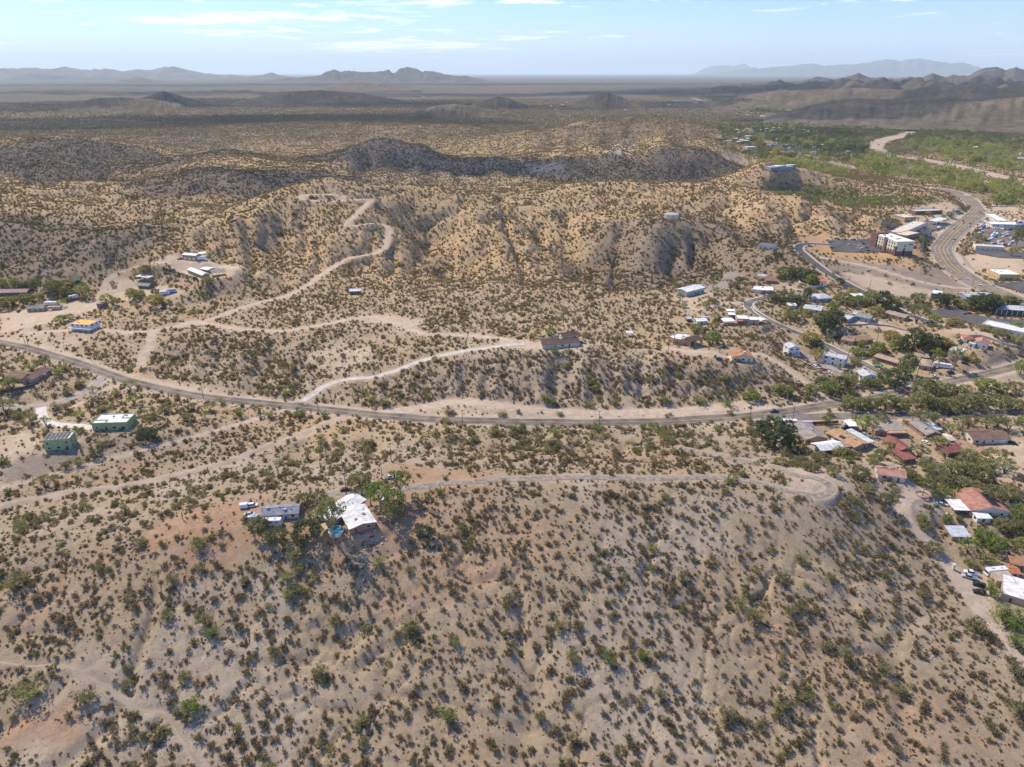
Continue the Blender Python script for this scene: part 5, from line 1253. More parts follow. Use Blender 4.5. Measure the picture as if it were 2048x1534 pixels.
    if ns == 6:
        for i in range(6):
            for j in range(7):
                x = L * (.07 + .145 * i); y0 = D * (.09 + .118 * j)
                v = MB(); v.hexa([(x, y0, h + .25), (x + L * .095, y0, h + .25), (x + L * .095, y0 + D * .108, h + .5), (x, y0 + D * .108, h + .5)], [(x, y0, h + .32), (x + L * .095, y0, h + .32), (x + L * .095, y0 + D * .108, h + .57), (x, y0 + D * .108, h + .57)])
                v.part('solar_panel', 'panel_solar', root, M=M)
    elif ns:
        nx, ny = (4, 6) if ns == 8 else (2, 2)
        for i in range(nx):
            for j in range(ny):
                if k == 'gy':
                    x0 = L * (.58 if ns == 8 else (.14 if ns == 2 else .6)) + i * 1.15; y0 = D * (.12 if ns == 8 else .45) + j * 1.9
                    z0, z1 = roof_h(w, x0, y0), roof_h(w, x0 + 1.08, y0)
                    v = MB(); v.hexa([(x0, y0, z0 + .05), (x0 + 1.08, y0, z1 + .05), (x0 + 1.08, y0 + 1.8, z1 + .05), (x0, y0 + 1.8, z0 + .05)], [(x0, y0, z0 + .12), (x0 + 1.08, y0, z1 + .12), (x0 + 1.08, y0 + 1.8, z1 + .12), (x0, y0 + 1.8, z0 + .12)])
                else:
                    x0 = L * (.3 + .32 * i) - 1.2; y0 = D * .58 + j * 1.1
                    z0, z1 = roof_h(w, 1, y0), roof_h(w, 1, y0 + 1.0)
                    v = MB(); v.hexa([(x0, y0, z0 + .05), (x0 + 2.6, y0, z0 + .05), (x0 + 2.6, y0 + 1, z1 + .05), (x0, y0 + 1, z1 + .05)], [(x0, y0, z0 + .14), (x0 + 2.6, y0, z0 + .14), (x0 + 2.6, y0 + 1, z1 + .14), (x0, y0 + 1, z1 + .14)])
                v.part('solar_panel', 'panel_solar', root, M=M)
    if w.get('deck'):
        d = MB(); d.box(-.2, L + 2.6, -2.6, -.03, 2.5, 2.7); d.box(L + .03, L + 2.6, -.02, D, 2.5, 2.7); d.part('deck', 'w_offwhite', root, M=M)
        for x, y in [(L * i / 4, -2.4) for i in range(5)] + [(L + 2.4, D * i / 3) for i in range(4)]:
            p = MB(); p.box(x - .14, x + .14, y - .14, y + .14, -1, 2.498); p.part('post', 'w_white', root, M=M)
        rl = MB(); rl.box(-.2, L + 2.6, -2.6, -2.54, 3.5, 3.6); rl.box(L + 2.54, L + 2.6, -2.53, D, 3.5, 3.6)
        for i in range(14): rl.box(-.2 + i * (L + 2.8) / 14, -.14 + i * (L + 2.8) / 14, -2.6, -2.55, 2.71, 3.498)
        rl.part('railing', 'w_offwhite', root, M=M)
def hotel_wing(root, w, M):
    L, D, h = w['L'], w['dep'], w['h']
    b = MB(); b.box(-.12, L + .12, -.12, D + .12, -1.5, 4.4); b.part('brick_base', 'w_hotelbrick', root, M=M)
    u = MB(); u.box(0, L, 0, D, 4.404, h); u.part('wall', 'w_hotel', root, M=M)
    c = MB(); c.box(-.35, L + .35, -.35, .0, h + .004, h + .8); c.box(-.35, L + .35, D, D + .35, h + .004, h + .8); c.box(-.35, 0, .004, D - .004, h + .004, h + .8); c.box(L, L + .35, .004, D - .004, h + .004, h + .8); c.part('cornice', 'w_cream', root, M=M)
    r = MB(); r.box(.01, L - .01, .01, D - .01, h + .004, h + .25); r.part('roof', w['rf'], root, M=M)
    for y0, y1, hh in ((D * .80, D * .98, h + 2.2), (D * .40, D * .50, h + 1.2), (-.2, D * .05, h - 4)):
        t = MB(); t.box(-.9, 1.0, y0, y1, -1.4, hh); t.part('tower', 'w_hotelbrick', root, M=M)
    t = MB(); t.box(-.9, L * .8, D * .93, D * 1.05, -1.4, h + 1.8); t.part('tower', 'w_hotelbrick', root, M=M)
    st = MB(); st.box(L * .43, L * .43 + 1.6, -.2, -.125, 0, h * .55); st.part('stair_window', 'glass_dark', root, M=M)
    st = MB(); st.box(L * .46, L * .46 + 1.4, -.08, -.004, h * .64, h * .78); st.part('window', 'glass_dark', root, M=M)
    sg = MB(); sg.box(L * .66, L * .92, -.14, -.004, h * .82, h * .86); sg.box(L * .72, L * .93, -.14, -.004, h * .775, h * .81); sg.part('sign', 'w_hotelbrick', root, M=M)
    for s in range(4):
        for i in range(9):
            y = D * (.07 + .1 * i)
            if .38 < y / D < .52 or y / D > .79: continue
            g = MB(); g.box(-.16, -.03, y, y + 1.5, 1.0 + s * 3.15, 2.7 + s * 3.15); g.part('window', 'glass_dark', root, M=M)
    for x, y in ((L * .4, D * .3), (L * .6, D * .33), (L * .5, D * .6), (L * .3, D * .75)):
        v = MB(); v.box(x - .9, x + .9, y - .8, y + .8, h + .25, h + 1.5); v.part('roof_unit', 'pipe_grey', root, M=M)
for name, label, cat, wings in HOUSES:
    w0 = wings[0]
    root = thing(name, label, cat, (w0['A'].x, w0['A'].y, w0['z']))
    bpy.context.view_layer.update() if False else None
    root.matrix_basis = Matrix.Translation((w0['A'].x, w0['A'].y, w0['z']))
    for i, w in enumerate(wings):
        w['h'] += .015 * i; build_wing(root, w)
far_r = random.Random(5); FAR_OBJS = []
for a_, b_, n_ in (((1435, 276), (1500, 288), 9), ((1505, 262), (1560, 268), 6), ((1590, 280), (1660, 300), 9), ((1600, 300), (1700, 312), 6), ((1530, 285), (1580, 302), 6), ((1940, 296), (2040, 322), 8), ((1300, 196), (1400, 212), 6), ((1090, 195), (1250, 222), 8), ((1470, 222), (1530, 240), 5)):
    for _ in range(n_): FAR_HOUSES.append((far_r.uniform(a_[0], b_[0]), far_r.uniform(a_[1], b_[1]), far_r.uniform(5, 9), far_r.choice(['r_white', 'r_metal', 'r_cream', 'r_greylight', 'r_brownlight', 'r_greybrown'])))
for i, (px, py, wd, rf) in enumerate(FAR_HOUSES):
    p = ground(px, py); D = math.hypot(p.x, p.y)
    L = max(9, wd * D / FPX * .9); dep = max(8, L * .55); h = 4.0 + far_r.random()
    kind = far_r.choice(('gx', 'flat', 'gx', 'hip'))
    w = dict(A=p, u=Vector((1, 0, 0)), v=Vector((0, 1, 0)), L=L, dep=dep, c=p, z=p.z, h=h, roof=kind, rise=1.6 if kind != 'flat' else .5, wall=far_r.choice(('w_offwhite', 'w_tan', 'w_cream', 'w_brown')), rf=rf)
    rz = far_r.uniform(-.4, .4) - math.atan2(p.x, p.y) * .6
    w['u'] = Vector((math.cos(rz), math.sin(rz), 0))
    tone = {'r_white': 'white', 'r_metal': 'silver', 'r_cream': 'cream', 'r_greylight': 'pale grey', 'r_teal': 'teal', 'r_greybrown': 'grey brown', 'r_brownlight': 'brown'}[rf]
    root = thing('house', 'distant %s roofed building in the valley town' % tone if 1380 < px < 1760 else ('distant %s roofed building beyond the river' % tone if px > 1760 else 'lone distant %s roofed house on the scrub plain' % tone), 'house', (p.x, p.y, p.z), 0, 'distant buildings %s' % ('in the town' if 1380 < px < 1760 else ('beyond the river' if px > 1760 else 'on the plain')))
    root.matrix_basis = Matrix.Translation((p.x, p.y, p.z))
    root['look'] = 'distant %s roofed building' % tone; FAR_OBJS.append((root, px, py, wd))
    build_wing(root, w)
# water tank on the hill shoulder
p = ground(1343, 436)
tk = thing('water_tank', 'round cream water tank on the shoulder of the shaded hill', 'water tank', p)
m_ = MB(); m_.tube((0, 0, -2), (0, 0, 4.6), 8.2, n=40, cap=False); m_.part('shell', 'w_cream', tk)
m_ = MB(); m_.tube((0, 0, 4.6), (0, 0, 5.1), 8.35, 7.6, n=40); m_.part('roof', 'r_cream', tk)
m_ = MB(); m_.box(-.3, .3, -8.5, -8.25, 0, 5.2); m_.part('ladder', 'metal_grey', tk)
# ------------------------------------------------------------------ leaves and plants
LEAF_GAIN = 2.0
def leaf_mat(name, cols, grain=1.2):
    m, nd, lk, b = nodes_of(name)
    oi = nd.new('ShaderNodeObjectInfo'); geo = nd.new('ShaderNodeNewGeometry')
    rp = nd.new('ShaderNodeValToRGB'); e = rp.color_ramp.elements
    while len(e) < len(cols): e.new(.5)
    cols = [tuple(min(.34, q * LEAF_GAIN) for q in c) for c in cols]
    for i, c in enumerate(cols):
        e[i].position = i / (len(cols) - 1); e[i].color = c + (1,)
    n = noise_tex(nd, lk, geo.outputs['Position'], grain, 3, .6)
    f = mth(nd, lk, 'ADD', mth(nd, lk, 'MULTIPLY', oi.outputs['Random'], .72 if grain > .05 else .45), mth(nd, lk, 'MULTIPLY', n, .42 if grain > .05 else 1.5))
    f = mth(nd, lk, 'SUBTRACT', f, .07 if grain > .05 else .5, clamp=True)
    lk.new(f, rp.inputs[0]); lk.new(rp.outputs[0], b.inputs['Base Color'])
    tl = nd.new('ShaderNodeBsdfTranslucent'); mx_ = nd.new('ShaderNodeMixShader'); mx_.inputs[0].default_value = .38
    lk.new(mixrgb(nd, lk, 1.0, rp.outputs[0], (1.35, 1.35, 1.1), 'MULTIPLY'), tl.inputs[0]); lk.new(b.outputs[0], mx_.inputs[1]); lk.new(tl.outputs[0], mx_.inputs[2]); lk.new(mx_.outputs[0], nd['Material Output'].inputs['Surface'])
    b.inputs['Roughness'].default_value = .8; b.inputs['Specular IOR Level'].default_value = .12
    MATS[name] = m
    return m
leaf_mat('creosote_leaf', [(.09, .066, .043), (.106, .082, .045), (.112, .093, .048), (.135, .108, .058), (.17, .128, .083)])
leaf_mat('green_leaf', [(.092, .084, .04), (.118, .108, .049), (.145, .134, .056), (.182, .168, .072)])
leaf_mat('dry_leaf', [(.10, .05, .022), (.14, .07, .026), (.10, .075, .036), (.085, .065, .04)])
leaf_mat('mesquite_leaf', [(.078, .08, .036), (.105, .107, .046), (.13, .13, .054), (.16, .155, .066)])
leaf_mat('dark_leaf', [(.04, .048, .027), (.055, .064, .033), (.075, .082, .04)])
leaf_mat('bright_leaf', [(.088, .108, .032), (.115, .135, .038), (.145, .158, .048)])
leaf_mat('cottonwood_leaf', [(.08, .092, .033), (.125, .135, .042), (.20, .196, .058), (.27, .245, .07)], .011)
leaf_mat('valley_leaf', [(.05, .056, .03), (.068, .076, .036), (.09, .10, .042), (.12, .13, .05)], .011)
leaf_mat('stone_mix', [(.08, .07, .055), (.13, .105, .08), (.19, .16, .125), (.10, .075, .05)])
leaf_mat('yellow_leaf', [(.22, .20, .045), (.29, .24, .05), (.33, .27, .06)])
leaf_mat('autumn_leaf', [(.16, .115, .04), (.20, .145, .05), (.17, .145, .05)])
leaf_mat('cactus_skin', [(.075, .085, .045), (.095, .10, .055), (.11, .11, .065)])
mat('bark', (.135, .105, .08), .9, .2, 2); mat('bark_pale', (.30, .26, .22), .9, .2, 2)
def leaf_cloud(m, r, pts, size, n_each, spread, up=.35):
    """tufts of small leaf-sized faces round the given points"""
    for p in pts:
        for _ in range(n_each):
            d = Vector((r.gauss(0, 1), r.gauss(0, 1), r.gauss(0, .8)))
            c = Vector(p) + d * spread
            a = Vector((r.gauss(0, 1), r.gauss(0, 1), r.gauss(0, 1))).normalized()
            nrm = Vector((r.gauss(0, .8), r.gauss(0, .8), abs(r.gauss(up, .7)))).normalized()
            t = nrm.cross(a)
            if t.length < 1e-3: continue
            t.normalize(); q = nrm.cross(t); s = size * r.uniform(.6, 1.35)
            m.quad(tuple(c - t * s - q * s * .6), tuple(c + t * s - q * s * .6), tuple(c + t * s * .8 + q * s * .6), tuple(c - t * s * .8 + q * s * .6))
def bush_mesh(name, seed, kind):
    r = random.Random(seed); m = MB()
    if kind == 'creosote':
        st = []
        for k in range(r.randint(12, 16)):
            a = r.uniform(0, 2 * math.pi); l = r.uniform(.18, .48); h = r.uniform(.25, .62) * (1.1 - l * .6)
            st.append((l * math.cos(a), l * math.sin(a), h)); st.append((l * .55 * math.cos(a + .2), l * .55 * math.sin(a + .2), h * .7))
            m.tube((0, 0, -.08), (l * math.cos(a), l * math.sin(a), h), .012, .006, 3, False)
        leaf_cloud(m, r, st, .064, 7, .085)
    elif kind in ('green', 'bright'):
        st = []
        for k in range(24):
            a = r.uniform(0, 2 * math.pi); e = math.asin(r.uniform(-.05, 1)); l = r.uniform(.62, 1.0)
            st.append((.47 * l * math.cos(e) * math.cos(a), .47 * l * math.cos(e) * math.sin(a), .10 + .58 * l * math.sin(e)))
        for k in range(5):
            a = r.uniform(0, 6.28); m.tube((0, 0, -.08), (.2 * math.cos(a), .2 * math.sin(a), .4), .02, .01, 3, False)
        leaf_cloud(m, r, st, .056, 9, .075)
    elif kind == 'tuft':
        st = [(r.gauss(0, .2), r.gauss(0, .2), r.uniform(.08, .4)) for _ in range(11)]
        leaf_cloud(m, r, st, .12, 4, .1, .2)
    elif kind in ('cottonwood', 'valley'):
        st = []
        for k in range(26):
            a = r.uniform(0, 2 * math.pi); e = math.asin(r.uniform(-.35, 1)); l = r.uniform(.55, 1.0)
            st.append((.46 * l * math.cos(e) * math.cos(a), .46 * l * math.cos(e) * math.sin(a), .46 + .44 * l * math.sin(e)))
        m.tube((0, 0, -.1), (0, 0, .35), .04, .025, 5, False)
        leaf_cloud(m, r, st, .05, 7, .07)
    elif kind == 'cactus':
        m.tube((0, 0, -.05), (0, 0, .93), .030, .032, 8); m.tube((0, 0, .93), (0, 0, 1.0), .032, .012, 8)
        for k in range(seed % 4):
            a = r.uniform(0, 6.28); z = r.uniform(.38, .6); c, s_ = math.cos(a), math.sin(a); l = r.uniform(.09, .13); t = r.uniform(.2, .34)
            m.tube((0, 0, z), (l * c, l * s_, z + .04), .020, .021, 6); m.tube((l * c, l * s_, z + .03), (l * c * 1.1, l * s_ * 1.1, z + t), .022, .018, 6); m.tube((l * c * 1.1, l * s_ * 1.1, z + t), (l * c * 1.1, l * s_ * 1.1, z + t + .03), .018, .006, 6)
    elif kind in ('rock', 'stone'):
        for _ in range(1):
            bm = bmesh.new(); bmesh.ops.create_icosphere(bm, subdivisions=1, radius=.5)
            for v in bm.verts: v.co *= r.uniform(.7, 1.15); v.co.z *= .6
            for f in bm.faces: m.poly([tuple(v.co) for v in f.verts])
            bm.free()
    return m
PLANTS = {}
for kind, mk, nv in (('creosote', 'creosote_leaf', 6), ('green', 'green_leaf', 6), ('tuft', 'dry_leaf', 4), ('bright', 'bright_leaf', 5), ('valley', 'valley_leaf', 5), ('stone', 'stone_mix', 4), ('cottonwood', 'cottonwood_leaf', 5), ('cactus', 'cactus_skin', 6)):
    PLANTS[kind] = [bush_mesh(kind, 100 + i * 7 + len(kind), kind).mesh(kind + '_plant', mk) for i in range(nv)]

# ------------------------------------------------------------------ naming by landmark
LANDMARKS = [(700,1045,'white roofed ridge house'),(560,1035,'grey mobile home'),(444,1050,'basketball hoop'),(220,1377,'winding footpath'),(1655,975,'driveway hairpin'),(1783,962,'salmon tiled house'),(1845,990,'round planter'),
 (1975,1025,'large red tiled house'),(1920,1078,'weathered metal roofed shed'),(1988,1140,'white motorhome'),(1853,1085,'dirt drive at the right edge'),(1250,958,'straight ridge driveway'),(990,962,'dirt turnout of the ridge driveway'),
 (117,890,'solar panelled sage garage'),(230,850,'sage green house'),(65,755,'brown roofed left house'),(88,835,'white curling driveway'),(172,655,'orange flat roofed house'),(70,622,'tan timber cabin'),(20,590,'dusty pink roofed house'),
 (400,540,'adobe house on the pad'),(285,575,'grey shed below the pad'),(338,586,'two parked caravans'),(709,585,'tiny lone cabin'),(1120,690,'brown roofed ranch house'),(1260,670,'small pale roofed shed'),(1375,588,'green metal building'),
 (1500,648,'pink adobe house'),(1367,688,'adobe house with hipped porch'),(1485,718,'orange brown knoll house'),(1528,580,'white metal roofed house'),(1530,497,'grey brown hillside house'),(1645,600,'sky blue house'),(1643,566,'small red tiled house'),
 (1625,622,'long pale roofed house'),(1725,640,'grey green roofed blue house'),(1790,637,'flat tan roofed house'),(1715,686,'long brown roofed tan house'),(1597,705,'apartment block by the knoll'),(1665,728,'broadside apartment block'),(1726,763,'apartment block by the main road'),
 (1808,728,'tan roofed motel'),(1918,716,'white two storey house'),(1970,690,'bright red tiled house'),(1631,880,'stucco house by the dark tree'),(1721,890,'orange tan house by the pool'),(1665,903,'white gabled canopy'),(1780,870,'flat brown roofed house'),
 (1865,872,'grey brown gabled house'),(1815,915,'long bright red building'),(1910,910,'dark red barn'),(1985,880,'cream ranch house'),(1806,500,'cream and brick hotel'),(1715,492,'hotel car park'),(1343,434,'round water tank'),(2015,455,'car dealership'),
 (1980,500,'long white shop row'),(2018,557,'tan restaurant'),(1870,597,'blue walled flat shop'),(1958,602,'blue grey building'),(2020,632,'supermarket'),(1820,445,'cream highway shop'),(640,394,'hilltop track loop'),(770,475,'bend of the hill track'),
 (300,1450,'bottom left corner of the slope'),(800,1450,'bottom edge left of centre'),(1200,1450,'bottom edge right of centre'),(1650,1450,'bottom edge toward the right'),(1000,1250,'middle of the near slope'),(1400,1250,'eroded gullies of the near slope'),(500,1250,'bare slope below the mobile home'),
 (1650,1200,'gullied slope beside the dirt drive'),(1900,1350,'foot of the dirt drive'),(80,1200,'left edge of the near slope'),(800,1150,'slope below the white roofed house'),(700,820,'foot of the concrete driveway'),(1050,760,'bluff face under the ranch house'),(1300,770,'right end of the bluff face'),
 (450,720,'left end of the bluff'),(950,870,'brushy bank below the main road'),(1250,890,'brushy knolls behind the ridge driveway'),(500,880,'wire fence track'),(200,985,'sandy wash track'),(1560,870,'large dark round tree'),(1800,800,'shrub row between the two roads'),(1000,610,'scrub flat below the hill'),
 (900,480,'ravine of the central hill'),(600,480,'left flank of the central hill'),(1200,500,'shaded hill below the tank'),(1550,430,'lit hill above the hotel road'),(250,450,'dark slopes above the pad'),(1790,290,'bend of the dry river'),(1950,340,'lower reach of the dry river'),(1600,230,'green valley head'),(1700,335,'yellow woods by the highway'),(1680,385,'green flat behind the lit hill'),(1900,290,'far bank of the dry river')]
ORD = ['largest', 'second largest', 'third largest', 'fourth largest', 'fifth largest', 'sixth largest', 'seventh largest', 'eighth largest', 'ninth largest', 'tenth largest']
def landmark(px, py):
    best = min(LANDMARKS, key=lambda q: math.hypot(q[0] - px, (q[1] - py) * 1.5))
    dx, dy = px - best[0], (py - best[1]) * 1.5
    d = math.hypot(dx, dy)
    if d < 14: rel = 'at'
    elif abs(dx) > abs(dy): rel = 'right of' if dx > 0 else 'left of'
    else: rel = 'below' if dy > 0 else 'above'
    if d > 110: rel = 'well ' + rel
    elif d < 45 and rel != 'at': rel = 'close ' + rel
    return rel + ' the ' + best[2]
def name_all(objs, what):
    """objs: (object, px, py, size). Size rank among its neighbours singles each one out"""
    cells = {}
    for o, px, py, s in objs: cells.setdefault(landmark(px, py), []).append((s, o))
    for where, L in cells.items():
        L.sort(key=lambda q: -q[0])
        for i, (s, o) in enumerate(L):
            w = o.get('look', what)
            if len(w.split()) + len(where.split()) > 11: w = ' '.join(w.split()[-2:])
            if len(L) == 1: o['label'] = '%s %s' % (w, where)
            elif i < len(ORD): o['label'] = '%s %s %s' % (ORD[i] if i else 'largest', w, where)
            else: o['label'] = ('one of the smallest %ss %s' % (w, where)).replace('bushs', 'bushes').replace('cactuss', 'cacti')

# ------------------------------------------------------------------ trees one by one
def tree_proto(kind, seed):
    r = random.Random(seed * 13 + len(kind)); tr = MB(); cr = MB(); st = []
    if kind == 'mesquite':
        for k in range(3):
            a = k * 2.1 + r.uniform(-.4, .4); e = (r.uniform(.16, .28) * math.cos(a), r.uniform(.16, .28) * math.sin(a), .5)
            tr.tube((0, 0, -.05), (e[0] * .4, e[1] * .4, .22), .030, .022, 6, False); tr.tube((e[0] * .4, e[1] * .4, .21), e, .022, .010, 5, False)
            for q in range(2):
                b = a + r.uniform(-.8, .8); tr.tube((e[0] * .7, e[1] * .7, .36), (e[0] * .7 + .2 * math.cos(b), e[1] * .7 + .2 * math.sin(b), .62), .013, .006, 4, False)
        for k in range(58):
            a = r.uniform(0, 6.28); l = math.sqrt(r.random()); z = .42 + (.52 * (1 - l * l * .75)) * r.uniform(.35, 1)
            st.append((.47 * l * math.cos(a), .47 * l * math.sin(a), z))
        leaf_cloud(cr, r, st, .030, 11, .042)
    elif kind == 'round':
        tr.tube((0, 0, -.05), (0, 0, .4), .05, .03, 7, False)
        for k in range(90):
            a = r.uniform(0, 6.28); e = math.asin(r.uniform(-.75, 1)); l = r.uniform(.55, 1) ** .6
            st.append((.46 * l * math.cos(e) * math.cos(a), .46 * l * math.cos(e) * math.sin(a), .50 + .46 * l * math.sin(e)))
        leaf_cloud(cr, r, st, .036, 11, .05)
    elif kind == 'shrub':
        for k in range(7):
            a = k * .9 + r.uniform(-.3, .3); l = r.uniform(.16, .4); h = r.uniform(.5, .85)
            tr.tube((0, 0, -.05), (l * math.cos(a), l * math.sin(a), h), .016, .005, 4, False)
            for q in range(9):
                u = r.uniform(.45, 1.12); st.append((l * u * math.cos(a) + r.gauss(0, .075), l * u * math.sin(a) + r.gauss(0, .075), h * u * .92 + r.gauss(0, .05)))
        for k in range(14):
            a = r.uniform(0, 6.28); l = r.uniform(.2, .44); st.append((l * math.cos(a), l * math.sin(a), r.uniform(.1, .35)))
        leaf_cloud(cr, r, st, .026, 12, .045)
    elif kind == 'eucalyptus':
        tr.tube((0, 0, -.03), (.02, .01, .42), .036, .022, 7, False)
        hubs = []
        for k in range(8):
            a = k * .8 + r.uniform(-.3, .3); l = r.uniform(.16, .36); h = r.uniform(.55, .92)
            hubs.append((l * math.cos(a), l * math.sin(a), h)); tr.tube((.02, .01, r.uniform(.3, .42)), hubs[-1], .018, .006, 5, False)
        hubs.append((.02, .02, .93))
        for hx, hy, hz in hubs:
            for q in range(8): st.append((hx + r.gauss(0, .075), hy + r.gauss(0, .075), hz + r.gauss(0, .045)))
        leaf_cloud(cr, r, st, .024, 13, .035)
    elif kind == 'palm':
        tr.tube((0, 0, -.03), (.01, 0, .84), .030, .022, 7, False)
        for k in range(22):
            a = k * 2.4; up = r.uniform(-.1, .14); L = .42; w = .05
            c, s_ = math.cos(a), math.sin(a); p0 = Vector((.01, 0, .84)); p1 = Vector((.01 + L * .5 * c, L * .5 * s_, .86 + up)); p2 = Vector((.01 + L * c, L * s_, .72 + up * 1.4)); n_ = Vector((-s_, c, 0)) * w
            cr.quad(tuple(p0 - n_ * .3), tuple(p0 + n_ * .3), tuple(p1 + n_), tuple(p1 - n_)); cr.quad(tuple(p1 - n_), tuple(p1 + n_), tuple(p2 + n_ * .3), tuple(p2 - n_ * .3))
    elif kind == 'hedge':
        for k in range(80): st.append((r.uniform(-.48, .48), r.uniform(-.42, .42), r.uniform(.25, .95)))
        leaf_cloud(cr, r, st, .035, 10, .05)
        tr.tube((0, 0, -.05), (0, 0, .5), .03, .02, 5, False)
    return tr, cr
PROTO = {}
def tree_meshes(kind, leaf):
    key = (kind, leaf)
    if key not in PROTO:
        base_k = (kind, '#')
        if base_k not in PROTO: PROTO[base_k] = [tree_proto(kind, s) for s in range(4)]
        PROTO[key] = [(t.mesh('trunk', 'bark_pale' if kind == 'eucalyptus' else 'bark'), c.mesh('crown', leaf)) for t, c in PROTO[base_k]]
    return PROTO[key]
LOOKS = {('shrub', 'green_leaf'): 'bushy olive green palo verde', ('shrub', 'bright_leaf'): 'bushy bright green palo verde', ('mesquite', 'mesquite_leaf'): 'spreading green mesquite tree', ('mesquite', 'green_leaf'): 'olive green mesquite tree', ('mesquite', 'bright_leaf'): 'bright green palo verde tree', ('mesquite', 'yellow_leaf'): 'yellow leaved tree',
         ('mesquite', 'dark_leaf'): 'dark green mesquite tree', ('mesquite', 'autumn_leaf'): 'yellow brown autumn tree', ('round', 'dark_leaf'): 'dense dark green tree', ('round', 'bright_leaf'): 'dense bright green tree', ('round', 'mesquite_leaf'): 'rounded green tree',
         ('eucalyptus', 'mesquite_leaf'): 'tall airy eucalyptus tree', ('eucalyptus', 'bright_leaf'): 'tall bright green eucalyptus tree', ('palm', 'mesquite_leaf'): 'slim fan palm', ('hedge', 'dark_leaf'): 'dark clipped hedge', ('round', 'yellow_leaf'): 'yellow rounded tree',
         ('eucalyptus', 'dark_leaf'): 'tall dark eucalyptus tree', ('round', 'autumn_leaf'): 'yellow brown rounded tree', ('round', 'cottonwood_leaf'): 'yellow green rounded tree', ('round', 'green_leaf'): 'olive green rounded tree', ('eucalyptus', 'green_leaf'): 'tall olive eucalyptus tree'}
tree_r = random.Random(3); NAMED = []; TREE_AT = []
def tree(px, py, wpx, ratio=.85, kind='mesquite', leaf='mesquite_leaf', name='tree'):
    p = ground(px, py); D = math.sqrt(p.x ** 2 + p.y ** 2 + (CAMZ - p.z) ** 2)
    if kind == 'round' and leaf in (ML, GL, BL) and (py > 1105 or (py > 700 and px < 1480)) and not (500 < px < 860 and 960 < py < 1105): kind = 'shrub'; wpx *= .9; ratio *= .85; leaf = GL if leaf == ML else leaf
    if kind == 'round' and px > 1480 and leaf != DL: wpx *= .78
    wm = wpx * D / FPX; hm = wm * ratio
    tm, cm_ = tree_meshes(kind, leaf)[tree_r.randrange(4)]
    look = LOOKS[(kind, leaf)]
    nm = {'palm': 'palm_tree', 'hedge': 'hedge', 'eucalyptus': 'eucalyptus_tree', 'mesquite': 'mesquite_tree', 'shrub': 'palo_verde'}.get(kind, 'tree')
    root = thing(nm, look, 'hedge' if kind == 'hedge' else ('palm' if kind == 'palm' else ('shrub' if kind == 'shrub' else 'tree')), p, tree_r.uniform(0, 6.28), None, (wm, wm, hm))
    root['look'] = look
    for n_, me in (('trunk', tm), ('crown', cm_)):
        o = bpy.data.objects.new(n_, me); COL.objects.link(o); o.parent = root
    NAMED.append((root, px, py, wm)); TREE_AT.append((p.x, p.y, wm))
    return root
ML, GL, BL, DL, YL, AL, CL = 'mesquite_leaf', 'green_leaf', 'bright_leaf', 'dark_leaf', 'yellow_leaf', 'autumn_leaf', 'cottonwood_leaf'
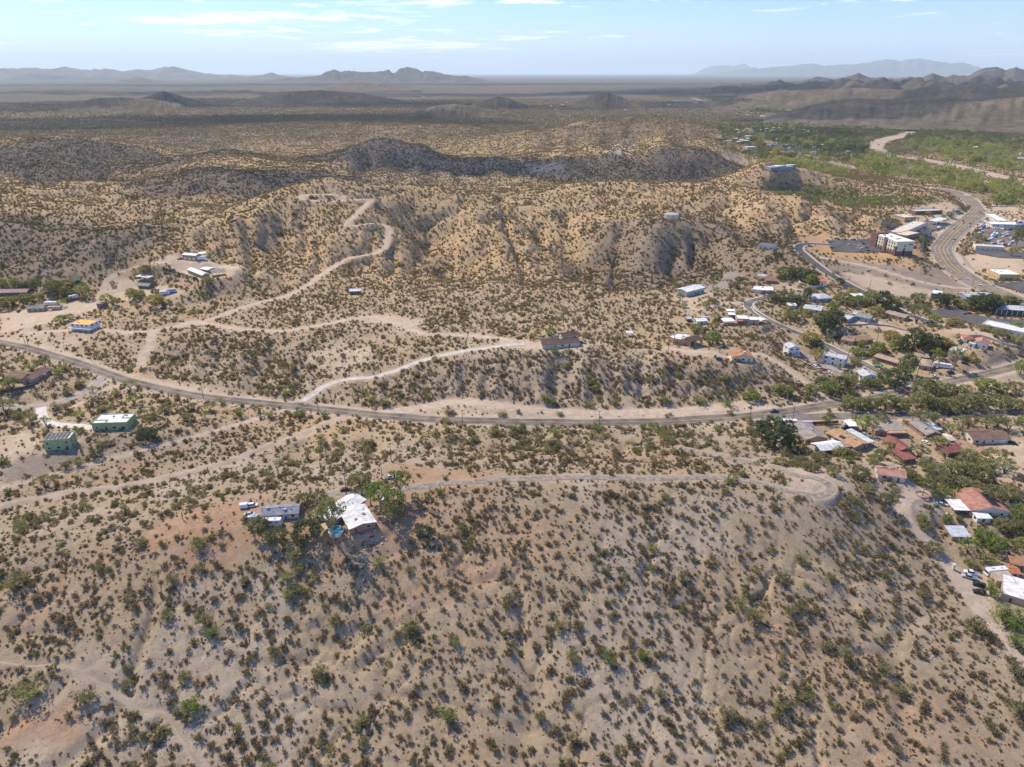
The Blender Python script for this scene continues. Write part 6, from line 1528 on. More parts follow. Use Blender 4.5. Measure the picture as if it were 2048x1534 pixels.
# round the ridge house
for a in [(668,1084,68,1.4,'eucalyptus',ML),(802,996,54,1.1,'eucalyptus',BL),(762,1022,66,1.0,'eucalyptus',BL),(782,1056,42,1.3,'eucalyptus',ML),(742,1010,40,1.1,'eucalyptus',BL),(655,1050,44,1.3,'eucalyptus',ML),(790,1015,46,.9,'round',BL),(800,1030,34,.8,'round',ML),
          (614,1084,62,.75,'round',DL),(517,1066,46,.75,'round',ML),(552,1088,44,.8,'round',ML),(590,1115,46,.8,'round',ML),(596,1140,36,.8,'round',ML),(573,1160,40,.75,'round',ML),(590,1188,42,.75,'round',ML),(578,1195,36,.7,'round',GL),
          (398,1096,46,.7,'round',ML),(283,1092,34,.8,'round',ML),(846,1075,40,.7,'round',DL),(882,988,28,.9,'round',GL),(720,975,52,.6,'round',GL),(706,998,26,.6,'round',ML),(630,1040,34,.8,'mesquite',ML),
          (415,1040,22,.8,'round',GL),(610,1010,40,.6,'round',GL),(640,1000,30,.6,'round',GL),(759,1130,34,.9,'round',ML),(668,1250,38,.8,'round',GL),(820,1265,46,.9,'round',ML),(818,1145,26,.9,'round',ML),
          (826,1260,40,.9,'round',GL),(909,1290,32,1,'round',ML),(895,1440,44,1.0,'round',BL),(1145,1325,44,1,'round',ML),(1217,1325,40,1.1,'round',BL),(1287,1318,32,1,'round',BL),(1365,1160,30,1.3,'round',ML),(1305,1140,28,.9,'round',ML),(1210,1148,26,1.1,'round',ML),
          (1155,1258,34,.8,'round',GL),(1020,1205,36,.8,'round',GL),(1010,1215,26,.9,'round',ML),(1120,1258,38,.9,'round',ML),(1510,1240,46,.9,'round',ML),(1480,1215,38,.8,'round',ML),(1515,1150,26,1,'round',ML),(1600,1120,28,.8,'round',ML),(1600,1220,40,.8,'round',ML),
          (1455,1440,44,1,'round',ML),(1610,1405,38,.9,'round',ML),(1770,1345,34,.9,'round',ML),(1845,1195,30,.8,'round',GL),(1770,1010,34,.9,'round',GL),(1700,1010,30,.8,'round',GL),(1660,1160,28,.8,'round',GL),(1580,1230,36,.8,'round',GL),
          (35,1175,52,.8,'round',ML),(410,1250,42,1.1,'round',GL),(425,1275,36,1,'round',BL),(335,1240,36,.9,'round',ML),(345,1165,34,.8,'round',ML),(385,1425,50,.9,'round',BL),(170,1405,46,.8,'round',GL),(60,1395,60,.7,'round',GL),(550,1315,34,1,'round',ML),(370,1360,32,.9,'round',GL),(490,1165,28,.8,'round',GL),(640,1350,40,.9,'round',GL),(1800,1390,40,.9,'round',ML),(1950,1260,50,.7,'round',GL),(2030,1350,42,.9,'round',GL),(2040,1430,50,1,'round',ML),(1560,1420,34,.9,'round',GL),(1320,1395,34,.9,'round',GL),(1080,1440,34,.9,'round',GL),(1690,1320,44,.8,'round',GL),(1865,1105,40,.6,'round',GL),(1850,1060,30,.6,'round',GL)]: tree(*a)
# left yard and along the main road
for a in [(13,829,40,.75),(26,780,26,.9),(62,741,25,.7,'round',BL),(90,736,22,.9),(118,749,24,.9,'round',BL),(131,742,22,.9,'round',BL),(151,747,17,.8),(173,749,14,.9),(163,772,26,.7,'round',GL),(135,788,24,.8,'round',ML),(186,784,15,.8,'mesquite',AL),(261,779,28,.75),
          (234,794,16,.9),(209,796,16,.9,'mesquite',GL),(269,809,25,.85,'mesquite',BL),(286,812,14,.9,'mesquite',GL),(186,809,24,.75),(204,824,30,.6,'round',ML),(158,837,20,.75,'mesquite',BL),(136,821,17,.9,'mesquite',GL),(93,852,20,1,'mesquite',GL),(65,847,24,.9),(35,839,18,.9),(115,818,30,.6,'round',GL),
          (133,938,28,.9,'round',ML),(158,932,26,.9,'round',ML),(206,893,26,.9,'round',ML),(196,916,24,.7,'round',DL),(283,870,32,.6,'round',ML),(296,880,40,.6,'round',DL),(300,838,40,.5,'round',GL),(26,778,26,.9,'mesquite',BL),(75,728,22,.7,'round',GL),(330,826,22,.9),(372,842,20,.9),(352,822,18,.9,'mesquite',GL),(420,822,22,.8),(444,808,26,.6,'round',ML),
          (480,832,22,.8),(520,826,20,1),(540,835,26,.8,'round',BL),(600,838,18,1.2,'mesquite',BL),(650,835,26,.8,'round',BL),(575,790,24,.7,'round',BL),(640,880,28,.7,'round',GL),(92,976,36,.75,'mesquite',GL),(178,972,24,.6,'round',GL),(312,838,16,1),(410,835,14,1.1),(385,820,16,1)]: tree(*a)
for a in [(30,572,16,.9,'round',YL),(5,575,18,.9,'round',YL),(70,575,20,.8,'round',BL),(45,578,14,.8,'round',ML),(15,615,30,.6,'round',ML),(52,608,26,.7,'round',ML),(78,600,18,.7,'round',GL),(108,584,30,.7,'round',ML),(133,592,22,.8,'round',ML),(136,575,24,.6,'round',GL),(124,614,15,1,'mesquite',BL),
          (166,592,28,.8,'mesquite',BL),(178,600,20,.8),(215,611,24,1,'mesquite',AL),(230,614,20,.8,'mesquite',GL),(226,572,10,1,'round',ML),(122,645,22,.6,'round',BL),(140,640,18,.6,'round',GL),(262,590,18,.7,'round',ML),(280,594,20,.7,'round',ML),(312,590,16,.8,'round',DL),(292,547,26,.6,'round',GL),(420,514,9,1,'round',BL),(466,530,12,.9,'round',GL),(415,566,20,.6,'round',GL),(270,600,28,.7,'round',GL),(312,610,34,.6,'round',AL)]: tree(*a)
# bluff top and plateau
for a in [(1103,671,24,.7,'round',BL),(1074,672,14,.8,'mesquite',ML),(1066,676,14,.8,'round',AL),(1108,708,26,.8,'round',BL),(1170,675,16,.7,'round',ML),(1425,688,32,.8,'round',BL),(1393,664,26,.6,'round',BL),(1425,660,22,.7,'mesquite',ML),(1360,602,18,1,'mesquite',GL),(1350,583,14,.9,'mesquite',GL),(1352,574,12,.7,'round',YL),(1388,588,10,.9,'mesquite',GL),
          (1435,560,16,.8,'mesquite',BL),(1426,575,16,.9),(1429,592,20,.8,'mesquite',GL),(1424,607,20,.6,'round',GL),(1412,615,18,.7,'round',BL),(1368,615,14,.7,'round',BL),(1458,570,14,1,'mesquite',GL),(1470,577,20,.8),(1478,565,18,.7,'round',ML),(1450,590,20,.7),(1490,590,16,1,'mesquite',GL),(1484,604,12,.8,'round',BL),(1430,640,20,.7,'mesquite',GL),(1438,644,8,1.5,'round',DL),(1478,632,14,.8,'round',BL),(1410,745,12,.9,'round',BL),
          (1090,800,34,.6,'round',ML),(1105,808,28,.6,'round',BL),(900,828,36,.45,'round',ML),(1005,832,30,.5,'round',GL),(1120,830,22,.5,'round',BL),(1340,830,14,.6,'round',GL),(1460,828,22,.6,'round',GL),(745,804,34,.7,'round',BL),(770,810,30,.6,'round',ML),(1230,808,26,.6,'round',ML),(1330,806,30,.7,'round',BL),(1400,806,36,.6,'round',ML),(1455,812,30,.7,'round',BL),(1500,800,46,.6,'round',BL),(1560,785,40,.6,'round',GL),(1180,815,30,.6,'round',ML),
          (1030,862,32,.7,'round',BL),(1110,872,38,.8,'round',BL),(1074,860,18,1,'round',ML),(1100,890,34,.6,'round',ML),(1195,862,34,.7,'round',BL),(1285,858,26,.7,'round',BL),(1320,868,36,.6,'round',BL),(1330,880,40,.6,'round',ML),(1250,865,28,.7,'round',ML),(1435,862,28,.6,'round',BL),(1505,870,26,.8,'round',ML),(1520,862,20,1,'round',DL),(985,870,34,.6,'round',ML),(900,880,36,.6,'round',ML),(950,885,30,.6,'round',GL)]: tree(*a)
# strip of houses by the main road
for a in [(1548,894,78,.8,'round',DL),(1588,892,30,.8,'round',DL),(1500,868,22,.9,'round',ML),(1653,850,22,.9,'mesquite',BL),(1728,862,46,.75,'mesquite',BL),(1762,849,26,.9,'mesquite',ML),(1844,850,42,.75,'mesquite',ML),(1866,846,24,.9,'mesquite',GL),(1902,868,30,.7),(1922,858,32,.8),(1937,853,26,.9,'mesquite',GL),(1973,856,34,.75),(1990,856,34,.75),(2016,861,28,.9,'mesquite',GL),
          (2042,850,22,1.1,'round',BL),(1876,898,34,.75),(1838,914,34,.75),(1983,925,38,.75),(2008,946,36,.8),(1984,1005,50,.8,'round',GL),(2012,998,46,.7,'round',GL),(1870,955,46,.7,'round',ML),(1900,950,50,.75,'round',ML),(1930,950,48,.7,'round',ML),(1960,962,50,.75,'round',ML),(1890,972,44,.7,'round',GL),(1920,978,44,.7,'round',ML),(1950,985,40,.7,'round',GL),(1850,940,36,.8,'round',ML),(1935,925,46,.7,'round',ML),(1970,940,40,.7,'round',ML),(1832,965,30,.7,'round',YL),(1850,975,34,.7,'round',CL),(1880,990,44,.5,'round',CL),(1912,990,44,.5,'round',CL),(1820,955,26,.8,'round',CL),
          (1842,1045,24,.9,'round',BL),(1892,1044,22,.9,'round',BL),(1918,1042,14,.9,'round',BL),(2040,1040,46,.8,'round',BL),(2030,1060,34,.7,'round',ML),(1965,1085,44,.75,'round',BL),(1985,1100,44,.75,'round',BL),(1935,1105,34,.9,'mesquite',BL),(1975,1125,44,.6,'round',GL),(1940,1130,34,.6,'round',GL),(2005,1060,40,.7,'round',GL),(2040,1095,30,.8,'round',YL),(1980,1192,34,1.3,'round',BL),(1981,1150,18,1.0,'round',YL),(2010,1245,60,.7,'round',BL),(2035,1260,50,.8,'round',BL),(2030,1290,44,.7,'round',BL),
          (1750,925,30,.7,'round',CL),(1760,915,28,.8,'round',CL),(1700,915,26,.7,'round',GL),(1680,912,40,.6,'round',GL),(1640,925,44,.6,'round',GL),(1665,950,34,.7,'round',GL),(1735,985,32,.7,'round',GL),(1720,955,40,.7,'round',GL),(1775,900,24,.8,'mesquite',GL),(1688,911,14,.9,'round',BL),(1600,930,44,.5,'round',GL),(1620,940,44,.5,'round',GL),(1560,930,36,.5,'round',GL),
          (1660,832,18,.6,'round',ML),(1700,815,40,.7,'round',BL),(1720,815,40,.6,'round',ML),(1740,818,40,.7,'round',ML),(1770,818,46,.8,'round',ML),(1800,820,46,.7,'round',ML),(1840,815,50,.8,'round',ML),(1870,820,46,.7,'round',ML),(1900,822,46,.7,'round',ML),(1930,820,50,.8,'round',ML),(1960,818,44,.8,'round',ML),(2000,818,46,.7,'round',ML),(2030,820,34,.8,'round',GL),
          (1845,793,54,.85,'round',ML),(1870,795,50,.8,'round',GL),(1895,790,44,.6,'round',ML),(1930,786,32,.6,'round',ML),(1970,780,48,.6,'round',BL),(1998,785,34,.7,'round',BL),(2030,782,34,.6,'round',GL),(2040,748,30,1.1,'round',BL)]: tree(*a)
# the hillside streets
for a in [(1571,790,40,.6,'round',ML),(1620,790,40,.7,'round',ML),(1660,790,44,.8,'round',BL),(1680,780,34,.8,'round',DL),(1645,778,34,.7,'round',DL),(1700,770,34,.8,'round',ML),(1695,755,26,.8,'round',ML),(1705,790,26,.6,'round',ML),(1730,772,30,.7,'round',BL),(1750,775,30,.7,'round',ML),(1790,775,44,.9,'round',DL),(1765,760,30,.8,'round',ML),(1708,766,14,1.5,'eucalyptus',ML),(1632,721,30,.9,'mesquite',AL),(1639,724,10,1.4,'mesquite',AL),(1676,738,11,1,'round',YL),(1710,728,24,.6,'round',GL),(1705,722,16,.6,'round',ML),
          (1715,712,40,.5,'round',BL),(1755,706,36,.8,'round',BL),(1790,700,36,.7,'round',BL),(1723,694,20,1,'round',AL),(1620,690,44,.7,'round',AL),(1632,694,26,.6,'round',DL),(1608,680,24,.7,'round',AL),(1615,630,26,.6,'round',GL),(1650,660,44,.8,'round',DL),(1668,655,40,.9,'round',DL),(1640,645,36,.7,'round',ML),(1662,628,26,1.2,'round',BL),(1656,640,30,.8,'round',ML),(1590,640,40,.6,'round',ML),(1575,625,26,.7,'round',ML),(1612,600,16,1.6,'round',DL),
          (1600,606,44,.35,'hedge',DL),(1570,604,44,.4,'hedge',DL),(1550,602,30,.4,'hedge',DL),(1640,598,12,1.1,'round',ML),(1685,606,40,.7,'round',ML),(1700,612,30,.7,'round',ML),(1705,592,24,.8,'round',AL),(1740,612,40,1.0,'round',ML),(1765,615,34,.9,'round',DL),(1780,622,30,.7,'round',DL),(1750,630,40,.5,'round',GL),(1718,608,40,.5,'round',BL),(1620,570,30,.9,'round',BL),(1628,572,20,.9,'round',DL),(1600,555,40,.5,'round',DL),(1570,552,44,.5,'round',ML),(1625,557,26,.6,'round',DL),(1680,569,18,.7,'round',DL),(1622,585,28,.5,'round',GL),
          (1800,610,40,.5,'round',ML),(1835,605,36,.6,'round',ML),(1895,613,36,.8,'round',ML),(1880,612,30,.8,'round',DL),(1925,616,44,.4,'round',ML),(1955,620,40,.7,'round',DL),(1970,622,44,.7,'round',DL),(1985,618,40,.7,'round',ML),(2015,612,34,.7,'round',ML),(2025,613,24,.7,'round',DL),(1832,645,36,1.1,'mesquite',ML),(1868,642,30,.5,'round',BL),(1910,650,18,.9,'mesquite',AL),(1910,652,40,.4,'round',GL),(1970,662,36,.4,'round',GL),(2000,672,40,.4,'round',GL),(2040,688,40,.5,'round',GL),
          (1825,700,44,.9,'round',DL),(1860,705,40,.9,'round',DL),(1800,700,30,.8,'round',DL),(1845,690,44,.7,'round',AL),(1885,695,40,.6,'round',AL),(1870,725,26,1,'eucalyptus',BL),(1908,738,34,1.1,'eucalyptus',GL),(1945,725,16,1.1,'round',AL),(1953,728,14,1,'round',CL),(1810,752,44,1.3,'round',ML),(1945,688,14,.8,'round',ML),(2035,660,34,.5,'round',BL),(1780,680,40,.6,'round',AL),(1900,700,30,.6,'round',AL),
          (1560,560,22,.6,'round',ML),(1535,520,20,.6,'round',ML),(1555,515,18,.6,'round',DL),(1955,478,16,.9,'round',BL),(1965,482,14,.8,'round',GL),(2030,500,24,1.4,'eucalyptus',ML),(2040,480,26,1.3,'round',ML),(1970,546,12,.8,'round',BL),(2022,512,14,1.2,'mesquite',ML),(1842,485,14,.8,'round',BL),(1856,492,10,.8,'round',ML),(1935,418,12,.7,'round',BL),(1827,424,12,.7,'round',BL),(1900,433,18,.6,'round',BL),(1887,435,10,.6,'round',BL),(1855,430,16,.5,'round',YL),(1800,435,12,.8,'round',YL),
          (1517,300,30,.8,'round',AL),(1536,304,16,.7,'round',AL),(1575,318,12,.8,'round',DL),(1585,315,14,.7,'round',DL),(1572,285,14,.9,'round',DL),(1545,282,10,.9,'round',DL),(1504,288,10,.9,'round',DL),(1640,288,12,.9,'round',DL)]: tree(*a)
for a in [(1662,569,10,2.6,'palm',ML),(1667,567,10,2.6,'palm',ML),(1647,727,13,2.5,'palm',ML),(1862,731,8,2.6,'palm',ML),(1875,745,14,2.0,'palm',ML),(1086,675,5,4,'palm',ML)]: tree(*a)
for i in range(12):
    tree(328 + i * 6.0, 543 + i * 1.65, 4.5, 1.6, 'round', DL)
name_all(NAMED, 'tree')
name_all(FAR_OBJS, 'building')
# ------------------------------------------------------------------ where plants grow
dth = ths[1] - ths[0]
drs = np.diff(lrs); drs = np.append(drs, drs[-1])
AREA = (RR * dth) * (RR * drs[:, None])
PX, PY, PF = project(X, Y, Z)
IN = (PF > 10) & (PX > -260) & (PX < 2308) & (PY > 150) & (PY < 1760)
def blur(G, k):
    for ax in (0, 1):
        c = np.cumsum(np.pad(G, [(k + 1, k) if a == ax else (0, 0) for a in (0, 1)], mode='edge'), axis=ax)
        G = (np.take(c, np.arange(2 * k + 1, c.shape[ax]), ax) - np.take(c, np.arange(0, c.shape[ax] - 2 * k - 1), ax)) / (2 * k + 1)
    return G
hollow = np.clip((blur(Z, 5) - Z) / (RR * dth * 2.2 + .35), -1.5, 1.5)         # > 0 in gullies, < 0 on crests
keep = 1 - ROADMASK
for poly, key, k, soft, jit in ZONES:
    if key in ('lot', 'amber', 'asphalt') : keep = keep * (1 - .98 * zone_mask(poly, soft * .6, jit) * min(1, k * 1.15 if k else 1))
    if key == 'orange' and k > .55 and RR.min() < 1e9: keep = keep * (1 - .72 * zone_mask(poly, soft, jit))
for nm_, poly_, mk_, lb_, up_ in LOTS: keep = keep * (1 - zone_mask(poly_, 1.5, .1))
for poly_, k_ in [([(1640,512),(1700,520),(1850,545),(1900,530),(1960,575),(1900,592),(1800,606),(1740,586),(1690,560),(1650,535)], .88), ([(0,940),(60,905),(140,905),(250,905),(160,925),(80,950),(0,970)], .85), ([(1890,515),(1960,505),(2048,512),(2048,550),(1980,552),(1930,545),(1905,530)], .8), ([(1790,700),(1890,720),(1860,760),(1800,765),(1740,735)], .9), ([(1590,840),(1840,850),(2048,850),(2048,900),(1980,905),(1800,910),(1600,905)], .85), ([(1600,695),(1720,740),(1740,775),(1640,745)], .7), ([(1870,970),(1950,985),(2048,1020),(2048,1060),(1960,1050),(1880,1020)], .7), ([(1960,1130),(2048,1120),(2048,1240),(1990,1210)], .9), ([(1870,745),(2048,700),(2048,790),(1900,775)], .8), ([(690,985),(830,985),(820,1060),(740,1085),(640,1075),(600,1050),(640,1010)], .85)]: keep = keep * (1 - k_ * zone_mask(poly_, 3, 3))
for spec in HOUSES:
    for w in spec[3]:
        rr = math.hypot(w['L'], w['dep']) / 2 + 3
        m_ = np.nonzero((np.abs(X - w['c'].x) < rr) & (np.abs(Y - w['c'].y) < rr))
        dx, dy = X[m_] - w['c'].x, Y[m_] - w['c'].y
        ins = (np.abs(dx * w['u'].x + dy * w['u'].y) < w['L'] / 2 + 1.6) & (np.abs(dx * w['v'].x + dy * w['v'].y) < w['dep'] / 2 + 1.6)
        kk_ = keep[m_]; kk_[ins] = 0; keep[m_] = kk_
clump = perlin(X / 34 + 4, Y / 34 + 8); clump2 = perlin(X / 11 + 14, Y / 11 + 8)
def zsum(polys, soft, jit):
    g = np.zeros(X.shape)
    for p in polys: g = np.maximum(g, zone_mask(p, soft, jit))
    return g
WASHES = zsum([[(590,900),(640,868),(760,858),(900,868),(1050,862),(1200,858),(1350,862),(1500,850),(1560,870),(1600,905),(1500,925),(1330,930),(1230,905),(1130,920),(1000,905),(900,890),(800,900),(700,930),(620,950)],
               [(0,1040),(150,1010),(330,980),(470,940),(600,900),(660,930),(560,960),(450,1000),(330,1030),(150,1050),(0,1075)],
               [(1640,795),(1700,790),(1850,800),(1960,780),(2048,775),(2048,812),(1850,822),(1690,826),(1640,815)]], 4, 10)
WASHES = WASHES * (1 - .6 * sstep(1600, 1640, PX) * sstep(0, 1, (PY < 830) * 1.0))
BLUFF = zsum([[(640,800),(850,738),(1010,702),(1200,702),(1420,725),(1560,735),(1640,795),(1480,805),(1200,818),(1000,802),(800,812)], [(300,735),(330,675),(450,672),(640,690),(640,770),(560,795),(420,780)]], 5, 8)
TOWN = zsum([[(1540,580),(1660,560),(1720,590),(1850,640),(1930,650),(1850,680),(1760,700),(1700,690),(1640,665),(1560,630)], [(1590,660),(1700,700),(1790,740),(1800,765),(1700,775),(1600,715)],
             [(1720,680),(1850,670),(1900,690),(1880,720),(1790,715)], [(1820,610),(1990,605),(1990,622),(1840,625)], [(1440,255),(1600,250),(1700,300),(1640,335),(1500,320),(1430,300)]], 5, 10)
THICKET = zsum([[(1838,915),(1900,918),(1960,925),(2000,945),(2000,965),(1960,975),(1900,975),(1840,965),(1820,940)], [(1550,925),(1640,912),(1720,925),(1800,940),(1850,965),(1930,985),(1960,1000),(1880,985),(1750,985),(1680,935),(1560,940)],
                [(1930,1085),(2000,1080),(2048,1090),(2048,1130),(1960,1140),(1920,1115)], [(1985,1215),(2048,1215),(2048,1300),(2010,1260)], [(1690,905),(1780,900),(1830,925),(1760,940),(1690,925)],
                [(0,560),(160,560),(200,590),(150,605),(40,610),(0,640)], [(255,580),(330,575),(345,600),(420,610),(400,640),(260,640)], [(505,1060),(560,1065),(600,1110),(660,1060),(640,1100),(600,1200),(560,1180)]], 2.5, 5)
YGREEN = zsum([[(1690,335),(1740,308),(1800,320),(1900,340),(2048,378),(2048,430),(1960,402),(1880,375),(1760,352)], [(1800,290),(1850,280),(1960,288),(2048,300),(2048,352),(1940,330),(1850,310)], [(1500,320),(1640,332),(1690,350),(1640,362),(1560,350)], [(1480,198),(1600,205),(1640,225),(1540,222)]], 8, 16)
DGREEN = zsum([[(1390,183),(1500,192),(1640,215),(1740,248),(1800,270),(1745,295),(1640,285),(1560,245),(1450,212)], [(1800,272),(1850,258),(1960,268),(2048,280),(2048,300),(1850,290)], [(1620,285),(1740,290),(1760,315),(1700,332),(1640,310)]], 10, 20) * (1 - YGREEN)
RIPAR = np.maximum(YGREEN, DGREEN)
GREENFLAT = zsum([[(1520,372),(1600,367),(1700,377),(1800,393),(1870,399),(1830,410),(1720,410),(1620,402),(1560,392)]], 5, 8)
hill = sstep(520, 640, RR)
far_tr = sstep(1500, 2600, RR)
DENS = {}
cl = np.clip(.9 + .55 * clump + .5 * clump2, .12, 2.0)
DENS['creosote'] = keep * cl * (.105 * (1 - hill) + .10 * hill) * (1 + .5 * np.clip(hollow, -.5, 1)) * (1 + .5 * BLUFF) * (1 - .5 * WASHES) * (1 - .6 * TOWN) * (1 - .85 * RIPAR) * (1 - .4 * THICKET)
DENS['creosote'] *= (1 - .62 * sstep(1500, 2400, RR)) * (1 - .75 * sstep(2300, 4200, RR)) * (1 - sstep(5200, 6200, RR))
gcl = np.clip(.3 + 1.1 * clump + .8 * clump2 + 1.1 * hollow, .04, 3)
DENS['green'] = keep * (gcl * (.0075 * (1 - hill) + .0045 * hill * (1 - .6 * far_tr)) + WASHES * .034 * np.clip(.6 + clump2 + .4 * clump, .05, 2) + BLUFF * .017 * np.clip(.3 + .8 * clump2 + 1.2 * hollow, 0, 2.4) + TOWN * .010 + THICKET * .006)
DENS['green'] *= (1 - .5 * sstep(1500, 2200, RR)) * (1 - .65 * sstep(2300, 4200, RR)) * (1 - sstep(5200, 6500, RR)) * (1 - .8 * RIPAR)
DENS['tuft'] = keep * np.clip(.8 + .8 * clump2 + .5 * clump, .1, 2) *  .15 * (1 - sstep(480, 800, RR)) * (1 - .6 * WASHES)
DENS['cottonwood'] = YGREEN * .0062 * np.clip(.55 + 1.1 * perlin(X / 95 + 3, Y / 60) + .7 * clump, .03, 2.4) * (1 - .98 * ROADMASK) * (1 - .4 * sstep(2600, 4000, RR)) + TOWN * .0006 * sstep(1500, 2000, RR)
DENS['valley'] = DGREEN * .0075 * np.clip(.6 + 1.0 * perlin(X / 110 + 3, Y / 70) + .6 * clump, .05, 2.2) * (1 - .98 * ROADMASK) + TOWN * .0022 * sstep(1500, 2000, RR)
DENS['stone'] = keep * .16 * np.clip(.5 + 1.2 * clump2, 0, 2) * (1 - sstep(330, 460, RR))
DENS['bright'] = keep * np.clip(.8 + .7 * clump2, .1, 2) * (GREENFLAT * .045 + THICKET * .004 + .0022 * RIPAR)
DENS['cactus'] = keep * (.0009 * (1 - hill) + .0012 * hill) * (1 - sstep(1000, 1500, RR)) * (1 - TOWN) * (1 - RIPAR)
SIZE = {'creosote': (1.15, 3.3), 'green': (2.4, 5.8), 'tuft': (.6, 1.5), 'cottonwood': (9, 20), 'cactus': (2.6, 5.5), 'bright': (2.8, 5.5), 'valley': (7, 16), 'stone': (.18, .62)}
INFO = {'creosote': ('creosote_bush', 'creosote_scrub', 'bush', 'olive brown creosote bush', 'creosote bushes on the near slope', 'mass of olive brown creosote scrub over the slopes and hills'),
        'green': ('desert_shrub', 'desert_shrubs', 'shrub', 'yellow green desert shrub', 'rounded green desert shrubs', 'mass of green desert shrubs in the gullies and on the hills'),
        'tuft': ('dry_tuft', 'dry_tufts', 'tuft', 'rusty dry tuft', 'small rusty dry tufts', 'scattered rusty dry tufts on the bare ground'),
        'cottonwood': ('cottonwood_tree', 'cottonwood_woods', 'tree', 'yellow green cottonwood tree', 'cottonwoods along the dry river', 'yellow green cottonwood woods along the dry river'),
        'valley': ('valley_tree', 'valley_woods', 'tree', 'dark green valley tree', 'dark green trees of the far valley', 'dark green woods of the far valley'), 'stone': ('stone', 'gravel', 'stone', 'stone', 'stones', 'loose stones and gravel over the near slope'),
        'bright': ('leafy_shrub', 'leafy_shrubs', 'shrub', 'bright leafy shrub', 'bright leafy shrubs of the damp flats', 'band of bright green leafy shrubs on the damp flat'),
        'cactus': ('saguaro_cactus', 'saguaro_cacti', 'cactus', 'upright saguaro cactus', 'saguaro cacti on the slopes', 'small saguaro cacti scattered over the hills')}
def gn_scatter(o, meshes):
    """one object of countless plants: points carrying size, turn and kind"""
    col = bpy.data.collections.new(o.name + '_kinds')
    for i, me in enumerate(meshes):
        k = bpy.data.objects.new(me.name + '_kind_%02d' % i, me); col.objects.link(k)
    ng = bpy.data.node_groups.new(o.name + '_nodes', 'GeometryNodeTree')
    ng.interface.new_socket('Geometry', in_out='INPUT', socket_type='NodeSocketGeometry')
    ng.interface.new_socket('Geometry', in_out='OUTPUT', socket_type='NodeSocketGeometry')
    n = ng.nodes; l = ng.links
    gi = n.new('NodeGroupInput'); go = n.new('NodeGroupOutput')
    ci = n.new('GeometryNodeCollectionInfo'); ci.inputs['Collection'].default_value = col; ci.inputs['Separate Children'].default_value = True; ci.inputs['Reset Children'].default_value = True
    ip = n.new('GeometryNodeInstanceOnPoints'); ip.inputs['Pick Instance'].default_value = True
    def attr(name, typ):
        a = n.new('GeometryNodeInputNamedAttribute'); a.data_type = typ; a.inputs['Name'].default_value = name
        return a.outputs['Attribute']
    l.new(gi.outputs[0], ip.inputs['Points']); l.new(ci.outputs[0], ip.inputs['Instance'])
    l.new(attr('kind_no', 'INT'), ip.inputs['Instance Index'])
    cx = n.new('ShaderNodeCombineXYZ'); l.new(attr('turn', 'FLOAT'), cx.inputs[2])
    er = n.new('FunctionNodeEulerToRotation'); l.new(cx.outputs[0], er.inputs[0]); l.new(er.outputs[0], ip.inputs['Rotation'])
    l.new(attr('size', 'FLOAT_VECTOR'), ip.inputs['Scale']); l.new(ip.outputs[0], go.inputs[0])
    md = o.modifiers.new('plants', 'NODES'); md.node_group = ng
TOTAL_PLANTS = {}
for kind in ('creosote', 'green', 'tuft', 'cottonwood', 'cactus', 'bright', 'valley', 'stone'):
    lam = np.where(IN, DENS[kind] * AREA, 0)[:-1, :-1]
    cnt = rng.poisson(np.clip(lam, 0, 60))
    ii = np.repeat(np.arange(cnt.size), cnt.ravel())
    iy, ix = np.divmod(ii, NT - 1)
    u = rng.random(len(ii)); v = rng.random(len(ii))
    t = ths[ix] + dth * u; lr = lrs[iy] + drs[iy] * v
    r_ = np.exp(lr); x = r_ * np.sin(t); y = r_ * np.cos(t); z = hgrid(x, y)
    a, b_ = SIZE[kind]
    s = a + (b_ - a) * rng.random(len(ii)) ** 2.2
    grow = 1 + .5 * sstep(1500, 3500, r_) if kind in ('creosote', 'green') else np.ones(len(r_))
    s = s * grow
    if kind == 'creosote': s = s * (1 + .05 * sstep(500, 700, r_))
    px, py, f = project(x, y, z)
    show = s / np.maximum(f, 1) * np.where((px > 4) & (px < 2044) & (py > 4) & (py < 1526), 1, 0)
    order = np.argsort(-show)
    k_ = 0 if kind == 'stone' else 300
    one = order[:k_]; rest = order[k_:]
    nm, nm2, cat, lab, grp, lab2 = INFO[kind]
    pool = PLANTS[kind]
    ones = []
    for q in one:
        o = bpy.data.objects.new(nm, pool[int(rng.integers(len(pool)))])
        COL.objects.link(o)
        hs = s[q]; o.location = (x[q], y[q], z[q] - .02 * hs); o.rotation_euler = (0, 0, rng.random() * 6.28); o.scale = (hs, hs, hs * (.8 + .4 * rng.random()))
        o['category'] = cat; o['label'] = lab; o['group'] = grp
        ones.append((o, float(px[q]), float(py[q]), float(s[q])))
    name_all(ones, lab)
    n_ = len(rest); TOTAL_PLANTS[kind] = n_
    me = bpy.data.meshes.new(nm2); me.vertices.add(n_)
    co = np.stack([x[rest], y[rest], z[rest] - .02 * s[rest]], 1).astype(np.float32); me.vertices.foreach_set('co', co.ravel())
    at_ = me.attributes.new('turn', 'FLOAT', 'POINT'); at_.data.foreach_set('value', (rng.random(n_) * 6.28).astype(np.float32))
    at_ = me.attributes.new('kind_no', 'INT', 'POINT'); at_.data.foreach_set('value', rng.integers(0, len(pool), n_).astype(np.int32))
    at_ = me.attributes.new('size', 'FLOAT_VECTOR', 'POINT')
    sz = np.stack([s[rest], s[rest], s[rest] * (.8 + .4 * rng.random(n_))], 1).astype(np.float32); at_.data.foreach_set('vector', sz.ravel())
    me.update()
    o = link(nm2, me, [], kind='stuff', label=lab2)
    gn_scatter(o, pool)
print('PLANTS', TOTAL_PLANTS)
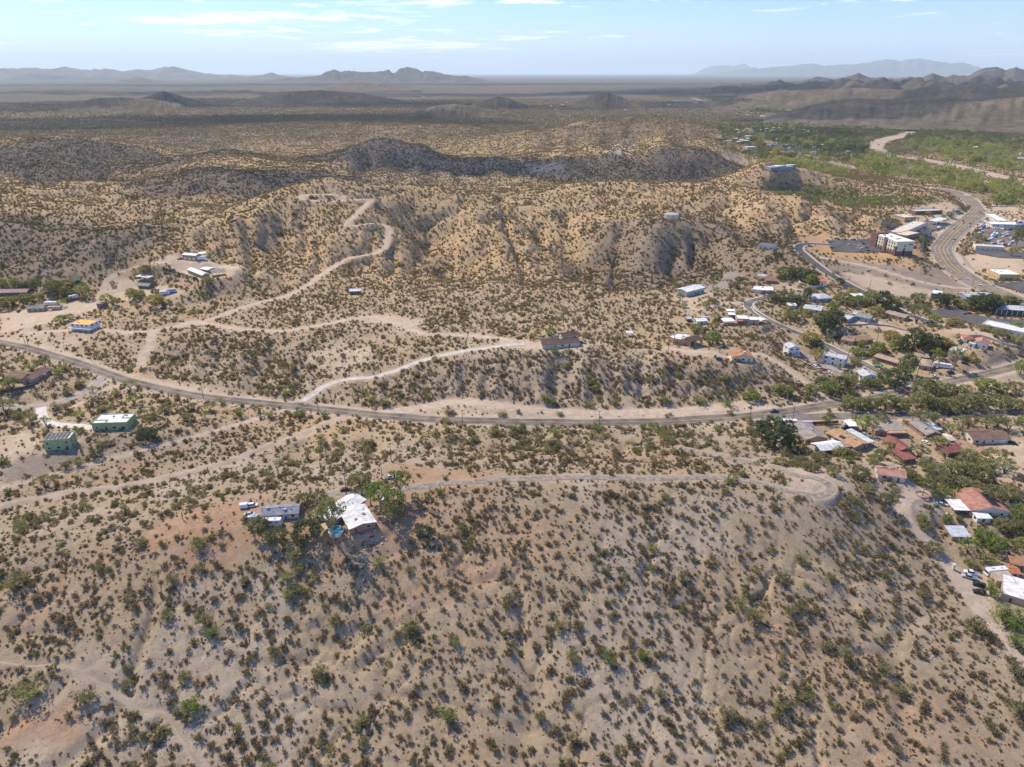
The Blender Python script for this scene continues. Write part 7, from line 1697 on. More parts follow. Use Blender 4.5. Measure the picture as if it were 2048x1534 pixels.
# ------------------------------------------------------------------ vehicles
for k, c in {'car_white': (.74, .74, .73), 'car_silver': (.42, .43, .44), 'car_grey': (.18, .19, .20), 'car_black': (.02, .021, .024), 'car_red': (.28, .02, .02), 'car_blue': (.04, .08, .20), 'car_beige': (.42, .36, .24), 'car_teal': (.03, .12, .13),
             'car_maroon': (.15, .02, .025), 'tractor_orange': (.52, .20, .03), 'car_bluegrey': (.10, .14, .20)}.items(): mat(k, c, .35, .03, 1, .5)
mat('tyre', (.02, .02, .021), .9, .1, 2); mat('lamp_glass', (.6, .6, .58), .2, .02, 1); mat('lamp_red', (.35, .02, .02), .3, .02, 1); mat('rust', (.24, .10, .05), .9, .3, 2); mat('pool_water', (.02, .26, .27), .08, .1, .5, .5); mat('pool_water_pale', (.07, .30, .29), .08, .1, .5, .5)
mat('canvas_sand', (.62, .47, .24), .9, .08, 1); mat('tank_pale', (.62, .56, .54), .5, .06, 1); mat('stone_dark', (.10, .095, .09), .95, .25, .8); mat('stone_pale', (.42, .38, .33), .95, .2, .8); mat('plastic_green', (.04, .20, .08), .5, .1, 1); mat('lawn', (.12, .21, .035), .95, .15, .5); mat('tarp_blue', (.04, .16, .42), .6, .1, 1)
def wheels(root, xs, y, r=.33, w=.22):
    for x in xs:
        for s in (-1, 1):
            m = MB(); m.tube((x, s * y - w / 2, r), (x, s * y + w / 2, r), r, n=12); m.tube((x, s * (y + w / 2 + .005) - .004, r), (x, s * (y + w / 2 + .005) + .004, r), r * .55, n=8)
            m.part('wheel', 'tyre', root)
CAR_SPEC = {'sedan': (4.6, 1.8, [(-2.3, .45), (-2.25, .85), (-1.5, .95), (2.1, .80), (2.3, .6), (2.3, .35), (-2.2, .3)], (-1.75, -1.0, .55, 1.25, .9, 1.42)),
            'suv': (4.8, 1.9, [(-2.4, .5), (-2.4, 1.0), (-2.2, 1.05), (1.2, 1.02), (2.2, .92), (2.4, .7), (2.4, .4), (-2.3, .35)], (-2.3, -2.05, .7, 1.35, 1.0, 1.75)),
            'pickup': (5.6, 1.95, [(-2.8, .6), (-2.8, 1.1), (1.0, 1.1), (2.5, 1.02), (2.8, .75), (2.8, .45), (-2.7, .45)], (-.7, -.5, .9, 1.45, 1.08, 1.85))}
def vehicle(kind, px, py, deg, paint_key, label, cat='car', group=None):
    p = ground(px, py)
    root = thing({'sedan': 'parked_car', 'suv': 'suv', 'pickup': 'pickup_truck'}[kind], label, cat, p, R(deg), group)
    L, Wd, prof, (a, b_, c, d, z0, z1) = CAR_SPEC[kind]
    m = MB(); hw = Wd / 2
    m.poly([(x, -hw, z) for x, z in prof]); m.poly([(x, hw, z) for x, z in reversed(prof)])
    for i in range(len(prof)):
        (xa, za), (xb, zb) = prof[i], prof[(i + 1) % len(prof)]
        m.quad((xa, -hw, za), (xa, hw, za), (xb, hw, zb), (xb, -hw, zb))
    m.part('body', paint_key, root)
    t = hw * .80
    g = MB(); g.hexa([(a, -hw * .95, z0), (d, -hw * .95, z0), (d, hw * .95, z0), (a, hw * .95, z0)], [(b_, -t, z1 - .06), (c, -t, z1 - .06), (c, t, z1 - .06), (b_, t, z1 - .06)]); g.part('window', 'glass_dark', root)
    r = MB(); r.hexa([(b_ - .04, -t - .03, z1 - .07), (c + .04, -t - .03, z1 - .07), (c + .04, t + .03, z1 - .07), (b_ - .04, t + .03, z1 - .07)], [(b_ + .05, -t + .03, z1), (c - .05, -t + .03, z1), (c - .05, t - .03, z1), (b_ + .05, t - .03, z1)]); r.part('roof', paint_key, root)
    if kind == 'pickup':
        bd = MB(); bd.box(-2.65, -.85, -hw + .14, hw - .14, 1.102, 1.12); bd.part('bed', 'car_grey', root)
    for s in (-1, 1):
        h = MB(); h.box(L / 2 - .02, L / 2 + .02, s * hw * .72 - .16, s * hw * .72 + .16, .58, .72); h.part('headlight', 'lamp_glass', root)
        h = MB(); h.box(-L / 2 - .02, -L / 2 + .03, s * hw * .76 - .13, s * hw * .76 + .13, .68, .86); h.part('tail_light', 'lamp_red', root)
    wheels(root, (-L * .31, L * .31), hw - .08)
    return root
def box_vehicle(name, px, py, deg, L, Wd, H, z0, paint_key, label, cat, nose=0.0, windows=3, axles=(-.6,), group=None):
    """caravans, motorhomes, box trucks, utility trailers"""
    p = ground(px, py); root = thing(name, label, cat, p, R(deg), group); hw = Wd / 2
    m = MB(); m.hexa([(-L / 2, -hw, z0), (L / 2 - nose * .3, -hw, z0), (L / 2 - nose * .3, hw, z0), (-L / 2, hw, z0)], [(-L / 2 + .06, -hw + .06, H), (L / 2 - nose, -hw + .06, H), (L / 2 - nose, hw - .06, H), (-L / 2 + .06, hw - .06, H)]); m.part('body', paint_key, root)
    for s in (-1, 1):
        for k in range(windows):
            x = -L / 2 + L * (k + .7) / (windows + .6); g = MB(); zz = z0 + (H - z0) * .50; q = hw - .03
            g.box(x - .4, x + .4, s * q - .04, s * q + .04, zz, zz + .55); g.part('window', 'glass_dark', root)
    for k in range(2 if windows else 0):
        v = MB(); x = -L * .25 + L * .4 * k; v.box(x - .35, x + .35, -.3, .3, H - .01, H + .22); v.part('roof_vent', 'pipe_grey', root)
    wheels(root, [a for a in axles], hw - .12, .36)
    if name in ('motorhome', 'box_truck'):
        g = MB(); g.box(L / 2 - nose * .66 - .05, L / 2 - nose * .45 + .12, -hw + .2, hw - .2, z0 + (H - z0) * .42, z0 + (H - z0) * .68); g.part('windscreen', 'glass_dark', root)
    else:
        t = MB(); t.box(L / 2 - nose * .3, L / 2 + 1.0, -.06, .06, z0 - .1, z0 + .02); t.part('tow_bar', 'metal_grey', root)
    return root
V = vehicle
V('suv', 505, 1013, 12, 'car_white', 'white estate car parked behind the grey mobile home'); V('sedan', 500, 1030, 10, 'car_silver', 'silver car nosed under the shade beside the mobile home'); V('sedan', 501, 1038, 8, 'car_white', 'white car nosed under the shade beside the white trailer')
box_vehicle('utility_trailer', 488, 1016, 12, 3.4, 2.1, 2.3, .5, 'car_white', 'small white box trailer behind the white estate car', 'trailer', 0, 0, (0,))
box_vehicle('travel_trailer', 545, 1050, 4, 8.6, 2.6, 3.0, .6, 'car_white', 'white travel trailer in front of the grey mobile home', 'caravan', .5, 3, (-.9, .3))
box_vehicle('utility_trailer', 514, 1040, 5, 5.0, 2.3, 2.4, .5, 'car_silver', 'silver cargo trailer at the left end of the mobile home', 'trailer', .3, 0, (-.4,))
V('pickup', 1547, 823, 10, 'car_bluegrey', 'dark blue pickup truck driving on the main road', 'pickup'); V('sedan', 1851, 886, 118, 'car_white', 'white car on the drive beside the brick gabled house'); V('suv', 2025, 888, -38, 'car_black', 'black car beside the cream ranch house garage')
V('sedan', 1756.5, 736, -48, 'car_teal', 'teal car at the kerb of the residential street'); V('sedan', 1767.5, 741, -48, 'car_maroon', 'dark red car at the kerb behind the teal car'); V('pickup', 1868, 755, 8, 'car_white', 'white pickup parked beside the main road by the motel', 'pickup'); V('suv', 1901, 746, 10, 'car_black', 'black car under the eucalyptus by the motel'); V('sedan', 1929, 727, -20, 'car_black', 'black car in the shade below the white two storey house')
box_vehicle('motor_coach', 1884, 735, -28, 10.5, 2.5, 3.2, .6, 'car_white', 'long white motor coach parked beside the motel', 'coach', .2, 5, (-3, 3))
for i, (x, y, c, k) in enumerate([(1631, 735, 'white', 'suv'), (1639, 739, 'silver', 'sedan'), (1649, 742, 'red', 'suv'), (1658, 746, 'white', 'sedan'), (1611, 728, 'silver', 'sedan')]):
    V(k, x, y, -55, 'car_' + c, '%s %s in the yard of the broadside apartment block, %s from the left' % (c, 'car' if k == 'sedan' else 'estate car', ('second', 'third', 'fourth', 'last', 'first')[i]), 'car', 'cars parked at the apartment blocks')
V('pickup', 1592, 712, -20, 'car_white', 'white pickup at the corner of the apartment block by the knoll', 'pickup'); V('suv', 1574, 708, -30, 'car_white', 'white car half hidden behind the apartment block by the knoll')
V('suv', 1664, 866, 175, 'car_black', 'black car nearest the swimming pool'); V('sedan', 1675, 867, 170, 'car_blue', 'dark blue car right of the black car by the pool'); V('suv', 1691, 857, 20, 'car_black', 'black car beside the white caravan on the strip')
box_vehicle('travel_trailer', 1697, 850, 20, 6.5, 2.5, 3.2, .6, 'car_white', 'white caravan behind the small shade roof', 'caravan', .4, 2, (-.5, .4)); box_vehicle('travel_trailer', 1578, 849, -3, 9.5, 2.5, 3.2, .6, 'car_white', 'long white caravan behind the dark round tree', 'caravan', .5, 3, (-.9, .3)); box_vehicle('utility_trailer', 1584, 857, -40, 6, 2.3, 2.7, .5, 'car_white', 'white trailer slanting beside the dark round tree', 'trailer', .3, 0, (-.4,))
box_vehicle('utility_trailer', 1612, 850, 0, 7, 2.4, 2.6, .5, 'car_silver', 'grey white trailer beside the rusty fence', 'trailer', .3, 0, (-.4,))
V('suv', 1904.5, 988, -14, 'car_beige', 'old beige van with a white roof near the round planter', 'van'); V('sedan', 1882.6, 1010, -22, 'car_silver', 'silver sedan at the edge of the dirt yard'); V('sedan', 1892, 1005, 10, 'car_grey', 'grey wreck of a car beside the silver sedan')
box_vehicle('motorhome', 1989, 1149, 187, 9.6, 2.6, 3.3, .6, 'car_white', 'large white motorhome above the row of parked cars', 'motorhome', .9, 4, (-2.6, 3.0))
V('pickup', 1942, 1148, 155, 'car_white', 'white pickup farthest up the row below the motorhome', 'pickup'); V('pickup', 1938, 1156, 155, 'car_silver', 'silver pickup second in the row below the motorhome', 'pickup'); V('suv', 1958, 1172, 150, 'car_black', 'black car under the leafy tree by the flat roofed house'); V('suv', 1958, 1186, 162, 'car_black', 'black car lowest in the row by the leafy tree')
V('sedan', 2046, 1305, 110, 'car_black', 'black car cut by the right edge on the dirt drive'); V('sedan', 2016, 1144, 120, 'car_white', 'white car nosed under the rust brown canopy')
V('suv', 38, 623, 100, 'car_red', 'red and white car beside the tan timber cabin'); V('pickup', 235, 614, 10, 'car_white', 'white pickup parked below the dirt lane in the pale yard', 'pickup'); box_vehicle('motorhome', 149, 597, 42, 8.5, 2.6, 3.3, .6, 'car_white', 'white motorhome at the back of the pale yard', 'motorhome', 1.2, 3, (-2.2, 2.6))
box_vehicle('trailer_home', 104, 610, 5, 11, 3, 3.0, .6, 'car_white', 'long cream trailer behind the tan timber cabin', 'trailer', .3, 4, (-.9, .4)); box_vehicle('trailer_home', 110, 619, 3, 10.5, 3, 2.9, .6, 'car_beige', 'low trailer with a white roof beside the small green tree', 'trailer', .2, 4, (-.9, .4))
box_vehicle('travel_trailer', 404, 519.5, 14, 9, 2.6, 3.4, .6, 'car_white', 'white fifth wheel caravan beside the pad barn', 'caravan', 1.0, 3, (-1.2, -.2)); box_vehicle('travel_trailer', 330.5, 589, 20, 8.5, 2.6, 3.2, .6, 'car_white', 'white caravan nearer the trees, left of its twin', 'caravan', .5, 3, (-.9, .3)); box_vehicle('travel_trailer', 344, 585, 20, 7.5, 2.6, 3.2, .6, 'car_silver', 'silver caravan at the open end of the lower yard', 'caravan', .5, 3, (-.9, .3))
V('pickup', 361, 519, 20, 'car_maroon', 'dark red truck at the left corner of the pad barn', 'pickup'); V('sedan', 425, 523, 20, 'car_maroon', 'rusty red car at the foot of the bank on the pad')
V('suv', 1110, 677, 0, 'car_bluegrey', 'blue grey car behind the brown roofed ranch house'); V('suv', 1438, 719, 0, 'car_blue', 'dark blue car beside the orange brown knoll house'); V('pickup', 1452, 650, 0, 'car_white', 'white pickup at the left under the white roofed carport', 'pickup'); V('suv', 1461, 650, 0, 'car_silver', 'silver car at the right under the white roofed carport')
V('suv', 3, 762, 5, 'car_grey', 'grey car by the brown roofed house cut by the left edge'); V('sedan', 1671, 675, 10, 'car_black', 'black car beside the long brown roofed tan house'); V('sedan', 1670, 615, 5, 'car_silver', 'silver car on the lane by the sky blue house'); V('sedan', 1598, 583, -30, 'car_silver', 'silver car on the dirt lane above the dark hedge')
V('sedan', 1913, 620, 0, 'car_white', 'white car alone at the far end of the supermarket car park'); V('suv', 1929, 629, 15, 'car_grey', 'grey car side by side with a red car in the supermarket car park'); V('suv', 1938, 628, 15, 'car_red', 'red car side by side with a grey car in the supermarket car park'); V('sedan', 2012, 648, -10, 'car_beige', 'yellow beige car in the supermarket car park')
box_vehicle('box_truck', 1934, 394, -52, 11, 2.6, 4.0, .8, 'car_white', 'white and blue box truck at the top bend of the highway', 'truck', .6, 0, (-3.6, -2.4, 3.8))
for x, y, k, c, dg, lab in [(1926, 443, 'pickup', 'grey', 60, 'grey truck on the highway, upper left lane beside the shops'), (1927, 447, 'sedan', 'red', 60, 'red car close behind the grey truck on the highway'), (1940, 448, 'pickup', 'grey', 240, 'dark pickup on the highway opposite the grey truck'), (1940, 454, 'sedan', 'maroon', 240, 'maroon car on the highway below the dark pickup'),
                           (1908.5, 459, 'sedan', 'black', 55, 'black car by itself on the straight of the highway'), (1908.5, 479.5, 'sedan', 'black', 235, 'dark car on the highway just above the bend'), (1935, 560, 'suv', 'white', -35, 'white car leading on the lower highway'), (1962, 573, 'suv', 'white', -32, 'white estate car on the near side of the lower highway'), (1985.5, 571.5, 'sedan', 'white', 148, 'white sedan on the far side of the lower highway'), (2046, 603, 'sedan', 'blue', -25, 'blue car on the highway at the right edge'),
                           (1965, 429, 'sedan', 'silver', 50, 'silver car on the highway by the dealership entrance')]: V(k, x, y, dg, 'car_' + c, lab)
for i, (x, y, c) in enumerate([(1655, 481, 'white'), (1658, 484, 'silver'), (1661, 486, 'grey'), (1676, 479, 'maroon'), (1681, 479, 'white'), (1690, 480, 'black'), (1700, 480, 'white'), (1708, 480, 'black'), (1717, 480, 'white'), (1697, 491, 'silver'), (1664, 496, 'black'), (1724, 484.5, 'black'), (1726, 487.5, 'silver'), (1729, 489, 'black'), (1717, 491, 'black'), (1719, 493, 'white'), (1731, 493, 'silver'), (1718, 497, 'silver'), (1724, 498, 'white'), (1734, 497, 'black'), (1737, 502, 'black'), (1747, 484.5, 'black')]):
    V('sedan' if i % 3 else 'suv', x, y, 0 if x < 1665 or x > 1715 else 80, 'car_' + c, '', 'car', 'cars parked at the hotel')['look'] = c + ' car'
HOTEL_CARS = [(o, *project(o.location.x, o.location.y, o.location.z)[:2], 1 + .01 * i) for i, o in enumerate(q for q in SC.objects if q.get('group') == 'cars parked at the hotel')]
by = {}
for o, x, y, s in HOTEL_CARS: by.setdefault(o['look'], []).append((x, o))
for look, L in by.items():
    L.sort(key=lambda q: q[0])
    for i, (x, o) in enumerate(L): o['label'] = '%s in the hotel car park%s' % (look, ', %s of its colour from the left' % ['first', 'second', 'third', 'fourth', 'fifth', 'sixth', 'seventh', 'eighth', 'ninth'][i] if len(L) > 1 else '')
# dealership rows: one small car of each colour, copied without parts
def tiny_car(key):
    m = MB(); L, Wd, prof, (a, b_, c, d, z0, z1) = CAR_SPEC['suv']; hw = Wd / 2
    m.hexa([(-2.4, -hw, .35), (2.4, -hw, .35), (2.4, hw, .35), (-2.4, hw, .35)], [(-2.35, -hw, 1.02), (2.25, -hw, .95), (2.25, hw, .95), (-2.35, hw, 1.02)]); m.hexa([(a, -hw * .95, 1.0), (d, -hw * .95, 1.0), (d, hw * .95, 1.0), (a, hw * .95, 1.0)], [(b_, -.75, z1), (c, -.75, z1), (c, .75, z1), (b_, .75, z1)])
    for x in (-1.5, 1.5): m.tube((x, -hw, .33), (x, hw, .33), .33, n=8)
    return m.mesh('small_car', key)
TINY = {c: tiny_car('car_' + c) for c in ('white', 'silver', 'grey', 'black', 'red', 'blue')}
car_r = random.Random(9); LOT = []
ROWS = [((1956, 457), (1973, 444), 12), ((1958, 462), (1972, 449), 8), ((1972, 456), (2022, 461), 12), ((1984, 474), (1992, 464), 8), ((1990, 476), (1997, 466), 6), ((2003, 472), (2016, 466), 7), ((2006, 475), (2018, 470), 6), ((1973, 484), (1986, 477), 7), ((1997, 485), (2006, 483), 5), ((2022, 479), (2032, 470), 7), ((2020, 488), (2032, 482), 6), ((1983, 488), (2020, 491), 9), ((2026, 440), (2042, 446), 8), ((1981, 430), (2000, 433), 5), ((1955, 470), (1966, 464), 6), ((1838, 455), (1848, 450), 4), ((1872, 461), (1880, 455), 5), ((1985, 412), (2012, 414), 7), ((1955, 493), (1978, 496), 5), ((1905, 421), (1925, 426), 6), ((2030, 463), (2046, 467), 4)]
for r0, r1, n in ROWS:
    for i in range(n):
        t = (i + .5) / n; p = ground(r0[0] + (r1[0] - r0[0]) * t, r0[1] + (r1[1] - r0[1]) * t)
        c = car_r.choice(['white', 'white', 'white', 'silver', 'silver', 'grey', 'black', 'red', 'blue'])
        o = bpy.data.objects.new('parked_car', TINY[c]); COL.objects.link(o); o.location = p; o.location.z += .35; o.rotation_euler = (0, 0, R(20 + car_r.uniform(-6, 6)))
        o['category'] = 'car'; o['group'] = 'cars parked by the highway shops'; o['look'] = 'small ' + c + ' car'
        q = project(p.x, p.y, p.z); LOT.append((o, q[0], q[1], 1 + .01 * i + .001 * q[0]))
for o, x, y, s in LOT: o['label'] = o['look']
by = {}
for o, x, y, s in LOT: by.setdefault((o['look'], landmark(x, y)), []).append((x, o))
for (look, where), L in by.items():
    L.sort(key=lambda q: q[0])
    for i, (x, o) in enumerate(L): o['label'] = '%s %s%s' % (look, where, '' if len(L) == 1 else (', %s from left' % ['one', 'two', 'three', 'four', 'five', 'six', 'seven', 'eight', 'nine', 'ten', 'eleven', 'twelve', 'thirteen', 'fourteen', 'fifteen'][min(i, 14)]))

# ------------------------------------------------------------------ poles
def pole(px, py, label, h=10.5, arm=True, box=False, deg=20, n=1):
    p = ground(px, py)
    root = thing('utility_pole', label, 'utility pole', p, R(deg), 'timber utility poles')
    for k in range(n):
        m = MB(); m.tube((k * 1.8, 0, -.5), (k * 1.8, 0, h - k * .8), .20, .13, 8); m.part('post', 'bark', root)
    if arm:
        m = MB(); m.box(-1.3, 1.3, -.08, .08, h - .7, h - .5); m.part('crossarm', 'bark', root)
        for x in (-1.15, -.5, .5, 1.15):
            m = MB(); m.tube((x, 0, h - .498), (x, 0, h - .25), .05, n=6); m.part('insulator', 'pipe_grey', root)
    if box:
        m = MB(); m.tube((.42, 0, h - 2.4), (.42, 0, h - 1.3), .3, n=10); m.part('transformer', 'pipe_grey', root)
for a in [(693, 991, 'utility pole with a transformer behind the white roofed ridge house', 12, True, True, 10), (782.5, 923, 'utility pole on the orange bank above the big tree', 10.5, True), (765, 969, 'thin dark pole left of the bright eucalyptus', 9, False), (654, 924, 'utility pole among the bushes of the brushy ravine', 10.5, True),
          (183, 722, 'utility pole beside the main road near the left bend', 10, True), (51, 690, 'pair of leaning poles beside the road near the left edge', 9, True, False, 10, 2), (407, 797, 'utility pole beside the main road in the middle of the left half', 10.5, True), (637, 822, 'utility pole opposite the concrete driveway', 10.5, True),
          (925, 852, 'utility pole on the lower side of the main road', 10.5, True), (1198, 852, 'utility pole on the brushy side of the straight main road', 10, True), (1499, 841, 'utility pole near the junction of the two roads', 10.5, True), (1585, 842, 'utility pole behind the long white caravan', 10.5, False), (1703, 841, 'double utility pole with a transformer beside the side road', 12, True, True, 0, 2),
          (1866, 828, 'utility pole with a pale lamp head by the side road', 9, True), (2041, 832, 'utility pole at the right end of the side road', 10.5, True), (1337, 700, 'utility pole with a wide crossarm by the hipped porch house', 10, True), (647, 684, 'utility pole on the left part of the bluff', 10, True), (620, 664, 'short post on the bench track', 6, False),
          (479, 533, 'tall thin pole behind the pad buildings', 14, False), (1675, 547, 'utility pole beside the hotel road near the palms', 10, False), (1737.5, 584, 'utility pole at the low end of the hotel road', 11, False), (1752, 691, 'utility pole behind the long brown roofed tan house', 10.5, True), (1832, 759, 'utility pole at the street corner', 10.5, True), (1858, 749, 'utility pole with a transformer in front of the motel', 10.5, True, True),
          (1240, 690, 'dead looking pole in the scrub right of the ranch house', 9, False), (1189, 677, 'pole behind the ranch house', 9, False), (1650, 850, 'post at the left end of the rusty fence', 7, False), (1695, 717, 'pole at the street below the tan house', 8, False), (1822, 852, 'leaning bare pole by the brown flat roofed house', 8, False), (1945, 573, 'stub pole at the foot of the highway bank', 7, False)]: pole(*a)

# ------------------------------------------------------------------ smaller things about the houses
def at(px, py, name, label, cat, deg=0, group=None): return thing(name, label, cat, ground(px, py), R(deg), group)
t = at(672.6, 1065, 'swimming_pool', 'oval teal above ground pool beside the white roofed ridge house', 'pool')
m = MB(); m.tube((0, 0, -.6), (0, 0, 1.15), 3.0, n=28, cap=False); m.part('wall', 'w_cream', t); m = MB(); m.tube((0, 0, .6), (0, 0, 1.0), 2.95, n=28); m.part('water', 'pool_water_pale', t)
m = MB()
for k in range(28):
    a, b = 2 * math.pi * k / 28, 2 * math.pi * (k + 1) / 28
    m.hexa([(2.9 * math.cos(a), 2.9 * math.sin(a), 1.15), (3.2 * math.cos(a), 3.2 * math.sin(a), 1.15), (3.2 * math.cos(b), 3.2 * math.sin(b), 1.15), (2.9 * math.cos(b), 2.9 * math.sin(b), 1.15)], [(2.9 * math.cos(a), 2.9 * math.sin(a), 1.25), (3.2 * math.cos(a), 3.2 * math.sin(a), 1.25), (3.2 * math.cos(b), 3.2 * math.sin(b), 1.25), (2.9 * math.cos(b), 2.9 * math.sin(b), 1.25)])
m.part('rim', 'w_white', t)
A = ground(1664, 878); B = ground(1671, 891.5); C_ = ground(1685, 889); D_ = ground(1677, 877); zz = max(q.z for q in (A, B, C_, D_))
t = thing('swimming_pool', 'rectangular deep teal pool between two tan houses', 'pool', A)
m = MB(); m.poly([(q.x - A.x, q.y - A.y, zz - A.z + .25) for q in (B, C_, D_, A)]); m.part('water', 'pool_water', t)
cx_, cy_ = (A.x + B.x + C_.x + D_.x) / 4, (A.y + B.y + C_.y + D_.y) / 4; m = MB()
ring = [(q.x, q.y) for q in (B, C_, D_, A)]
for i in range(4):
    (x0, y0), (x1, y1) = ring[i], ring[(i + 1) % 4]; g = lambda x, y, s: (cx_ + (x - cx_) * s - A.x, cy_ + (y - cy_) * s - A.y)
    m.hexa([(*g(x0, y0, 1.0), zz - A.z - .8), (*g(x0, y0, 1.45), zz - A.z - .8), (*g(x1, y1, 1.45), zz - A.z - .8), (*g(x1, y1, 1.0), zz - A.z - .8)], [(*g(x0, y0, 1.0), zz - A.z + .32), (*g(x0, y0, 1.45), zz - A.z + .32), (*g(x1, y1, 1.45), zz - A.z + .32), (*g(x1, y1, 1.0), zz - A.z + .32)])
m.part('deck', 'concrete_white', t)
t = at(642.5, 1066, 'shade_canopy', 'sand coloured shade sail canopy beside the oval pool', 'canopy', 30)
m = MB(); m.hexa([(-2.6, -1.9, 2.5), (2.6, -1.9, 2.5), (2.6, 1.9, 3.0), (-2.6, 1.9, 3.0)], [(-2.6, -1.9, 2.58), (2.6, -1.9, 2.58), (2.6, 1.9, 3.08), (-2.6, 1.9, 3.08)]); m.part('canopy_sheet', 'canvas_sand', t)
for x in (-2.5, 2.5):
    for y in (-1.8, 1.8): m = MB(); m.box(x - .06, x + .06, y - .06, y + .06, -.4, 2.7 + y * .12); m.part('leg', 'metal_grey', t)
t = at(791, 1044, 'pergola', 'dark brown timber pergola frame right of the ridge house', 'pergola', -8)
for x in (-2.6, 2.6):
    for y in (-3.2, 0, 3.2): m = MB(); m.box(x - .11, x + .11, y - .11, y + .11, -1.2, 2.6); m.part('post', 'w_wood', t)
for y in (-3.2, 0, 3.2): m = MB(); m.box(-2.9, 2.9, y - .1, y + .1, 2.604, 2.82); m.part('beam', 'w_wood', t)
for x in (-2.6, 2.6): m = MB(); m.box(x - .1, x + .1, -3.5, 3.5, 2.824, 3.0); m.part('beam', 'w_wood', t)
t = at(742, 968, 'propane_tank', 'white propane tank behind the ridge house', 'tank', 5)
m = MB(); m.tube((-1.5, 0, .8), (1.5, 0, .8), .55, n=12); m.tube((1.5, 0, .8), (1.75, 0, .8), .55, .25, 12); m.tube((-1.75, 0, .8), (-1.5, 0, .8), .25, .55, 12); m.part('shell', 'car_white', t)
for x in (-1, 1): m = MB(); m.box(x - .1, x + .1, -.4, .4, -.2, .4); m.part('leg', 'metal_grey', t)
t = at(730, 978, 'tractor', 'orange tractor parked behind the ridge house', 'tractor', 10)
m = MB(); m.hexa([(-.2, -.45, .7), (1.9, -.45, .7), (1.9, .45, .7), (-.2, .45, .7)], [(-.2, -.4, 1.5), (1.8, -.35, 1.35), (1.8, .35, 1.35), (-.2, .4, 1.5)]); m.part('bonnet', 'tractor_orange', t)
m = MB(); m.hexa([(-1.5, -.7, .8), (-.2, -.7, .8), (-.2, .7, .8), (-1.5, .7, .8)], [(-1.3, -.6, 2.4), (-.35, -.6, 2.4), (-.35, .6, 2.4), (-1.3, .6, 2.4)]); m.part('cab', 'tractor_orange', t)
wheels(t, (-.9,), .85, .72, .4); wheels(t, (1.4,), .7, .45, .3)
m = MB(); m.hexa([(2.3, -.9, .2), (2.9, -.9, .2), (2.9, .9, .2), (2.3, .9, .2)], [(2.2, -.9, .9), (2.4, -.9, .9), (2.4, .9, .9), (2.2, .9, .9)]); m.part('bucket', 'metal_grey', t)
V('suv', 768, 1002, 70, 'car_white', 'white car half hidden between the trees right of the ridge house'); V('pickup', 779, 957, 20, 'car_white', 'white and yellow truck on the orange turnout', 'pickup'); V('sedan', 691, 981, 10, 'car_maroon', 'dark car at the foot of the transformer pole')
def flatbed(px, py, deg, label):
    t = at(px, py, 'flatbed_trailer', label, 'trailer', deg)
    m = MB(); m.box(-2.6, 2.6, -1.0, 1.0, .7, .8); m.part('deck', 'w_wood', t); m = MB(); m.box(-2.6, 2.6, -1.06, -1.0, .55, 1.0); m.box(-2.6, 2.6, 1.0, 1.06, .55, 1.0); m.box(2.6, 2.66, -1.06, 1.06, .55, 1.0); m.part('rail', 'car_grey', t); wheels(t, (-.4, .4), .98, .33)
    m = MB(); m.box(2.66, 3.8, -.05, .05, .6, .7); m.part('tow_bar', 'metal_grey', t)
flatbed(868, 1028, -40, 'empty flatbed trailer on the slope right of the ridge house'); flatbed(344, 540, -10, 'flatbed trailer standing on the house pad')
t = at(444, 1059, 'basketball_hoop', 'basketball hoop on the orange dirt pad', 'basketball hoop', -20)
m = MB(); m.tube((0, 0, -.2), (0, 0, 3.3), .08, n=6); m.part('post', 'car_grey', t); m = MB(); m.box(.3, .4, -.9, .9, 2.8, 3.9); m.part('backboard', 'car_grey', t); m = MB(); m.box(-.6, .6, -.4, .4, -.1, .2); m.part('base', 'car_black', t)
t = at(491, 1041, 'quad_bike', 'small dark quad bike left of the silver cargo trailer', 'quad bike', 60)
m = MB(); m.hexa([(-.8, -.35, .4), (.8, -.35, .4), (.8, .35, .4), (-.8, .35, .4)], [(-.7, -.25, .9), (.4, -.2, .8), (.4, .2, .8), (-.7, .25, .9)]); m.part('body', 'car_maroon', t); wheels(t, (-.6, .6), .45, .3, .25); m = MB(); m.box(.35, .45, -.4, .4, .95, 1.02); m.part('handlebar', 'car_black', t)
t = at(1844.6, 990.5, 'round_planter', 'rust red round planter ring with a bare trunk in the dirt turning circle', 'planter')
m = MB()
for k in range(24):
    a, b = 2 * math.pi * k / 24, 2 * math.pi * (k + 1) / 24; f = lambda r, q, z: (r * math.cos(q), r * math.sin(q), z)
    m.hexa([f(2.7, a, -.3), f(3.1, a, -.3), f(3.1, b, -.3), f(2.7, b, -.3)], [f(2.7, a, .6), f(3.1, a, .6), f(3.1, b, .6), f(2.7, b, .6)])
m.part('ring', 'r_terracotta', t); m = MB(); m.tube((0, 0, -.2), (.25, .1, 4.6), .32, .12, 8); m.part('trunk', 'bark_pale', t)
t = at(1410, 640, 'horizontal_tank', 'pinkish horizontal storage tank in the scrub yard', 'tank', 8)
m = MB(); m.tube((-2.6, 0, 1.7), (2.6, 0, 1.7), 1.2, n=14); m.part('shell', 'tank_pale', t)
for x in (-1.7, 1.7): m = MB(); m.box(x - .15, x + .15, -.8, .8, -.4, .9); m.part('cradle', 'metal_grey', t)
t = at(1906, 1139, 'gate_pillar', 'short cream pillar beside the dirt drive', 'pillar'); m = MB(); m.box(-.5, .5, -.5, .5, -.3, 2.6); m.part('shaft', 'w_cream', t); m = MB(); m.box(-.62, .62, -.62, .62, 2.604, 2.8); m.part('cap', 'w_cream', t)
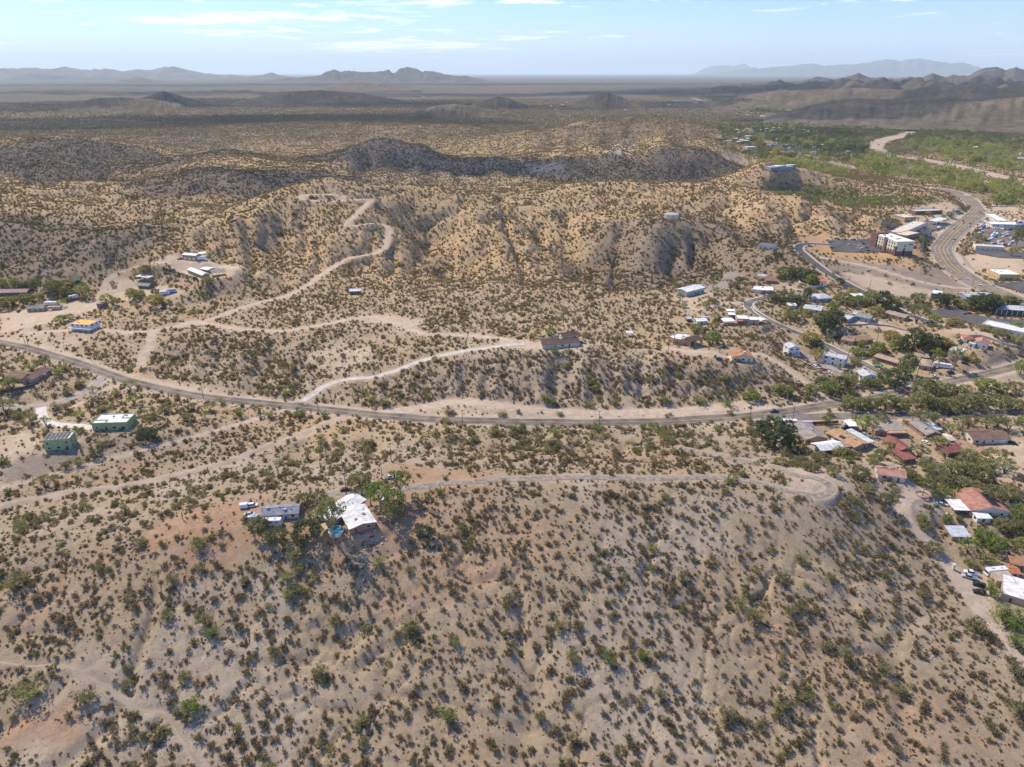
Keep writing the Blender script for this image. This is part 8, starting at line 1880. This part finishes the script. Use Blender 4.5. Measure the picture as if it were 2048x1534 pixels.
def wall_line(name, label, cat, pts, h, th, key, group=None):
    P = [ground(*p) for p in pts]; path = smooth_path([(p.x, p.y) for p in P], 2.5)
    o = thing(name, label, cat, P[0], 0, group); m = MB(); z = hgrid(path[:, 0], path[:, 1])
    d = np.gradient(path, axis=0); d /= np.linalg.norm(d, axis=1, keepdims=True); n = np.stack([-d[:, 1], d[:, 0]], 1) * th / 2
    for i in range(len(path) - 1):
        q = [(path[i] - n[i], z[i]), (path[i + 1] - n[i + 1], z[i + 1]), (path[i + 1] + n[i + 1], z[i + 1]), (path[i] + n[i], z[i])]
        m.hexa([(a[0] - P[0].x, a[1] - P[0].y, b - P[0].z - 1) for a, b in q], [(a[0] - P[0].x, a[1] - P[0].y, b - P[0].z + h) for a, b in q])
    m.part('wall_run', key, o)
    return o
def post_fence(name, label, pts, step, h, key, rails=2, board=None):
    P = [ground(*p) for p in pts]; path = smooth_path([(p.x, p.y) for p in P], step); o = thing(name, label, 'fence', P[0])
    z = hgrid(path[:, 0], path[:, 1]); me = None
    for i in range(len(path)):
        if me is None:
            m = MB(); m.box(-.07, .07, -.07, .07, -.3, h); me = m.mesh('post', key)
        q = bpy.data.objects.new('post', me); COL.objects.link(q); q.parent = o; q.location = (path[i, 0] - P[0].x, path[i, 1] - P[0].y, z[i] - P[0].z)
    for k in range(rails):
        m = MB(); hh = h * (.45 + .45 * k / max(1, rails - 1))
        for i in range(len(path) - 1):
            a = (path[i, 0] - P[0].x, path[i, 1] - P[0].y, z[i] - P[0].z + hh); b = (path[i + 1, 0] - P[0].x, path[i + 1, 1] - P[0].y, z[i + 1] - P[0].z + hh); m.tube(a, b, .025, n=3, cap=False)
        m.part('rail', 'metal_grey' if board is None else board, o)
    if board:
        for i in range(len(path) - 1):
            d = np.array(path[i + 1]) - np.array(path[i]); L = np.linalg.norm(d); m = MB(); m.box(.09, L - .09, -.03, .03, .1, h - .05)
            m.part('panel', board, o, M=Matrix.Translation((path[i, 0] - P[0].x, path[i, 1] - P[0].y, z[i] - P[0].z)) @ Matrix.Rotation(math.atan2(d[1], d[0]), 4, 'Z'))
post_fence('wire_fence', 'long post and wire fence slanting beside the dirt track', [(0, 973), (88, 953), (176, 927), (264, 903), (352, 880), (440, 856), (557, 821)], 4.5, 1.4, 'w_wood', 2)
post_fence('board_fence', 'rusty board fence at the edge of the side road', [(1621, 849), (1650, 848), (1676, 847)], 2.6, 1.9, 'rust', 1, 'rust')
post_fence('rail_fence', 'low pipe fence before the motel yard', [(1834, 759), (1858, 757)], 2.5, 1.3, 'w_wood', 2)
post_fence('pool_fence', 'white fence round the small pool yard at the hotel foot', [(1801, 514), (1810, 517), (1838, 517)], 2.5, 1.6, 'w_white', 2)
wall_line('garden_wall', 'curved tan garden wall right of the sage green house', 'wall', [(268, 838), (300, 833), (325, 836), (334, 846), (322, 856), (295, 866), (262, 866)], 1.3, .35, 'w_tan')
wall_line('retaining_wall', 'upper curved terrace wall above the bright red tiled house', 'wall', [(1915, 684), (1930, 675), (1955, 673), (1985, 681), (2010, 690), (2048, 698)], 1.6, .5, 'stone_pale')
wall_line('retaining_wall', 'lower curved terrace wall above the bright red tiled house', 'wall', [(1918, 689), (1935, 680), (1955, 679), (1975, 684)], 1.5, .5, 'stone_dark')
wall_line('yard_wall', 'low white yard wall round the small red tiled house', 'wall', [(1596, 560), (1600, 566), (1618, 573), (1640, 574), (1662, 570)], 1.2, .35, 'w_white')
wall_line('retaining_wall', 'long pale fence wall below the blue house bench', 'wall', [(1668, 624), (1700, 630), (1740, 632)], 1.2, .3, 'w_offwhite'); wall_line('retaining_wall', 'wire grey fence wall at the edge of the blue house bench', 'wall', [(1690, 652), (1730, 650), (1770, 652), (1800, 659), (1850, 668)], 1.1, .25, 'stone_pale')
wall_line('retaining_wall', 'dark block wall below the brown roofed left house', 'wall', [(0, 783), (20, 783), (45, 778), (70, 772)], 1.6, .5, 'stone_dark'); wall_line('retaining_wall', 'grey wall below the dusty pink roofed house', 'wall', [(40, 602), (75, 592), (106, 583)], 1.8, .5, 'stone_pale')
wall_line('retaining_wall', 'low wall beside the apartment block by the main road', 'wall', [(1690, 757), (1712, 772), (1745, 780), (1790, 775)], 1.2, .4, 'stone_pale'); wall_line('retaining_wall', 'curving wall at the hairpin edge of the street', 'wall', [(1502, 615), (1512, 627), (1540, 645)], 1.0, .4, 'w_offwhite')
lw = lot('lawn', [(1742, 728), (1760, 731), (1782, 740), (1800, 738), (1835, 738), (1830, 743), (1790, 746), (1750, 737)], 'lawn', 'bright green lawn in the motel courtyard', .25)
def heap(px, py, label, n, spread, key, size, name='rock_pile', cat='rocks', seed=1):
    r = random.Random(seed); t = at(px, py, name, label, cat); o = t.location
    for k in range(n):
        x, y = r.gauss(0, spread), r.gauss(0, spread); s = size * r.uniform(.5, 1.4)
        m = bush_mesh('rock', seed * 50 + k, 'rock'); q = m.part('rock', key, t, M=Matrix.Translation((x, y, gz(o.x + x, o.y + y) - o.z + s * .1)) @ Matrix.Diagonal((s, s * r.uniform(.7, 1.3), s * .8, 1)))
for a in [(232, 1058, 'dark stone patch left of the orange pad', 40, 3.4, 'stone_dark', 1.2), (250, 1090, 'second dark stone patch below the orange pad', 30, 2.4, 'stone_dark', 1.1), (215, 1062, 'small dark stone scatter near the left cactus', 20, 2.0, 'stone_dark', .9), (751, 1075, 'pale stone and rubble line right of the ridge house', 26, 1.6, 'stone_pale', .9), (742, 1090, 'grey rubble below the ridge house corner', 24, 1.8, 'stone_dark', .9), (700, 1092, 'dark stones under the oval pool bank', 30, 2.4, 'stone_dark', 1.0),
          (720, 1118, 'pale stone scatter on the bank below the ridge house', 34, 4.0, 'stone_pale', .9), (845, 1082, 'dark stones on the slope right of the pergola', 24, 3.4, 'stone_dark', 1.0), (1030, 985, 'dark rocks below the straight ridge driveway', 20, 2.4, 'stone_dark', 1.0), (465, 1245, 'dark stone pile on the slope below the mobile home', 22, 1.8, 'stone_dark', .9), (1849, 1310, 'grey stone bank beside a shrub at lower right', 30, 2.2, 'stone_pale', .9), (1815, 1000, 'white garden stones at the edge of the turning circle', 26, 1.6, 'stone_pale', .7), (1795, 985, 'rubble along the slope left of the turning circle', 26, 2.2, 'stone_pale', .8)]: heap(*a, seed=int(a[0]))
# clutter in the yard of the large red tiled house
cl_r = random.Random(21)
for i, (px, py, nm, lab, key, sz) in enumerate([(1896, 1013, 'crate', 'pale crate left of the white patio roof', 'w_offwhite', (1.6, 1.2, 1.0)), (1903, 1016, 'crate', 'white appliance below the white patio roof', 'car_white', (1.2, 1.2, 1.7)), (1912, 1026, 'table', 'cluttered table under the white patio roof edge', 'w_tan', (2.2, 1.0, .8)), (1920, 1024, 'crate', 'brown crate beside the cluttered table', 'w_brown', (1.3, 1.0, .9)), (1899, 1030, 'dinghy', 'small white boat hull in the cluttered yard', 'car_white', (3.2, 1.3, .7)), (1872, 1012, 'cargo_box', 'dark green utility frame below the silver sedan', 'plastic_green', (2.2, 1.4, .9)), (1885, 979, 'scrap', 'orange red scrap heap behind the dirt yard', 'r_orangered', (1.6, 1.2, .7)), (1893, 980, 'scrap', 'rusty scrap beside the orange red heap', 'rust', (1.8, 1.2, .8)), (1640, 904, 'lumber_stack', 'pale lumber stack left of the white gabled canopy', 'w_tan', (3.0, 1.2, .6)), (1627, 905, 'lumber_stack', 'long pale boards lying left of the lumber stack', 'w_cream', (4.5, .8, .4)), (1600, 876, 'boat', 'pale grey boat beside the stucco house', 'car_silver', (4.2, 1.5, .9)), (1727, 872, 'dumpster', 'dark blue bin beside the orange tan house', 'tarp_blue', (2.4, 1.4, 1.3)), (572, 1040, 'tarp', 'blue tarp hanging at the mobile home wall', 'tarp_blue', (1.0, .2, 1.6)), (636, 1056, 'trampoline', 'black round trampoline left of the shade canopy', 'car_black', (3.4, 3.4, .7)), (1430, 716, 'satellite_dish', 'rusty round dish left of the knoll house car', 'rust', (2.2, .3, 2.0))]):
    t = at(px, py, nm, lab, 'boat' if nm in ('dinghy', 'boat') else nm.replace('_', ' '), cl_r.uniform(-30, 30)); L, W_, H = sz; m = MB()
    if nm in ('dinghy', 'boat'):
        m.hexa([(-L / 2, -W_ * .35, 0), (L * .3, -W_ * .3, 0), (L * .3, W_ * .3, 0), (-L / 2, W_ * .35, 0)], [(-L / 2, -W_ / 2, H), (L / 2, -.05, H * 1.2), (L / 2, .05, H * 1.2), (-L / 2, W_ / 2, H)]); m.part('hull', key, t); m = MB(); m.box(-L * .3, L * .1, -W_ * .3, W_ * .3, H * 1.01, H * 1.12); m.part('seat', 'w_wood', t)
    elif nm == 'trampoline':
        m.tube((0, 0, H), (0, 0, H + .06), 1.7, n=20); m.part('mat', key, t)
        for k in range(6): a = k * 1.047; m = MB(); m.tube((1.6 * math.cos(a), 1.6 * math.sin(a), -.2), (1.6 * math.cos(a), 1.6 * math.sin(a), H), .04, n=5); m.part('leg', 'metal_grey', t)
    elif nm == 'table':
        m.box(-L / 2, L / 2, -W_ / 2, W_ / 2, H - .08, H); m.part('top', key, t)
        for x in (-1, 1):
            for y in (-1, 1): m = MB(); m.box(x * L * .45 - .05, x * L * .45 + .05, y * W_ * .42 - .05, y * W_ * .42 + .05, -.2, H - .082); m.part('leg', key, t)
    elif nm == 'satellite_dish':
        m.tube((0, 0, 1.4), (0, .25, 1.5), 1.05, .2, 14); m.part('dish', key, t); m = MB(); m.tube((0, 0, -.3), (0, 0, 1.4), .08, n=6); m.part('post', 'metal_grey', t)
    elif nm in ('lumber_stack',):
        for k in range(4): m = MB(); m.box(-L / 2 + .1 * k, L / 2 - .05 * k, -W_ / 2 + k * W_ / 4, -W_ / 2 + (k + .85) * W_ / 4, 0, H); m.part('plank', key, t)
    elif nm == 'scrap':
        for k in range(5): x, y = cl_r.uniform(-L / 2, L / 2), cl_r.uniform(-W_ / 2, W_ / 2); m = MB(); m.hexa([(x - .4, y - .3, -.1), (x + .4, y - .3, -.1), (x + .4, y + .3, -.1), (x - .4, y + .3, -.1)], [(x - .3, y - .2, H * cl_r.random()), (x + .35, y - .2, H), (x + .3, y + .2, H * .8), (x - .3, y + .25, H * .7)]); m.part('sheet', key, t)
    else:
        m.hexa([(-L / 2, -W_ / 2, -.2), (L / 2, -W_ / 2, -.2), (L / 2, W_ / 2, -.2), (-L / 2, W_ / 2, -.2)], [(-L * .48, -W_ * .46, H), (L * .48, -W_ * .46, H), (L * .48, W_ * .46, H), (-L * .48, W_ * .46, H)]); m.part('body', key, t); m = MB(); m.box(-L * .5, L * .5, -W_ * .5, W_ * .5, H + .002, H + .08); m.part('lid', key, t)
